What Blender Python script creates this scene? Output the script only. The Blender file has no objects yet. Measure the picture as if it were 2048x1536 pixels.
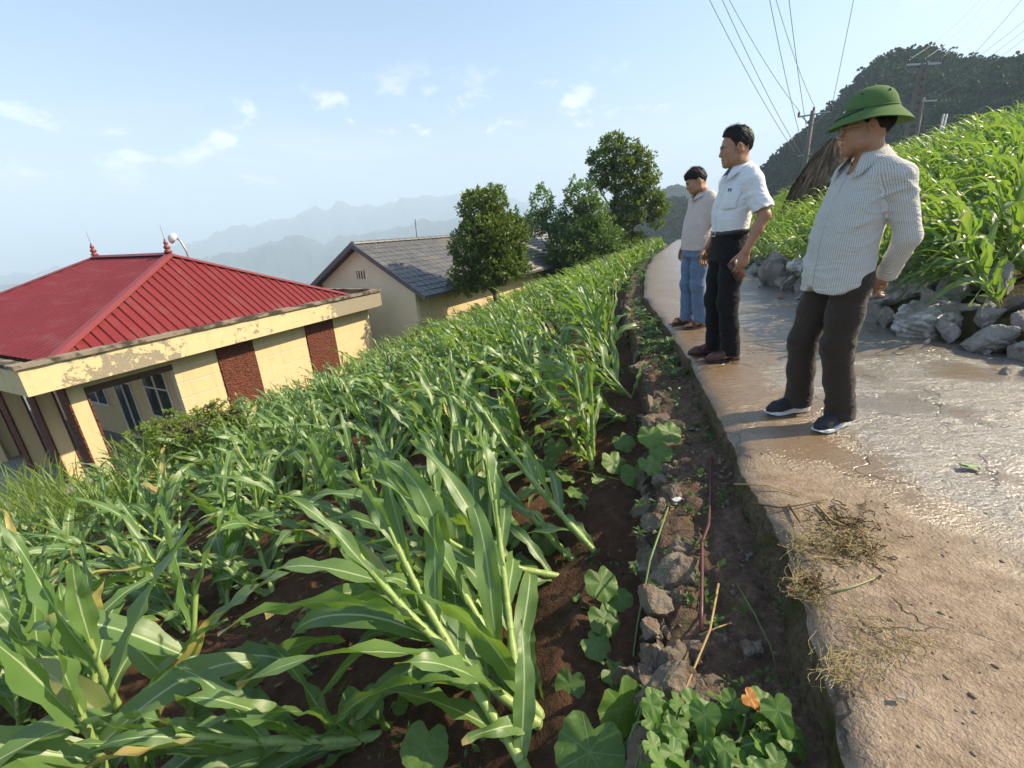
import bpy, bmesh, math, random
import numpy as np
from mathutils import Vector, Matrix, Euler, Quaternion

SC = bpy.context.scene
COL = SC.collection

# ------------------------------------------------------------------ camera
CAMZ = 1.15
PITCH, ROLL, FPX = math.radians(19.5), math.radians(3.0), 890.0
_fw = Vector((0, math.cos(PITCH), -math.sin(PITCH)))
_u0 = Vector((0, math.sin(PITCH), math.cos(PITCH)))
_r0 = Vector((1, 0, 0))
_rt = _r0 * math.cos(ROLL) - _u0 * math.sin(ROLL)
_up = _u0 * math.cos(ROLL) + _r0 * math.sin(ROLL)
cam_data = bpy.data.cameras.new('camera')
cam = bpy.data.objects.new('camera', cam_data)
COL.objects.link(cam)
cam.matrix_world = Matrix(((_rt.x, _up.x, -_fw.x, 0), (_rt.y, _up.y, -_fw.y, 0),
                           (_rt.z, _up.z, -_fw.z, CAMZ), (0, 0, 0, 1)))
cam_data.sensor_width = 36.0
cam_data.lens = 36.0 * FPX / 2048.0
cam_data.clip_start = 0.05
cam_data.clip_end = 40000.0
SC.camera = cam

# ------------------------------------------------------------------ light, sky, exposure
SUN_AZ, SUN_EL = math.radians(84.0), math.radians(38.0)      # azimuth clockwise from +Y
sun_dir = Vector((math.sin(SUN_AZ) * math.cos(SUN_EL), math.cos(SUN_AZ) * math.cos(SUN_EL), math.sin(SUN_EL)))
sd = bpy.data.lights.new('sun', 'SUN')
sd.energy = 5.0
sd.angle = math.radians(0.6)
sd.color = (1.0, 0.85, 0.61)
sun = bpy.data.objects.new('sun', sd)
COL.objects.link(sun)
sun.rotation_euler = (-sun_dir).to_track_quat('-Z', 'Y').to_euler()
SC.view_settings.view_transform = 'Standard'
SC.view_settings.look = 'None'
SC.view_settings.gamma = 1.0
SC.view_settings.exposure = 0.95
SC.render.engine = 'CYCLES'
SC.cycles.use_denoising = True
SC.cycles.max_bounces = 8
SC.cycles.transparent_max_bounces = 8
SC.cycles.volume_bounces = 1
SC.cycles.use_adaptive_sampling = True
SC.cycles.sample_clamp_indirect = 6.0

# ------------------------------------------------------------------ node helpers
class NT:
    def __init__(s, tree):
        s.t = tree
    def n(s, typ, ins=None, **props):
        nd = s.t.nodes.new(typ)
        for k, v in props.items():
            setattr(nd, k, v)
        for k, v in (ins or {}).items():
            s.set(nd, k, v)
        return nd
    def set(s, nd, k, v):
        sock = nd.inputs[k]
        if isinstance(v, bpy.types.NodeSocket):
            s.t.links.new(v, sock)
        else:
            if sock.type in ('RGBA',) and len(v) == 3:
                v = (*v, 1)
            sock.default_value = v
    def math(s, op, a, b=0.0, c=0.0, clamp=False):
        nd = s.n('ShaderNodeMath', operation=op, use_clamp=clamp)
        for i, v in enumerate((a, b, c)):
            s.set(nd, i, v)
        return nd.outputs[0]
    def vmath(s, op, a, b=(0, 0, 0), out=0):
        nd = s.n('ShaderNodeVectorMath', operation=op)
        s.set(nd, 0, a)
        if op == 'SCALE':
            s.set(nd, 'Scale', b)
        else:
            s.set(nd, 1, b)
        return nd.outputs[out]
    def mix(s, f, a, b, blend='MIX'):
        nd = s.n('ShaderNodeMix', data_type='RGBA', blend_type=blend)
        s.set(nd, 'Factor', f)
        for k, v in ((6, a), (7, b)):
            s.set(nd, k, v)
        return nd.outputs[2]
    def ramp(s, f, stops, interp='LINEAR'):
        nd = s.n('ShaderNodeValToRGB')
        nd.color_ramp.interpolation = interp
        el = nd.color_ramp.elements
        while len(el) < len(stops):
            el.new(0.5)
        for e, (p, c) in zip(el, stops):
            e.position = p
            e.color = (*c, 1) if len(c) == 3 else c
        s.set(nd, 'Fac', f)
        return nd.outputs[0]
    def step(s, f, lo, hi):
        nd = s.n('ShaderNodeMapRange', interpolation_type='SMOOTHSTEP')
        s.set(nd, 0, f); s.set(nd, 1, lo); s.set(nd, 2, hi)
        return nd.outputs[0]
    def noise(s, vec, scale, detail=4.0, rough=0.55, dist=0.0, col=False):
        nd = s.n('ShaderNodeTexNoise', {'Scale': scale, 'Detail': detail, 'Roughness': rough, 'Distortion': dist})
        if vec is not None:
            s.set(nd, 'Vector', vec)
        return nd.outputs[1 if col else 0]
    def obj(s):
        return s.n('ShaderNodeTexCoord').outputs['Object']
    def uv(s):
        return s.n('ShaderNodeTexCoord').outputs['UV']
    def sep(s, v):
        return s.n('ShaderNodeSeparateXYZ', {0: v}).outputs
    def comb(s, x, y, z):
        return s.n('ShaderNodeCombineXYZ', {0: x, 1: y, 2: z}).outputs[0]
    def bump(s, h, strength=0.5, dist=0.01, normal=None):
        nd = s.n('ShaderNodeBump', {'Strength': strength, 'Distance': dist, 'Height': h})
        if normal is not None:
            s.set(nd, 'Normal', normal)
        return nd.outputs[0]

def mat(name, fn):
    m = bpy.data.materials.new(name)
    m.use_nodes = True
    t = m.node_tree
    t.nodes.clear()
    w = NT(t)
    out = t.nodes.new('ShaderNodeOutputMaterial')
    sh = fn(w)
    t.links.new(sh, out.inputs[0])
    return m

def P(w, color, rough=0.6, normal=None, metal=0.0, spec=0.5, **kw):
    nd = w.n('ShaderNodeBsdfPrincipled', {'Base Color': color, 'Roughness': rough, 'Metallic': metal, 'Specular IOR Level': spec})
    if normal is not None:
        w.set(nd, 'Normal', normal)
    for k, v in kw.items():
        w.set(nd, k.replace('_', ' '), v)
    return nd.outputs[0]

def plain(name, color, rough=0.6, var=0.25, scale=12.0, bump=0.15, metal=0.0, spec=0.5):
    def f(w):
        o = w.obj()
        nz = w.noise(o, scale, 5, 0.6)
        c = w.mix(nz, tuple(x * (1 - var) for x in color), tuple(min(1, x * (1 + var)) for x in color))
        return P(w, c, rough, w.bump(w.noise(o, scale * 4, 4), bump, 0.01), metal, spec)
    return mat(name, f)

# ------------------------------------------------------------------ object helpers
def link(o, parent=None):
    COL.objects.link(o)
    if parent is not None:
        o.parent = parent
    return o
def tag(o, label=None, cat=None, group=None, kind=None):
    if label: o['label'] = label
    if cat: o['category'] = cat
    if group: o['group'] = group
    if kind: o['kind'] = kind
    return o
def empty(name, loc=(0, 0, 0), rot=(0, 0, 0), label=None, cat=None, group=None):
    o = bpy.data.objects.new(name, None)
    o.empty_display_size = 0.1
    o.location = loc
    o.rotation_euler = rot
    link(o)
    return tag(o, label, cat, group)
def mesh_obj(name, me, m=None, parent=None, loc=(0, 0, 0), rot=(0, 0, 0)):
    o = bpy.data.objects.new(name, me)
    if m is not None and not me.materials:
        for mm in (m if isinstance(m, (list, tuple)) else [m]):
            me.materials.append(mm)
    o.location = loc
    o.rotation_euler = rot
    return link(o, parent)

class MB:
    """collects vertices and faces of one mesh"""
    def __init__(s):
        s.v, s.f, s.uv, s.mi = [], [], {}, {}
    def box(s, x0, x1, y0, y1, z0, z1):
        b = len(s.v)
        s.v += [(x0, y0, z0), (x1, y0, z0), (x1, y1, z0), (x0, y1, z0), (x0, y0, z1), (x1, y0, z1), (x1, y1, z1), (x0, y1, z1)]
        s.f += [[b + i for i in q] for q in ((0, 3, 2, 1), (4, 5, 6, 7), (0, 1, 5, 4), (1, 2, 6, 5), (2, 3, 7, 6), (3, 0, 4, 7))]
        return s
    def poly(s, pts):
        b = len(s.v)
        s.v += [tuple(p) for p in pts]
        s.f.append(list(range(b, b + len(pts))))
        return s
    def prism(s, pts, off):
        """closed prism: polygon pts pushed by the vector off"""
        b = len(s.v); n = len(pts); off = Vector(off)
        s.v += [tuple(p) for p in pts] + [tuple(Vector(p) + off) for p in pts]
        s.f.append([b + i for i in reversed(range(n))])
        s.f.append([b + n + i for i in range(n)])
        for i in range(n):
            j = (i + 1) % n
            s.f.append([b + i, b + j, b + n + j, b + n + i])
        return s
    def tube(s, pts, rad, n=8, caps=True):
        pts = [Vector(p) for p in pts]
        if not hasattr(rad, '__len__'):
            rad = [rad] * len(pts)
        b = len(s.v)
        t = (pts[1] - pts[0]).normalized()
        a = t.orthogonal().normalized()
        for i, p in enumerate(pts):
            if i == 0: t = pts[1] - pts[0]
            elif i == len(pts) - 1: t = pts[-1] - pts[-2]
            else: t = pts[i + 1] - pts[i - 1]
            t.normalize()
            a = (a - t * a.dot(t)).normalized()
            c = t.cross(a)
            for k in range(n):
                an = 2 * math.pi * k / n
                s.v.append(tuple(p + (a * math.cos(an) + c * math.sin(an)) * rad[i]))
        for i in range(len(pts) - 1):
            for k in range(n):
                k2 = (k + 1) % n
                s.f.append([b + i * n + k, b + i * n + k2, b + (i + 1) * n + k2, b + (i + 1) * n + k])
        if caps:
            s.f.append([b + k for k in reversed(range(n))])
            s.f.append([b + (len(pts) - 1) * n + k for k in range(n)])
        return s
    def lathe(s, prof, n=16, c=(0, 0, 0)):
        b = len(s.v)
        for r, z in prof:
            for k in range(n):
                a = 2 * math.pi * k / n
                s.v.append((c[0] + r * math.cos(a), c[1] + r * math.sin(a), c[2] + z))
        for i in range(len(prof) - 1):
            for k in range(n):
                k2 = (k + 1) % n
                s.f.append([b + i * n + k, b + i * n + k2, b + (i + 1) * n + k2, b + (i + 1) * n + k])
        s.f.append([b + k for k in reversed(range(n))])
        s.f.append([b + (len(prof) - 1) * n + k for k in range(n)])
        return s
    def mesh(s, name, smooth=False):
        me = bpy.data.meshes.new(name)
        me.from_pydata(s.v, [], s.f)
        if smooth:
            me.shade_smooth()
        me.update()
        return me
    def build(s, name, m, parent=None, smooth=False, **kw):
        return mesh_obj(name, s.mesh(name, smooth), m, parent, **kw)

def np_mesh(name, V, F, smooth=True, uv=None):
    """V (n,3) array, F (m,4) or (m,3) int array, uv (n,2) per vertex"""
    me = bpy.data.meshes.new(name)
    V = np.asarray(V, np.float32); F = np.asarray(F, np.int32)
    k = F.shape[1]
    me.vertices.add(len(V)); me.vertices.foreach_set('co', V.ravel())
    me.loops.add(F.size); me.loops.foreach_set('vertex_index', F.ravel())
    me.polygons.add(len(F))
    me.polygons.foreach_set('loop_start', np.arange(0, F.size, k, dtype=np.int32))
    if uv is not None:
        l = me.uv_layers.new(name='uv')
        l.data.foreach_set('uv', np.asarray(uv, np.float32)[F.ravel()].ravel())
    me.update(calc_edges=True)
    me.validate()
    if smooth:
        me.shade_smooth()
    return me

def grid_faces(nu, nv):
    i = np.arange(nu - 1)[:, None] * nv + np.arange(nv - 1)[None, :]
    return np.stack([i, i + nv, i + nv + 1, i + 1], -1).reshape(-1, 4)

def _hash(ix, iy, iz, seed):
    h = (ix.astype(np.int64) * 374761393 + iy.astype(np.int64) * 668265263 + iz.astype(np.int64) * 2147483647 + seed * 974711) & 0xffffffff
    h = ((h ^ (h >> 13)) * 1274126177) & 0xffffffff
    h = h ^ (h >> 16)
    return (h & 0xffff).astype(np.float32) / 32767.5 - 1.0
def vnoise(x, y, z=0.0, seed=0):
    x, y, z = np.broadcast_arrays(np.asarray(x, np.float32), np.asarray(y, np.float32), np.asarray(z, np.float32))
    fx, fy, fz = np.floor(x), np.floor(y), np.floor(z)
    ux, uy, uz = x - fx, y - fy, z - fz
    ix, iy, iz = fx.astype(np.int32), fy.astype(np.int32), fz.astype(np.int32)
    ux, uy, uz = (u * u * (3 - 2 * u) for u in (ux, uy, uz))
    r = 0
    for dx in (0, 1):
        wx = ux if dx else 1 - ux
        for dy in (0, 1):
            wy = uy if dy else 1 - uy
            for dz in (0, 1):
                wz = uz if dz else 1 - uz
                r = r + wx * wy * wz * _hash(ix + dx, iy + dy, iz + dz, seed)
    return r
def fbm(x, y, z=0.0, oct=4, seed=0, gain=0.5):
    a, f, r = 1.0, 1.0, 0
    for o in range(oct):
        r = r + a * vnoise(np.asarray(x) * f, np.asarray(y) * f, np.asarray(z) * f, seed + o * 17)
        a *= gain; f *= 2.03
    return r

# ------------------------------------------------------------------ world: daylight sky with small clouds
world = bpy.data.worlds.new('World')
SC.world = world
world.use_nodes = True
wt = world.node_tree
wt.nodes.clear()
w = NT(wt)
sky = w.n('ShaderNodeTexSky', sky_type='NISHITA', sun_disc=False, sun_elevation=SUN_EL, sun_rotation=SUN_AZ,
          altitude=900.0, air_density=1.35, dust_density=2.8, ozone_density=2.6)
dirv = w.n('ShaderNodeTexCoord').outputs['Generated']
dx, dy, dz = w.sep(dirv)
# cumulus puffs low over the valley: noise in azimuth / elevation, kept to a band above the horizon
az = w.math('ARCTAN2', dx, dy)
el = w.math('ARCSINE', dz)
cv = w.comb(az, w.math('MULTIPLY', el, 1.9), 0.37)
band = w.math('MULTIPLY', w.step(el, 0.06, 0.13), w.math('SUBTRACT', 1.0, w.step(el, 0.19, 0.32)))
big = w.noise(cv, 3.2, 2, 0.5)
puff = w.noise(cv, 13.0, 6, 0.6, 0.25)
cov = w.math('ADD', puff, w.math('ADD', w.math('MULTIPLY', w.math('SUBTRACT', big, 0.5), 0.7), w.math('MULTIPLY', w.math('SUBTRACT', 1.0, w.step(el, 0.10, 0.24)), 0.05)))
cl = w.math('MULTIPLY', w.step(cov, 0.61, 0.78), band)
wisp = w.math('MULTIPLY', w.step(w.noise(w.comb(az, w.math('MULTIPLY', el, 4.0), 2.1), 2.4, 5, 0.6, 0.6), 0.45, 0.8), 0.35)
hz = w.math('SUBTRACT', 1.0, w.step(el, 0.0, 0.32))
cl2 = w.math('MAXIMUM', w.math('MULTIPLY', cl, 0.60), w.math('MULTIPLY', wisp, w.math('MULTIPLY', hz, 0.9)))
cloud_col = (7.0, 6.9, 7.1)
veil = w.math('ADD', 0.08, w.math('MULTIPLY', w.math('SUBTRACT', 1.0, w.step(el, 0.0, 0.40)), 0.30))      # thin summer haze, thicker low down
skyc = w.mix(cl2, w.mix(veil, sky.outputs[0], (2.5, 2.7, 3.35)), cloud_col)
bg = w.n('ShaderNodeBackground', {'Color': skyc, 'Strength': 0.12})
wo = w.n('ShaderNodeOutputWorld')
wt.links.new(bg.outputs[0], wo.inputs[0])

# ------------------------------------------------------------------ the lie of the land
KY = np.array([-4, -2, 0., .62, .99, 1.35, 1.76, 2.4, 3.35, 4.73, 7.2, 10.95, 15.5, 20.9, 26.6, 34])
KX = np.array([-.9, -.15, .47, .69, .84, .97, 1.06, 1.23, 1.46, 1.75, 2.2, 3.33, 5.0, 7.4, 9.9, 13.2])
def kerb_x(y):
    return np.interp(y, KY, KX)
RY = np.array([-4, 0, 3.2, 4.7, 7.6, 9.5, 12, 15.5, 20.9, 26.6, 34])
RX = np.array([3.0, 3.6, 4.0, 4.1, 4.75, 5.25, 6.3, 7.9, 10.3, 12.8, 16.1])
def road_right_x(y):
    return np.interp(y, RY, RX)
def crest(y):
    return -0.03 * np.maximum(np.asarray(y) - 25.5, 0) ** 1.7
STRIP_Y = np.array([-4, 1.2, 2.1, 3.6, 6, 12, 34]); STRIP_W = np.array([.46, .46, .40, .36, .35, .4, .4])
def strip_w(y):
    return np.interp(y, STRIP_Y, STRIP_W)
def field_z(x, y):
    d = kerb_x(y) - strip_w(y) - x
    z = -0.42 - 0.30 * d - 0.035 * np.maximum(d - 6.5, 0) ** 2
    z = np.where(d < 0, -0.42 + 0 * d, z)
    z = np.maximum(z, -4.3 - 0.05 * np.maximum(d, 0))
    return z + crest(y)
def hill_z(x, y):
    d = x - road_right_x(y)
    return np.where(d > 0, 0.22 + 0.315 * np.minimum(d, 7) + 0.10 * np.maximum(d - 7, 0), 0.0) + crest(y) * 0.6
def ray_dir(u, v):
    """direction through a picture point; used with a plane to measure where things stand"""
    return (_rt * ((u - 1024) / FPX) + _up * ((768 - v) / FPX) + _fw)
def on_z(u, v, z):
    r = ray_dir(u, v)
    t = (z - CAMZ) / r.z
    return Vector((r.x * t, r.y * t, z))
def on_field(u, v, lift=0.0):
    z = -0.6
    for _ in range(30):
        p = on_z(u, v, min(z, 1.0))
        z = 0.5 * z + 0.5 * (float(field_z(p.x, p.y)) + lift)
    return on_z(u, v, z)
def at_dist(u, v, dist):
    r = ray_dir(u, v)
    r = r * (dist / math.hypot(r.x, r.y))
    return Vector((r.x, r.y, r.z + CAMZ))
UPV = np.array([0, 0, 1.])
def nz3(v):
    return v / (np.linalg.norm(v) + 1e-12)
# ------------------------------------------------------------------ materials of the setting
def _soil(w):
    o = w.obj()
    n1 = w.noise(o, 1.6, 5, 0.6); n2 = w.noise(o, 22, 6, 0.65); n3 = w.noise(o, 110, 3, 0.6)
    c = w.ramp(n2, [(0.25, (0.030, 0.016, 0.010)), (0.55, (0.072, 0.038, 0.022)), (0.8, (0.14, 0.080, 0.047))])
    c = w.mix(w.step(n1, 0.35, 0.7), c, w.mix(0.5, c, (0.11, 0.052, 0.028)))
    c = w.mix(w.step(n3, 0.72, 0.80), c, (0.26, 0.20, 0.15))
    h = w.math('ADD', w.math('MULTIPLY', n2, 0.7), w.math('MULTIPLY', n3, 0.35))
    return P(w, c, 0.9, w.bump(h, 0.9, 0.03), spec=0.2)
M_SOIL = mat('soil', _soil)

def _bank(w):
    o = w.obj()
    n1 = w.noise(o, 3.0, 5, 0.6); n2 = w.noise(o, 30, 6, 0.65); n3 = w.noise(o, 120, 3, 0.6)
    c = w.ramp(n2, [(0.25, (0.060, 0.038, 0.026)), (0.55, (0.145, 0.096, 0.064)), (0.8, (0.27, 0.20, 0.145))])
    c = w.mix(w.step(n1, 0.56, 0.70), c, w.mix(w.step(n2, .4, .6), (0.035, 0.055, 0.012), (0.085, 0.10, 0.02)))
    c = w.mix(w.step(n3, 0.68, 0.76), c, (0.34, 0.30, 0.25))
    h = w.math('ADD', w.math('MULTIPLY', n2, 0.7), w.math('MULTIPLY', n3, 0.4))
    return P(w, c, 0.92, w.bump(h, 0.9, 0.025), spec=0.2)
M_BANK = mat('bank_soil', _bank)

def _road(w):
    o = w.obj()
    uv = w.uv()
    u, v, _ = w.sep(uv)          # u: metres from the field-side edge, v: metres along
    n0 = w.noise(o, 0.55, 4, 0.6, 0.4); n1 = w.noise(o, 2.2, 6, 0.62, 0.3); n2 = w.noise(o, 14, 5, 0.62)
    n3 = w.noise(o, 75, 4, 0.6); n4 = w.noise(o, 190, 2, 0.5)
    # dry, silted concrete near the viewer and along the edge; wet coarse concrete further on
    wetf = w.math('MULTIPLY', w.math('ADD', u, w.math('SUBTRACT', v, 1.70)), 0.8)
    wetf = w.math('ADD', wetf, w.math('MULTIPLY', w.math('SUBTRACT', n1, 0.5), 1.3))
    wetf = w.math('ADD', wetf, w.math('MULTIPLY', w.math('SUBTRACT', n0, 0.5), 0.7))
    wet = w.step(wetf, 0.0, 0.5)
    # mud spread over the wet part
    mudf = w.math('ADD', w.math('MULTIPLY', n1, 0.8), w.math('MULTIPLY', n0, 0.6))
    mudf = w.math('ADD', mudf, w.math('MULTIPLY', w.math('SUBTRACT', 1.0, w.step(u, 0.25, 1.0)), 0.34))
    mud = w.step(mudf, 0.69, 0.90)
    dry = w.ramp(n2, [(0.25, (0.14, 0.096, 0.060)), (0.5, (0.235, 0.172, 0.115)), (0.78, (0.34, 0.265, 0.19))])
    dry = w.mix(w.step(n1, 0.5, 0.75), dry, (0.33, 0.25, 0.18))
    vor = w.n('ShaderNodeTexVoronoi', {'Vector': o, 'Scale': 85.0, 'Randomness': 1.0})
    stone = w.math('MULTIPLY', w.step(w.math('SUBTRACT', 0.42, vor.outputs['Distance']), 0.0, 0.12), w.step(w.sep(vor.outputs['Color'])[0], 0.55, 0.62))
    agg = w.ramp(n3, [(0.3, (0.10, 0.085, 0.07)), (0.55, (0.19, 0.17, 0.145)), (0.75, (0.36, 0.34, 0.31))])
    dry = w.mix(w.math('MULTIPLY', stone, 0.5), dry, (0.38, 0.30, 0.22))
    wetc = w.mix(w.math('MULTIPLY', mud, 0.85), w.mix(0.35, agg, (0.24, 0.22, 0.19)), (0.19, 0.122, 0.062))
    warp = w.vmath('ADD', o, w.vmath('SCALE', w.noise(o, 3.0, 4, 0.6, 0.0, True), 0.45))
    vc = w.n('ShaderNodeTexVoronoi', {'Vector': warp, 'Scale': 1.5}, feature='DISTANCE_TO_EDGE')
    crack = w.math('MULTIPLY', w.math('SUBTRACT', 1.0, w.step(vc.outputs['Distance'], 0.004, 0.014)), w.step(n1, 0.44, 0.56))
    silt = w.step(w.noise(w.vmath('MULTIPLY', o, (2.2, 5.5, 2.2)), 1.0, 6, 0.66, 1.0), 0.50, 0.66)
    dry = w.mix(w.math('MULTIPLY', silt, 0.45), dry, (0.145, 0.098, 0.060))
    c = w.mix(wet, dry, wetc)
    c = w.mix(w.math('MULTIPLY', crack, 0.7), c, (0.05, 0.036, 0.025))
    r_wet = w.math('ADD', 0.06, w.math('MULTIPLY', n2, 0.30))
    rough = w.n('ShaderNodeMix', {0: wet, 2: 0.78, 3: r_wet}).outputs[0]
    h = w.math('ADD', w.math('MULTIPLY', n3, 0.8), w.math('ADD', w.math('MULTIPLY', n4, 0.3), w.math('ADD', w.math('MULTIPLY', n2, 0.8), w.math('MULTIPLY', w.noise(w.vmath('MULTIPLY', o, (9, 24, 9)), 1.0, 5, 0.62, 0.8), 1.1))))
    damp = w.math('MULTIPLY', wet, w.step(n1, 0.42, 0.62))
    bs = w.n('ShaderNodeMix', {0: damp, 2: 0.9, 3: 0.46}).outputs[0]
    h = w.math('SUBTRACT', w.math('ADD', h, w.math('MULTIPLY', silt, 0.35)), w.math('MULTIPLY', crack, 0.8))
    nb = w.n('ShaderNodeBump', {'Strength': bs, 'Distance': 0.012, 'Height': h}).outputs[0]
    return P(w, c, rough, nb, spec=w.math('ADD', 0.4, w.math('MULTIPLY', wet, 0.6)))
M_ROAD = mat('wet_concrete', _road)

def _kerbside(w):
    o = w.obj()
    n1 = w.noise(o, 5, 5, 0.6); n2 = w.noise(o, 40, 5, 0.65)
    moss = w.step(n1, 0.47, 0.66)
    c = w.ramp(n2, [(0.3, (0.07, 0.048, 0.028)), (0.7, (0.20, 0.15, 0.10))])
    c = w.mix(moss, c, w.ramp(n2, [(0.3, (0.026, 0.034, 0.008)), (0.7, (0.085, 0.088, 0.020))]))
    return P(w, c, 0.95, w.bump(n2, 1.0, 0.03), spec=0.1)
M_KERB = mat('mossy_concrete_edge', _kerbside)

def _hillsoil(w):
    o = w.obj()
    n2 = w.noise(o, 8, 6, 0.65)
    c = w.ramp(n2, [(0.3, (0.03, 0.025, 0.012)), (0.6, (0.07, 0.06, 0.025)), (0.8, (0.12, 0.09, 0.05))])
    return P(w, c, 0.9, w.bump(n2, 0.8, 0.05), spec=0.1)
M_HILLSOIL = mat('hillside_soil', _hillsoil)

def _far(scale, a, b, c_, rockline=0.66):
    def f(w):
        o = w.obj()
        n1 = w.noise(o, scale, 8, 0.68); n2 = w.noise(o, scale * 0.22, 4, 0.6)
        c = w.ramp(n1, [(0.3, a), (0.6, b)])
        c = w.mix(w.step(w.math('ADD', w.math('MULTIPLY', n1, .6), w.math('MULTIPLY', n2, .5)), rockline, rockline + 0.08), c, c_)
        return P(w, c, 0.95, None, spec=0.0)
    return f
M_VALLEY = mat('valley_fields', _far(0.02, (0.025, 0.045, 0.015), (0.07, 0.10, 0.035), (0.20, 0.19, 0.13), 0.60))
M_MOUNT = mat('mountain_forest', _far(0.012, (0.02, 0.035, 0.02), (0.045, 0.065, 0.035), (0.26, 0.25, 0.22), 0.70))
M_HILL = mat('hill_undergrowth', _far(0.25, (0.012, 0.022, 0.010), (0.03, 0.045, 0.018), (0.10, 0.10, 0.08), 0.74))

# ------------------------------------------------------------------ near ground
def build_field():
    ys = np.concatenate([np.arange(-1.5, 4.5, 0.03), np.arange(4.5, 34.1, 0.14)])
    ds = np.concatenate([np.arange(-0.10, 3.6, 0.03), np.arange(3.6, 13.2, 0.16)])
    Y, D = np.meshgrid(ys, ds, indexing='ij')
    X = kerb_x(Y) - strip_w(Y) - D
    Z = field_z(X, Y)
    near = np.clip((6 - Y) / 3, 0.25, 1)
    clod = fbm(X * 2.2, Y * 2.2, 0, 4, 3) * 0.035 + np.maximum(fbm(X * 9, Y * 9, 0, 3, 9), 0) * 0.028 * near + np.maximum(vnoise(X * 22, Y * 22, 0, 5), 0.1) * 0.016 * near
    furrow = 0.03 * np.sin((D - 0.12 * np.sin(Y)) * 2 * math.pi / 0.75)
    Z = Z + clod + furrow * np.clip(D / .3, 0, 1)
    V = np.stack([X, Y, Z], -1).reshape(-1, 3)
    F = grid_faces(len(ys), len(ds))[:, ::-1]
    tag(mesh_obj('field', np_mesh('field', V, F[:, ::-1]), M_SOIL), kind='structure')

def strip_z(t, y):
    """ground of the bank between kerb (t=0) and field (t=1)"""
    return -0.125 - 0.06 * np.clip((2.2 - np.asarray(y)) / 1.2, 0, 1) - 0.105 * t + crest(y)
def build_bank():
    ys = np.concatenate([np.arange(-1.5, 4.5, 0.025), np.arange(4.5, 34.1, 0.12)])
    ts = np.linspace(-0.12, 1.12, 30)
    Y, T = np.meshgrid(ys, ts, indexing='ij')
    X = kerb_x(Y) - strip_w(Y) * T + 0.02 * fbm(Y * 3, T * 3, 0, 2, 4)
    Z = strip_z(T, Y) - 0.26 * np.clip((T - 0.93) / .1, 0, 1)
    Z = Z + fbm(X * 7, Y * 7, 0, 4, 21) * 0.030 + np.maximum(fbm(X * 16, Y * 16, 0, 3, 25), 0) * .018 + np.maximum(vnoise(X * 25, Y * 25, 0, 8), 0) * 0.012
    V = np.stack([X, Y, Z], -1).reshape(-1, 3)
    tag(mesh_obj('bank', np_mesh('bank', V, grid_faces(len(ys), len(ts))), M_BANK), kind='structure')

def road_z(x, y):
    u = x - kerb_x(y)
    return (0.008 * fbm(x * 1.1, y * 1.1, 0, 2, 31) + 0.005 * fbm(x * 6, y * 6, 0, 2, 33) * np.clip((2.6 - np.asarray(y)) / 1.2, 0, 1)
            + crest(y) - 0.02 * np.exp(-(u / 0.05) ** 2))
def build_road():
    ys = np.concatenate([np.arange(-2.5, 5, 0.03), np.arange(5, 34.1, 0.12)])
    ss = np.concatenate([np.linspace(0, 0.12, 6), np.linspace(0.14, 1, 84)])
    Y, S = np.meshgrid(ys, ss, indexing='ij')
    x0 = kerb_x(Y) + 0.013 * fbm(Y * 2.2, 0 * Y, 0, 4, 41) + 0.006 * vnoise(Y * 33, 0 * Y, 0, 44) + 0.007 * vnoise(Y * 14, 0 * Y, 0, 43)
    x1 = road_right_x(Y) + 1.0
    X = x0 + (x1 - x0) * S
    Z = road_z(X, Y)
    # field-side face, down into the bank
    Xs = [x0[:, :1] + 0.035 * fbm(ys * 3, 0 * ys + k, 0, 3, 47)[:, None] - 0.012 * k for k in (3, 2, 1)]
    Zs = [Z[:, :1] - dz for dz in (0.34, 0.16, 0.035)]
    Xs = np.concatenate(Xs + [X], 1); Zs = np.concatenate(Zs + [Z], 1)
    Ys = np.concatenate([Y[:, :3], Y], 1)
    V = np.stack([Xs, Ys, Zs], -1).reshape(-1, 3)
    nv = Xs.shape[1]
    F = grid_faces(len(ys), nv)
    uv = np.stack([Xs - kerb_x(Ys), Ys], -1).reshape(-1, 2)
    me = np_mesh('road', V, F, uv=uv)
    me.materials.append(M_ROAD); me.materials.append(M_KERB)
    col = np.arange(len(F)) % (nv - 1)
    me.polygons.foreach_set('material_index', (col < 3).astype(np.int32))
    tag(mesh_obj('road', me), kind='structure')

def build_hillside():
    ys = np.arange(-3, 46, 0.3)
    ds = np.concatenate([np.linspace(-0.35, 0.5, 8), np.arange(0.8, 40, 0.5)])
    Y, D = np.meshgrid(ys, ds, indexing='ij')
    X = road_right_x(Y) + D
    Z = hill_z(X, Y)
    Z = np.where(D < 0, -0.05 + 0 * Z, Z)
    Z = Z + fbm(X * .8, Y * .8, 0, 4, 51) * 0.10 * np.clip(D + .1, 0, 1) - 0.02 * np.maximum(D - 25, 0) ** 2 - 0.02 * np.maximum(Y - 36, 0) ** 2
    V = np.stack([X, Y, Z], -1).reshape(-1, 3)
    tag(mesh_obj('hillside', np_mesh('hillside', V, grid_faces(len(ys), len(ds))[:, ::-1][:, ::-1]), M_HILLSOIL), kind='structure')

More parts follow.
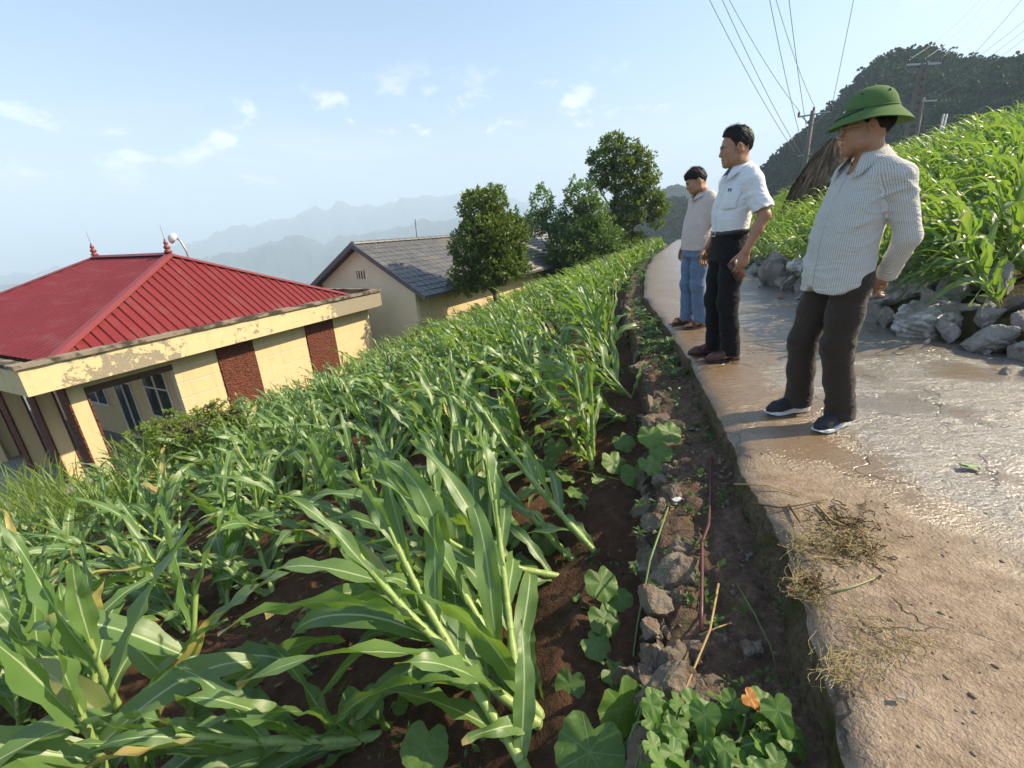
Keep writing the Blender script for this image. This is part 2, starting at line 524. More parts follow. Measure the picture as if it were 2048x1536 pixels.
def build_valley():
    rs = np.concatenate([np.linspace(0.5, 14, 8), 14 * (9000 / 14) ** np.linspace(0.03, 1, 110)])
    azs = np.radians(np.linspace(-180, 180, 289))
    A, R_ = np.meshgrid(azs, rs, indexing='ij')
    left = 0.5 - 0.5 * np.tanh((np.degrees(A) - 9) / 7)
    left = np.where(np.degrees(A) < -110, np.clip((180 + np.degrees(A)) / 70, 0, 1), left)
    lo = -5.2 - 300 * (1 - np.exp(-np.maximum(R_ - 16, 0) / 420.0))
    hi = -5.2 - 26 * (1 - np.exp(-np.maximum(R_ - 20, 0) / 90.0))
    X, Y = R_ * np.sin(A), R_ * np.cos(A)
    Z = left * lo + (1 - left) * hi + np.clip((R_ - 40) / 400, 0, 1) * 45 * fbm(X / 260, Y / 260, 0, 5, 61)
    V = np.stack([X, Y, Z], -1).reshape(-1, 3)
    tag(mesh_obj('valley', np_mesh('valley', V, grid_faces(len(azs), len(rs))), M_VALLEY), kind='structure')

def ridge(name, dist, depth, sil, base, rough, seed, m, az_step=0.12, nr=26, detail=1.0):
    """a range of hills: heights above eye level follow the silhouette (azimuth, elevation) at the given distance"""
    a0, a1 = sil[0][0], sil[-1][0]
    azd = np.arange(a0, a1 + 1e-6, az_step)
    rr = dist + np.linspace(-0.55, 0.45, nr) * depth
    A, R_ = np.meshgrid(np.radians(azd), rr, indexing='ij')
    H = dist * np.tan(np.radians(np.interp(azd, [s[0] for s in sil], [s[1] for s in sil])))[:, None] + CAMZ
    t = (R_ - dist) / depth
    prof = np.where(t < 0, 1 - (np.abs(t) / 0.55) ** 1.35, 1 - (np.abs(t) / 0.45) ** 1.6)
    X, Y = R_ * np.sin(A), R_ * np.cos(A)
    nz = fbm(X / (60 * rough), Y / (60 * rough), 0, 6, seed, 0.55)
    Z = base + (H - base) * prof + nz * 19 * rough * detail * np.clip(1.1 - prof * 0.55, 0, 1)
    V = np.stack([X, Y, Z], -1).reshape(-1, 3)
    o = tag(mesh_obj(name, np_mesh(name, V, grid_faces(len(azd), nr)), m), kind='structure')
    return o, (azd, rr, X, Y, Z)

build_field(); build_bank(); build_road(); build_hillside(); build_valley()
FAR_SIL = [(-62, -3), (-50, -2.4), (-42, -1.5), (-36, -0.6), (-33, -0.1), (-31, .5), (-29, 1.0), (-27.1, 1.45), (-25.5, 1.5), (-23.5, 2.0), (-22.4, 2.7), (-21.5, 2.95), (-20.4, 2.65), (-19.6, 2.8), (-18.9, 3.45),
           (-18.2, 3.4), (-17.4, 2.75), (-16.6, 2.7), (-15.9, 3.15), (-15.0, 3.05), (-13.8, 3.3), (-12.5, 3.35), (-11.6, 3.7), (-10.4, 3.55), (-9.1, 3.85), (-7.6, 3.75), (-6, 3.95), (-4.4, 3.85), (-2, 3.5), (1, 2.8), (5, 2.0), (10, 1.2), (16, 0.2), (24, -1)]
ridge('mountains', 4600, 2300, FAR_SIL, -320, 4.2, 71, M_MOUNT)
NEAR_SIL = [(-60, -3.2), (-50, -3.0), (-46, -2.9), (-42, -2.8), (-38, -2.4), (-34, -1.9), (-30, -1.0), (-27, -.35), (-24, -.3), (-21, -.7), (-18, -.2), (-15, .5), (-12, .7), (-9, .9), (-6, 1.3), (-3, 1.6), (0, 1.7), (3, 1.3), (6, 0.4), (10, -1)]
ridge('mountains', 2700, 1500, NEAR_SIL, -310, 2.6, 77, M_MOUNT)
# ------------------------------------------------------------------ materials of the buildings
def _yellow(peel):
    def f(w):
        o = w.obj()
        n1 = w.noise(o, 0.9, 6, 0.6); n2 = w.noise(o, 5.5, 8, 0.7, 0.4); n3 = w.noise(o, 40, 3, 0.6)
        c = w.mix(n1, (0.58, 0.445, 0.235), (0.66, 0.53, 0.32))
        x, y, z = w.sep(o)
        streak = w.noise(w.comb(w.math('MULTIPLY', x, 6), w.math('MULTIPLY', y, 6), w.math('MULTIPLY', z, 0.7)), 1.0, 5, 0.65)
        c = w.mix(w.math('MULTIPLY', w.step(streak, 0.46, 0.72), 0.42), c, (0.42, 0.33, 0.20))
        grey = w.ramp(n3, [(0.3, (0.20, 0.175, 0.13)), (0.7, (0.36, 0.31, 0.23))])
        if peel:
            pf = w.math('ADD', n2, w.math('MULTIPLY', w.math('SUBTRACT', w.noise(o, 0.45, 3, 0.5), 0.5), 1.1))
            pf = w.math('ADD', pf, w.math('MULTIPLY', w.step(x, 6.6, 8.6), 0.26))
            m = w.step(pf, 0.510, 0.535)
            c = w.mix(m, c, grey)
            h = w.math('SUBTRACT', w.math('MULTIPLY', n3, 0.3), m)
            return P(w, c, 0.85, w.bump(h, 0.6, 0.006), spec=0.25)
        c = w.mix(w.math('MULTIPLY', w.step(n2, 0.62, 0.70), 0.45), c, grey)
        return P(w, c, 0.85, w.bump(n3, 0.2, 0.01), spec=0.25)
    return f
M_YELLOW = mat('yellow_limewash', _yellow(False))
M_FASCIA = mat('peeling_yellow_paint', _yellow(True))
M_CREAM = plain('cream_limewash', (0.80, 0.69, 0.50), 0.85, 0.10, 1.2, 0.1, spec=0.25)
def _coping(w):
    o = w.obj()
    n1 = w.noise(o, 2.6, 6, 0.65); n2 = w.noise(o, 18, 5, 0.65)
    c = w.mix(w.step(n1, 0.42, 0.58), (0.055, 0.045, 0.032), (0.24, 0.20, 0.15))
    c = w.mix(w.step(n2, 0.66, 0.74), c, (0.50, 0.44, 0.36))
    return P(w, c, 0.9, w.bump(n2, 0.5, 0.02), spec=0.2)
M_COPING = mat('mossy_coping', _coping)
def _redroof(w):
    o = w.obj()
    n1 = w.noise(o, 0.5, 4, 0.6); n2 = w.noise(o, 9, 5, 0.65)
    c = w.mix(n1, (0.150, 0.014, 0.016), (0.195, 0.022, 0.024))
    c = w.mix(w.math('MULTIPLY', w.step(n2, 0.56, 0.8), 0.35), c, (0.17, 0.05, 0.045))
    dust = w.noise(w.vmath('MULTIPLY', o, (3.0, 0.8, 1.2)), 1.0, 6, 0.65, 0.5)
    c = w.mix(w.math('MULTIPLY', w.step(dust, 0.50, 0.78), 0.45), c, (0.21, 0.105, 0.095))
    c = w.mix(w.math('MULTIPLY', w.step(dust, 0.50, 0.22), 0.30), c, (0.10, 0.012, 0.014))
    return P(w, c, w.math('ADD', 0.50, w.math('MULTIPLY', n2, 0.25)), None, spec=0.3)
M_RED = mat('red_painted_sheet', _redroof)
M_REDCAP = plain('red_ridge_cap', (0.20, 0.036, 0.034), 0.5, 0.15, 4, 0.05)
def _brownstone(w):
    o = w.obj()
    v = w.n('ShaderNodeTexVoronoi', {'Vector': o, 'Scale': 26.0})
    n = w.noise(o, 50, 4, 0.6)
    c = w.mix(w.sep(v.outputs['Color'])[0], (0.085, 0.026, 0.016), (0.17, 0.055, 0.032))
    return P(w, c, 0.8, w.bump(w.math('ADD', v.outputs['Distance'], w.math('MULTIPLY', n, .3)), 1.0, 0.03), spec=0.3)
M_BROWN = mat('brown_pebble_render', _brownstone)
M_BEAM = plain('dark_brown_paint', (0.075, 0.030, 0.020), 0.6, 0.3, 8)
M_WHITE = plain('white_paint', (0.62, 0.60, 0.55), 0.6, 0.12, 5, 0.05)
M_CEMENT = plain('grey_cement', (0.26, 0.25, 0.23), 0.9, 0.3, 6)
M_GLASS = mat('window_glass', lambda w: P(w, (0.035, 0.04, 0.045), 0.08, None, spec=0.6))
def _tile(w):
    o = w.obj()
    rnd = w.n('ShaderNodeObjectInfo').outputs['Random']
    n = w.noise(o, 12, 5, 0.65)
    n2 = w.noise(w.n('ShaderNodeNewGeometry').outputs['Position'], 0.8, 4, 0.6)
    c = w.mix(n, (0.055, 0.058, 0.064), (0.12, 0.12, 0.122))
    c = w.mix(w.math('MULTIPLY', rnd, 0.35), c, (0.16, 0.145, 0.125))
    c = w.mix(w.math('MULTIPLY', w.step(n2, 0.45, 0.7), 0.5), c, (0.19, 0.165, 0.13))
    return P(w, c, 0.45, w.bump(n, 0.2, 0.01), spec=0.5)
M_TILE = mat('grey_cement_tile', _tile)
M_SLATE = plain('grey_trim', (0.085, 0.09, 0.10), 0.5, 0.2, 6)
M_STEEL = plain('galvanised_steel', (0.32, 0.33, 0.34), 0.45, 0.2, 20, 0.05, 0.6)
M_DARK = plain('antenna_and_opening_shade', (0.03, 0.028, 0.026), 0.9, 0.2, 5)  # near-black: shade of the vent opening as a colour, also the antenna

# ------------------------------------------------------------------ red-roofed house
def build_red_house():
    H = empty('red_roofed_house', (-8.46, 7.41, -3.95), (0, 0, math.atan2(.901, .434)),
              'low yellow building under a hipped red corrugated metal roof with peeling paint on its fascia', 'house')
    LX, LY = 9.3, 10.2
    f = MB()
    f.box(0, LX, 0, .12, 2.70, 3.2).build('fascia', M_FASCIA, H)
    MB().box(0, .12, .12, LY - .12, 2.70, 3.2).build('fascia', M_FASCIA, H)
    MB().box(LX - .12, LX, .12, LY - .12, 2.70, 3.2).build('fascia', M_FASCIA, H)
    MB().box(0, LX, LY - .12, LY, 2.70, 3.2).build('fascia', M_FASCIA, H)
    rs = random.Random(3)
    def coping(horizontal, a0, a1, b0, b1):
        m = MB(); n = 60
        pts = [a0 + (a1 - a0) * i / n for i in range(n + 1)]
        prev = None
        for i, a in enumerate(pts):
            j0, j1, h = b0 + rs.uniform(-.008, .008), b1 + rs.uniform(-.008, .008), 3.275 + rs.uniform(-.008, .01)
            ring = [(a, j0, 3.203), (a, j1, 3.203), (a, j1, h), (a, j0, h)]
            if not horizontal:
                ring = [(y, x, z) for x, y, z in ring]
            b = len(m.v); m.v += ring
            if prev is not None:
                for k in range(4):
                    k2 = (k + 1) % 4
                    m.f.append([prev + k, prev + k2, b + k2, b + k])
            else:
                m.f.append([b, b + 1, b + 2, b + 3])
            prev = b
        m.f.append([prev + 3, prev + 2, prev + 1, prev])
        m.build('coping', M_COPING, H)
    coping(True, -.05, LX + .05, -.06, .17)
    coping(False, .172, LY - .172, -.06, .17)
    coping(False, .172, LY - .172, LX - .17, LX + .06)
    coping(True, -.05, LX + .05, LY - .17, LY + .06)
    MB().box(.122, LX - .122, .122, LY - .122, 2.74, 2.82).build('ceiling', M_CEMENT, H)
    # roof: four ribbed sheets, each one mesh of trapezoidal ribs
    bx0, bx1, by0, by1, bz, az_ = .62, 8.72, .66, 9.56, 3.10, 4.83
    A1, A2 = (4.65, 3.17), (4.65, 7.05)
    def sheet(base0, base1, top0, top1, per, rib):
        b0, b1 = Vector((*base0, bz)), Vector((*base1, bz)); t0, t1 = Vector((*top0, az_)), Vector((*top1, az_))
        L = (b1 - b0).length; u = (b1 - b0) / L
        up = (t0 - b0) - u * (t0 - b0).dot(u)
        s0, s1 = (t0 - b0).dot(u), (t1 - b0).dot(u)
        nrm = u.cross(up).normalized()
        if nrm.z < 0: nrm = -nrm
        xs = []
        k = 0
        while k * per < L:
            for fr, h in ((0, 0), (.50, 0), (.60, 1), (.86, 1), (.96, 0)):
                if k * per + fr * per < L:
                    xs.append((k * per + fr * per, h))
            k += 1
        xs.append((L, 0))
        xs += [(s0, 0), (s1, 0)]
        xs = sorted(set(xs))
        m = MB(); prev = None
        for x, h in xs:
            top = 1.0
            if x < s0: top = x / s0
            elif x > s1: top = (L - x) / (L - s1)
            b = len(m.v)
            for t in (0, top):
                m.v.append(tuple(b0 + u * x + up * t + nrm * (h * rib)))
            if prev is not None:
                m.f.append([prev, b, b + 1, prev + 1])
            prev = b
        return m.build('roof_sheet', M_RED, H)
    sheet((bx0, by0), (bx1, by0), A1, A1, .212, .034)
    sheet((bx1, by0), (bx1, by1), A1, A2, .212, .02)
    sheet((bx1, by1), (bx0, by1), A2, A2, .212, .02)
    sheet((bx0, by1), (bx0, by0), A2, A1, .212, .014)
    def cap(a, b, wd, lift=.045):
        a, b = Vector(a), Vector(b); t = (b - a).normalized()
        side = t.cross(Vector((0, 0, 1))).normalized()
        m = MB()
        for p in (a, b):
            q = p + Vector((0, 0, lift))
            for s_, dz in ((-1, -.055), (-.35, 0.0), (.35, 0.0), (1, -.055)):
                m.v.append(tuple(q + side * wd * s_ + Vector((0, 0, dz))))
        for i in range(3):
            m.f.append([i, i + 1, i + 5, i + 4])
        o = m.build('ridge_cap', M_REDCAP, H)
        sm = o.modifiers.new('thick', 'SOLIDIFY'); sm.thickness = .006
    for c in ((bx0, by0, bz), (bx1, by0, bz)):
        cap(c, (*A1, az_), .15)
    for c in ((bx0, by1, bz), (bx1, by1, bz)):
        cap(c, (*A2, az_), .15)
    cap((*A1, az_), (*A2, az_), .15, .055)
    for A_ in (A1, A2):
        fn = MB().lathe([(.10, 0), (.085, .05), (.05, .075), (.075, .11), (.082, .15), (.05, .19), (.035, .21), (.055, .235), (.05, .27), (.025, .30), (.016, .36)], 14, (A_[0], A_[1], az_ + .055)).build('finial', M_REDCAP, H, True)
        MB().tube([(A_[0], A_[1], az_ + .40), (A_[0] - .01, A_[1], az_ + .78)], [.009, .004], 6).build('lightning_rod', M_STEEL, fn)
    # facade behind the fascia: yellow courses between brown columns
    def panels(x0, x1, z0=0.0, z1=2.735):
        MB().box(x0, x1, .512, .64, z0, z1).build('wall', M_WHITE, H)
        z = 2.37 + .38
        k = 0
        while z > z0:
            lo = max(z - .36, z0)
            hi = min(z - .012, z1 - .002)
            if hi - lo > .05:
                MB().box(x0 + .004, x1 - .004, .498, .513, lo, hi).build('wall_panel', M_YELLOW, H)
            z -= .372
    panels(2.55, 3.60); panels(4.58, 6.32); panels(7.40, 9.10)
    for x0, x1 in ((3.60, 4.58), (6.32, 7.40)):
        MB().box(x0, x1, .46, .64, 0, 2.737).build('column', M_BROWN, H)
    MB().box(.925, 2.548, .47, .62, 2.37, 2.50).build('beam', M_BEAM, H)
    MB().box(.925, 2.548, .49, .61, 2.503, 2.737).build('wall', M_YELLOW, H)
    # veranda pillars with brown edges
    for i, y in enumerate((.5, 2.05, 3.75, 5.45, 7.15, 8.85)):
        p = MB().box(.65, .92, y, y + .30, .1, 2.735).build('pillar', M_YELLOW, H)
        MB().box(.615, .648, y - .02, y + .32, .1, 2.60).build('edge_strip', M_BROWN, p)
        MB().box(.922, .955, y - .02, y + .32, .1, 2.36).build('edge_strip', M_BROWN, p)
    MB().box(.70, .86, .802, 9.3, 2.45, 2.737).build('beam', M_BEAM, H)
    # inner veranda wall with windows
    ix = 2.62
    MB().box(ix, ix + .14, .642, 9.6, .1, 2.735).build('wall', M_YELLOW, H)
    MB().box(ix + .142, 9.1, 9.46, 9.6, .1, 2.735).build('wall', M_YELLOW, H)
    MB().box(8.96, 9.1, .642, 9.458, .1, 2.735).build('wall', M_YELLOW, H)
    for y0, y1, z0 in ((1.05, 2.15, .95), (2.75, 3.65, .15), (4.2, 5.3, .95), (5.9, 7.0, .95), (7.6, 8.5, .15)):
        z1 = 2.25
        m = MB()
        t = .06
        m.box(ix - .03, ix - .002, y0, y0 + t, z0, z1).box(ix - .03, ix - .002, y1 - t, y1, z0, z1)
        m.box(ix - .03, ix - .002, y0 + t, y1 - t, z1 - t, z1).box(ix - .03, ix - .002, y0 + t, y1 - t, z0, z0 + t)
        ym = (y0 + y1) / 2
        m.box(ix - .03, ix - .002, ym - .03, ym + .03, z0 + t, z1 - t)
        m.box(ix - .028, ix - .002, y0 + t, ym - .03, z1 - .5, z1 - .46).box(ix - .028, ix - .002, ym + .03, y1 - t, z1 - .5, z1 - .46)
        fr = m.build('window', M_WHITE, H)
        for a, b in ((y0 + t, ym - .03), (ym + .03, y1 - t)):
            MB().box(ix - .014, ix - .004, a + .003, b - .003, z0 + t + .003, z1 - t - .003).build('pane', M_GLASS, fr)
    MB().box(.3, 9.3, .3, 9.8, -.9, .098).build('plinth', M_CEMENT, H)
    # wall at the far side of the left wing and the low yellow gate pillar beside it
    return H
build_red_house()

gp = on_z(20, 905, -3.6)
G = empty('gate_pillar', (gp.x - .55, gp.y + .1, -4.2), (0, 0, .6), 'short yellow masonry gate pillar with a dirty foot left of the veranda', 'pillar')
MB().box(-.26, .26, -.26, .26, .25, 1.55).build('shaft', M_YELLOW, G)
MB().box(-.31, .31, -.31, .31, 0, .248).build('foot', M_CEMENT, G)
MB().box(-.31, .31, -.31, .31, 1.552, 1.66).build('cap', M_CEMENT, G)

# ------------------------------------------------------------------ tiled house
def build_tiled_house():
    H = empty('tiled_house', (-2.886, 15.87, -4.0), (0, 0, math.atan2(.8557, .5175)),
              'cream gabled house with a grey tiled roof beyond the red-roofed building', 'house')
    ez, az_, hw, LX = 2.95, 4.80, 3.30, 16.0
    sl = (az_ - ez) / hw
    # walls
    def und(y): return ez + sl * min(y, 2 * hw - y) - .09
    MB().prism([(.3, .75, 0), (.3, 5.85, 0), (.3, 5.85, und(5.85)), (.3, hw, und(hw)), (.3, .75, und(.75))], (.16, 0, 0)).build('gable_wall', M_CREAM, H)
    MB().prism([(LX - .46, .75, 0), (LX - .46, 5.85, 0), (LX - .46, 5.85, und(5.85)), (LX - .46, hw, und(hw)), (LX - .46, .75, und(.75))], (.16, 0, 0)).build('gable_wall', M_CREAM, H)
    MB().box(.462, LX - .462, .75, .91, 0, und(.75)).build('side_wall', M_YELLOW, H)
    MB().box(.462, LX - .462, 5.69, 5.85, 0, und(5.85)).build('side_wall', M_YELLOW, H)
    # vent in the gable: panel coloured as the hole's shade, slab and three bars
    v = MB().box(.285, .299, 3.22, 3.66, 3.50, 3.84).build('vent', M_DARK, H)
    for y in (3.25, 3.39, 3.53):
        MB().box(.262, .284, y, y + .055, 3.50, 3.80).build('bar', M_CREAM, v)
    MB().box(.25, .284, 3.19, 3.69, 3.802, 3.86).build('lintel', M_CREAM, v)
    # roof deck of both slopes
    dk = MB()
    dk.prism([(0, 0, ez), (0, hw, az_), (0, 2 * hw, ez), (0, 2 * hw, ez - .05), (0, hw, az_ - .055), (0, 0, ez - .05)], (LX, 0, 0))
    dk.build('roof_deck', M_SLATE, H)
    for s_ in (0, 1):
        y0, y1 = (0, hw) if s_ == 0 else (2 * hw, hw)
        MB().prism([(-.02, y0, ez - .12), (-.02, y1, az_ - .12), (-.02, y1, az_ + .075), (-.02, y0, ez + .075)], (-.05, 0, 0)).build('verge_board', M_SLATE, H)
    # tiles: wave-shaped, each lapping the one below
    tw, tl = .302, .302
    slope = Vector((0, hw, az_ - ez)); SL = slope.length; sv = slope / SL; nv = Vector((0, -(az_ - ez), hw)).normalized()
    def tile_mesh():
        m = MB(); n = 6
        prof = [.004, .012, .026, .030, .022, .008, .004]
        for t, lift in ((-.03, .026), (tl + .02, .004)):
            for i in range(n + 1):
                m.v.append((tw * i / n * .985, t, prof[i] + lift))
        for i in range(n + 1):
            m.v.append((tw * i / n * .985, -.03, prof[i] + .008))
        for i in range(n):
            m.f.append([i, i + 1, n + 2 + i, n + 1 + i])
            m.f.append([2 * n + 2 + i, 2 * n + 3 + i, i + 1, i])
        return m.mesh('tile')
    tm = tile_mesh(); tm.materials.append(M_TILE)
    basis = Matrix(((1, sv.x, nv.x, 0), (0, sv.y, nv.y, 0), (0, sv.z, nv.z, 0), (0, 0, 0, 1)))
    rs = random.Random(5)
    spots = []
    nc, nr = int(LX / tw), int(SL / tl) + 1
    for r in range(nr):
        for c in range(nc):
            spots.append((c * tw + .01, min(r * tl + .03, SL - tl), r))
    spots.sort(key=lambda s: s[0] + s[1] * .2)
    first = None
    restV, restF = [], []
    tv = np.array([v_.co[:] for v_ in tm.vertices]); tf = np.array([list(p.vertices) for p in tm.polygons])
    for k, (x, t, r) in enumerate(spots):
        M_ = Matrix.Translation(Vector((x, 0, ez)) + sv * t) @ basis @ Euler((rs.uniform(-.012, .012), rs.uniform(-.02, .02), rs.uniform(-.012, .012))).to_matrix().to_4x4()
        if k < 296:
            if first is None:
                first = mesh_obj('tile', tm, None, H); o = first
            else:
                o = first.copy(); link(o, H)
            o.matrix_local = M_
        else:
            Mn = np.array(M_)
            restF.append(tf + len(restV) * len(tv)); restV.append(tv @ Mn[:3, :3].T + Mn[:3, 3])
    me = np_mesh('tiles', np.concatenate(restV), np.concatenate(restF), False); me.materials.append(M_TILE)
    tag(mesh_obj('tiles', me, None, H), kind='stuff')
    # far slope tiles as courses, ridge tiles
    fm = MB()
    for r in range(nr):
        y = 2 * hw - r * tl * hw / SL
        z = ez + r * tl * (az_ - ez) / SL
        if y - .27 > hw:
            fm.poly([(0, y, z + .04), (LX, y, z + .04), (LX, y - .27, z + .165), (0, y - .27, z + .165)])
    fm.build('back_tiles', M_TILE, H)
    for i in range(40):
        x = i * .4
        m = MB(); n = 5
        for xx, r_ in ((x, .125), (x + .42, .112)):
            for k in range(n + 1):
                a = math.pi * k / n
                m.v.append((xx, hw - math.cos(a) * r_, az_ + .02 + math.sin(a) * r_ * .75))
        for k in range(n):
            m.f.append([k, k + 1, n + 2 + k, n + 1 + k])
        m.f.append(list(range(n + 1)))
        m.build('ridge_tile', M_TILE, H)
    ax = 3.6
    an = MB().tube([(ax, hw, az_), (ax + .03, hw, az_ + .85)], .016, 6).build('antenna', M_DARK, H)
    MB().tube([(ax + .03, hw - .02, az_ + .62), (ax + .30, hw + .03, az_ + .56)], .007, 5).build('antenna_arm', M_STEEL, an)
    return H
build_tiled_house()

# street lamp behind the red roof
lp = at_dist(346, 476, 20)
L = empty('street_lamp', (lp.x + .28, lp.y + .1, -6.0), (0, 0, 0), 'street lamp with a round white shade rising behind the red roof', 'street lamp')
MB().tube([(0, 0, 0), (0, 0, lp.z + 6.0 - .5), (-.10, -.02, lp.z + 6.0 - .12), (-.20, -.06, lp.z + 6.0)], [.045, .04, .035, .03], 8).build('pole', M_STEEL, L, True)
hd = MB().lathe([(.03, .14), (.10, .13), (.17, .06), (.19, 0), (.17, .01), (.05, .05)], 16).build('lamp_shade', M_WHITE, L, True)
hd.location = (-.27, -.10, lp.z + 6.0 - .02); hd.rotation_euler = (math.radians(60), math.radians(15), math.radians(-35))
MB().lathe([(.0, -.01), (.05, 0), (.06, .04), (.03, .10)], 10).build('bulb', M_WHITE, hd, True)
# ------------------------------------------------------------------ foliage materials
def _leafmat(dark, light, trans, tfac, gloss=0.42):
    def f(w):
        pos = w.n('ShaderNodeNewGeometry').outputs['Position']
        n = w.noise(pos, 1.3, 3, 0.6); n2 = w.noise(pos, 9, 3, 0.6)
        rnd = w.n('ShaderNodeNewGeometry').outputs['Random Per Island']
        f_ = w.math('ADD', w.math('MULTIPLY', rnd, 0.6), w.math('MULTIPLY', n, 0.45))
        c = w.mix(f_, dark, light)
        tr = w.mix(n2, trans, tuple(x * 1.25 for x in trans))
        pb = P(w, c, gloss, spec=0.4)
        tb = w.n('ShaderNodeBsdfTranslucent', {'Color': tr}).outputs[0]
        return w.n('ShaderNodeMixShader', {0: tfac, 1: pb, 2: tb}).outputs[0]
    return f
M_TREE1 = mat('glossy_tree_leaves', _leafmat((0.032, 0.068, 0.015), (0.105, 0.155, 0.030), (0.20, 0.30, 0.035), 0.34))
M_TREE2 = mat('light_tree_leaves', _leafmat((0.036, 0.082, 0.024), (0.105, 0.175, 0.040), (0.18, 0.30, 0.05), 0.34))
M_FOREST = mat('forest_leaves', _leafmat((0.008, 0.027, 0.012), (0.028, 0.062, 0.020), (0.03, 0.07, 0.016), 0.15, 0.8))
M_BUSH = mat('yellow_green_leaves', _leafmat((0.10, 0.17, 0.03), (0.22, 0.29, 0.055), (0.34, 0.44, 0.06), 0.38))
def _bark(w):
    o = w.obj()
    n = w.noise(w.vmath('MULTIPLY', o, (14, 14, 3)), 1.0, 5, 0.65)
    return P(w, w.mix(n, (0.035, 0.026, 0.018), (0.13, 0.105, 0.08)), 0.9, w.bump(n, 0.8, 0.02), spec=0.2)
M_BARK = mat('bark', _bark)

def cards(C, N, L, W, rng, up=None):
    """leaf-shaped faces: centres C, outward directions N, length L, width W; each a folded diamond of 4 triangles"""
    n = len(C)
    N = N / (np.linalg.norm(N, axis=1, keepdims=True) + 1e-9)
    r = rng.normal(size=(n, 3)); S = np.cross(N, r); S /= np.linalg.norm(S, axis=1, keepdims=True) + 1e-9
    U = np.cross(S, N)
    L = np.broadcast_to(L, (n,))[:, None]; W = np.broadcast_to(W, (n,))[:, None]
    a = C; b = C + N * L * .5 + S * W * .5 + U * W * .12; c = C + N * L * (0.97) - U * L * .10; d = C + N * L * .5 - S * W * .5 + U * W * .12; m = C + N * L * .5
    V = np.stack([a, b, c, d, m], 1).reshape(-1, 3)
    k = np.arange(n)[:, None] * 5
    F = np.concatenate([k + np.array([[0, 1, 4]]), k + np.array([[1, 2, 4]]), k + np.array([[2, 3, 4]]), k + np.array([[3, 0, 4]])], 0)
    return V, F

# ------------------------------------------------------------------ wooded hills
def forest(name, data, n, size, seed, m, amin=-1e9, amax=1e9, below=1e9, label=None):
    azd, rr, X, Y, Z = data
    rng = np.random.default_rng(seed)
    V_, F_ = [], []
    cnt = 0
    # one crown: lumps of leaf-sized faces
    protos = []
    for p in range(5):
        nl = 64
        lump = rng.normal(size=(6, 3)) * [.28, .28, .18] + [0, 0, .30]
        d = rng.normal(size=(nl, 3)); d /= np.linalg.norm(d, axis=1, keepdims=True)
        d[:, 2] = np.abs(d[:, 2]) * .9 - .15
        C = lump[rng.integers(0, 6, nl)] + d * rng.uniform(.20, .36, (nl, 1))
        V, F = cards(C - d * .1, d + rng.normal(size=(nl, 3)) * .5, rng.uniform(.20, .36, nl), rng.uniform(.16, .28, nl), rng)
        V = V.reshape(-1, 5, 3)[:, :4].reshape(-1, 3)
        k4 = np.arange(nl)[:, None] * 4
        F = np.concatenate([k4 + np.array([[0, 1, 2]]), k4 + np.array([[0, 2, 3]])])
        protos.append((V, F))
    na, nr = X.shape
    i = rng.uniform(0, na - 1.001, n); j = rng.uniform(0, nr * 0.72, n)
    i0, j0 = i.astype(int), j.astype(int); fi, fj = i - i0, j - j0
    def bl(A):
        return A[i0, j0] * (1 - fi) * (1 - fj) + A[i0 + 1, j0] * fi * (1 - fj) + A[i0, j0 + 1] * (1 - fi) * fj + A[i0 + 1, j0 + 1] * fi * fj
    px, py, pz = bl(X), bl(Y), bl(Z)
    off = 0
    for k in range(n):
        V, F = protos[k % 5]
        s = size * rng.uniform(.6, 1.3); a = rng.uniform(0, 6.28); ca, sa = math.cos(a), math.sin(a)
        R_ = np.array([[ca, sa, 0], [-sa, ca, 0], [0, 0, rng.uniform(.8, 1.25)]])
        V_.append((V * s) @ R_ + [px[k], py[k], pz[k] - .1 * s]); F_.append(F + off); off += len(V)
    me = np_mesh(name, np.concatenate(V_), np.concatenate(F_), False); me.materials.append(m)
    tag(mesh_obj(name, me), label, 'forest', None, 'stuff')

BIG = [(24.5, -2), (26, 0.6), (27.5, 2.6), (28.4, 3.9), (29.6, 5.3), (31, 6.7), (32.6, 8.0), (34.5, 10.2), (36, 11.1), (37.8, 11.6), (39.4, 11.6), (41, 10.9), (42.6, 10.4), (45.4, 10.2), (50, 9.5), (58, 7), (72, 3)]
_, hd_ = ridge('wooded_hill', 235, 170, BIG, -14, 0.35, 81, M_HILL, 0.4, 34, 0.8)
forest('hill_forest', hd_, 5600, 3.4, 5, M_FOREST, label='dense dark green forest covering the steep hill behind the men')
MID = [(-6, -4), (0, -1.6), (3.2, 0.6), (5, 0.0), (8, .3), (12, .8), (15, 1.2), (17, 1.9), (18.2, 2.2), (20, 1.9), (22, 1.35), (24, 1.2), (27, 1.6), (32, 1)]
_, hd_ = ridge('wooded_hill', 330, 220, MID, -40, 0.4, 83, M_HILL, 0.4, 30, 0.8)
forest('hill_forest', hd_, 3400, 3.9, 6, M_FOREST, label='dark wooded slope beyond the far end of the path')
BUMP = [(15, -1), (17, 1.3), (18.2, 2.4), (19.1, 3.2), (19.8, 3.35), (20.6, 2.9), (21.6, 2.0), (23, 0.8), (25, -1)]
_, hd_ = ridge('wooded_hill', 760, 300, BUMP, -60, 0.7, 85, M_HILL, 0.25, 24, 0.6)
forest('hill_forest', hd_, 1100, 7.5, 7, M_FOREST, label='small pale wooded peak above the far end of the path')

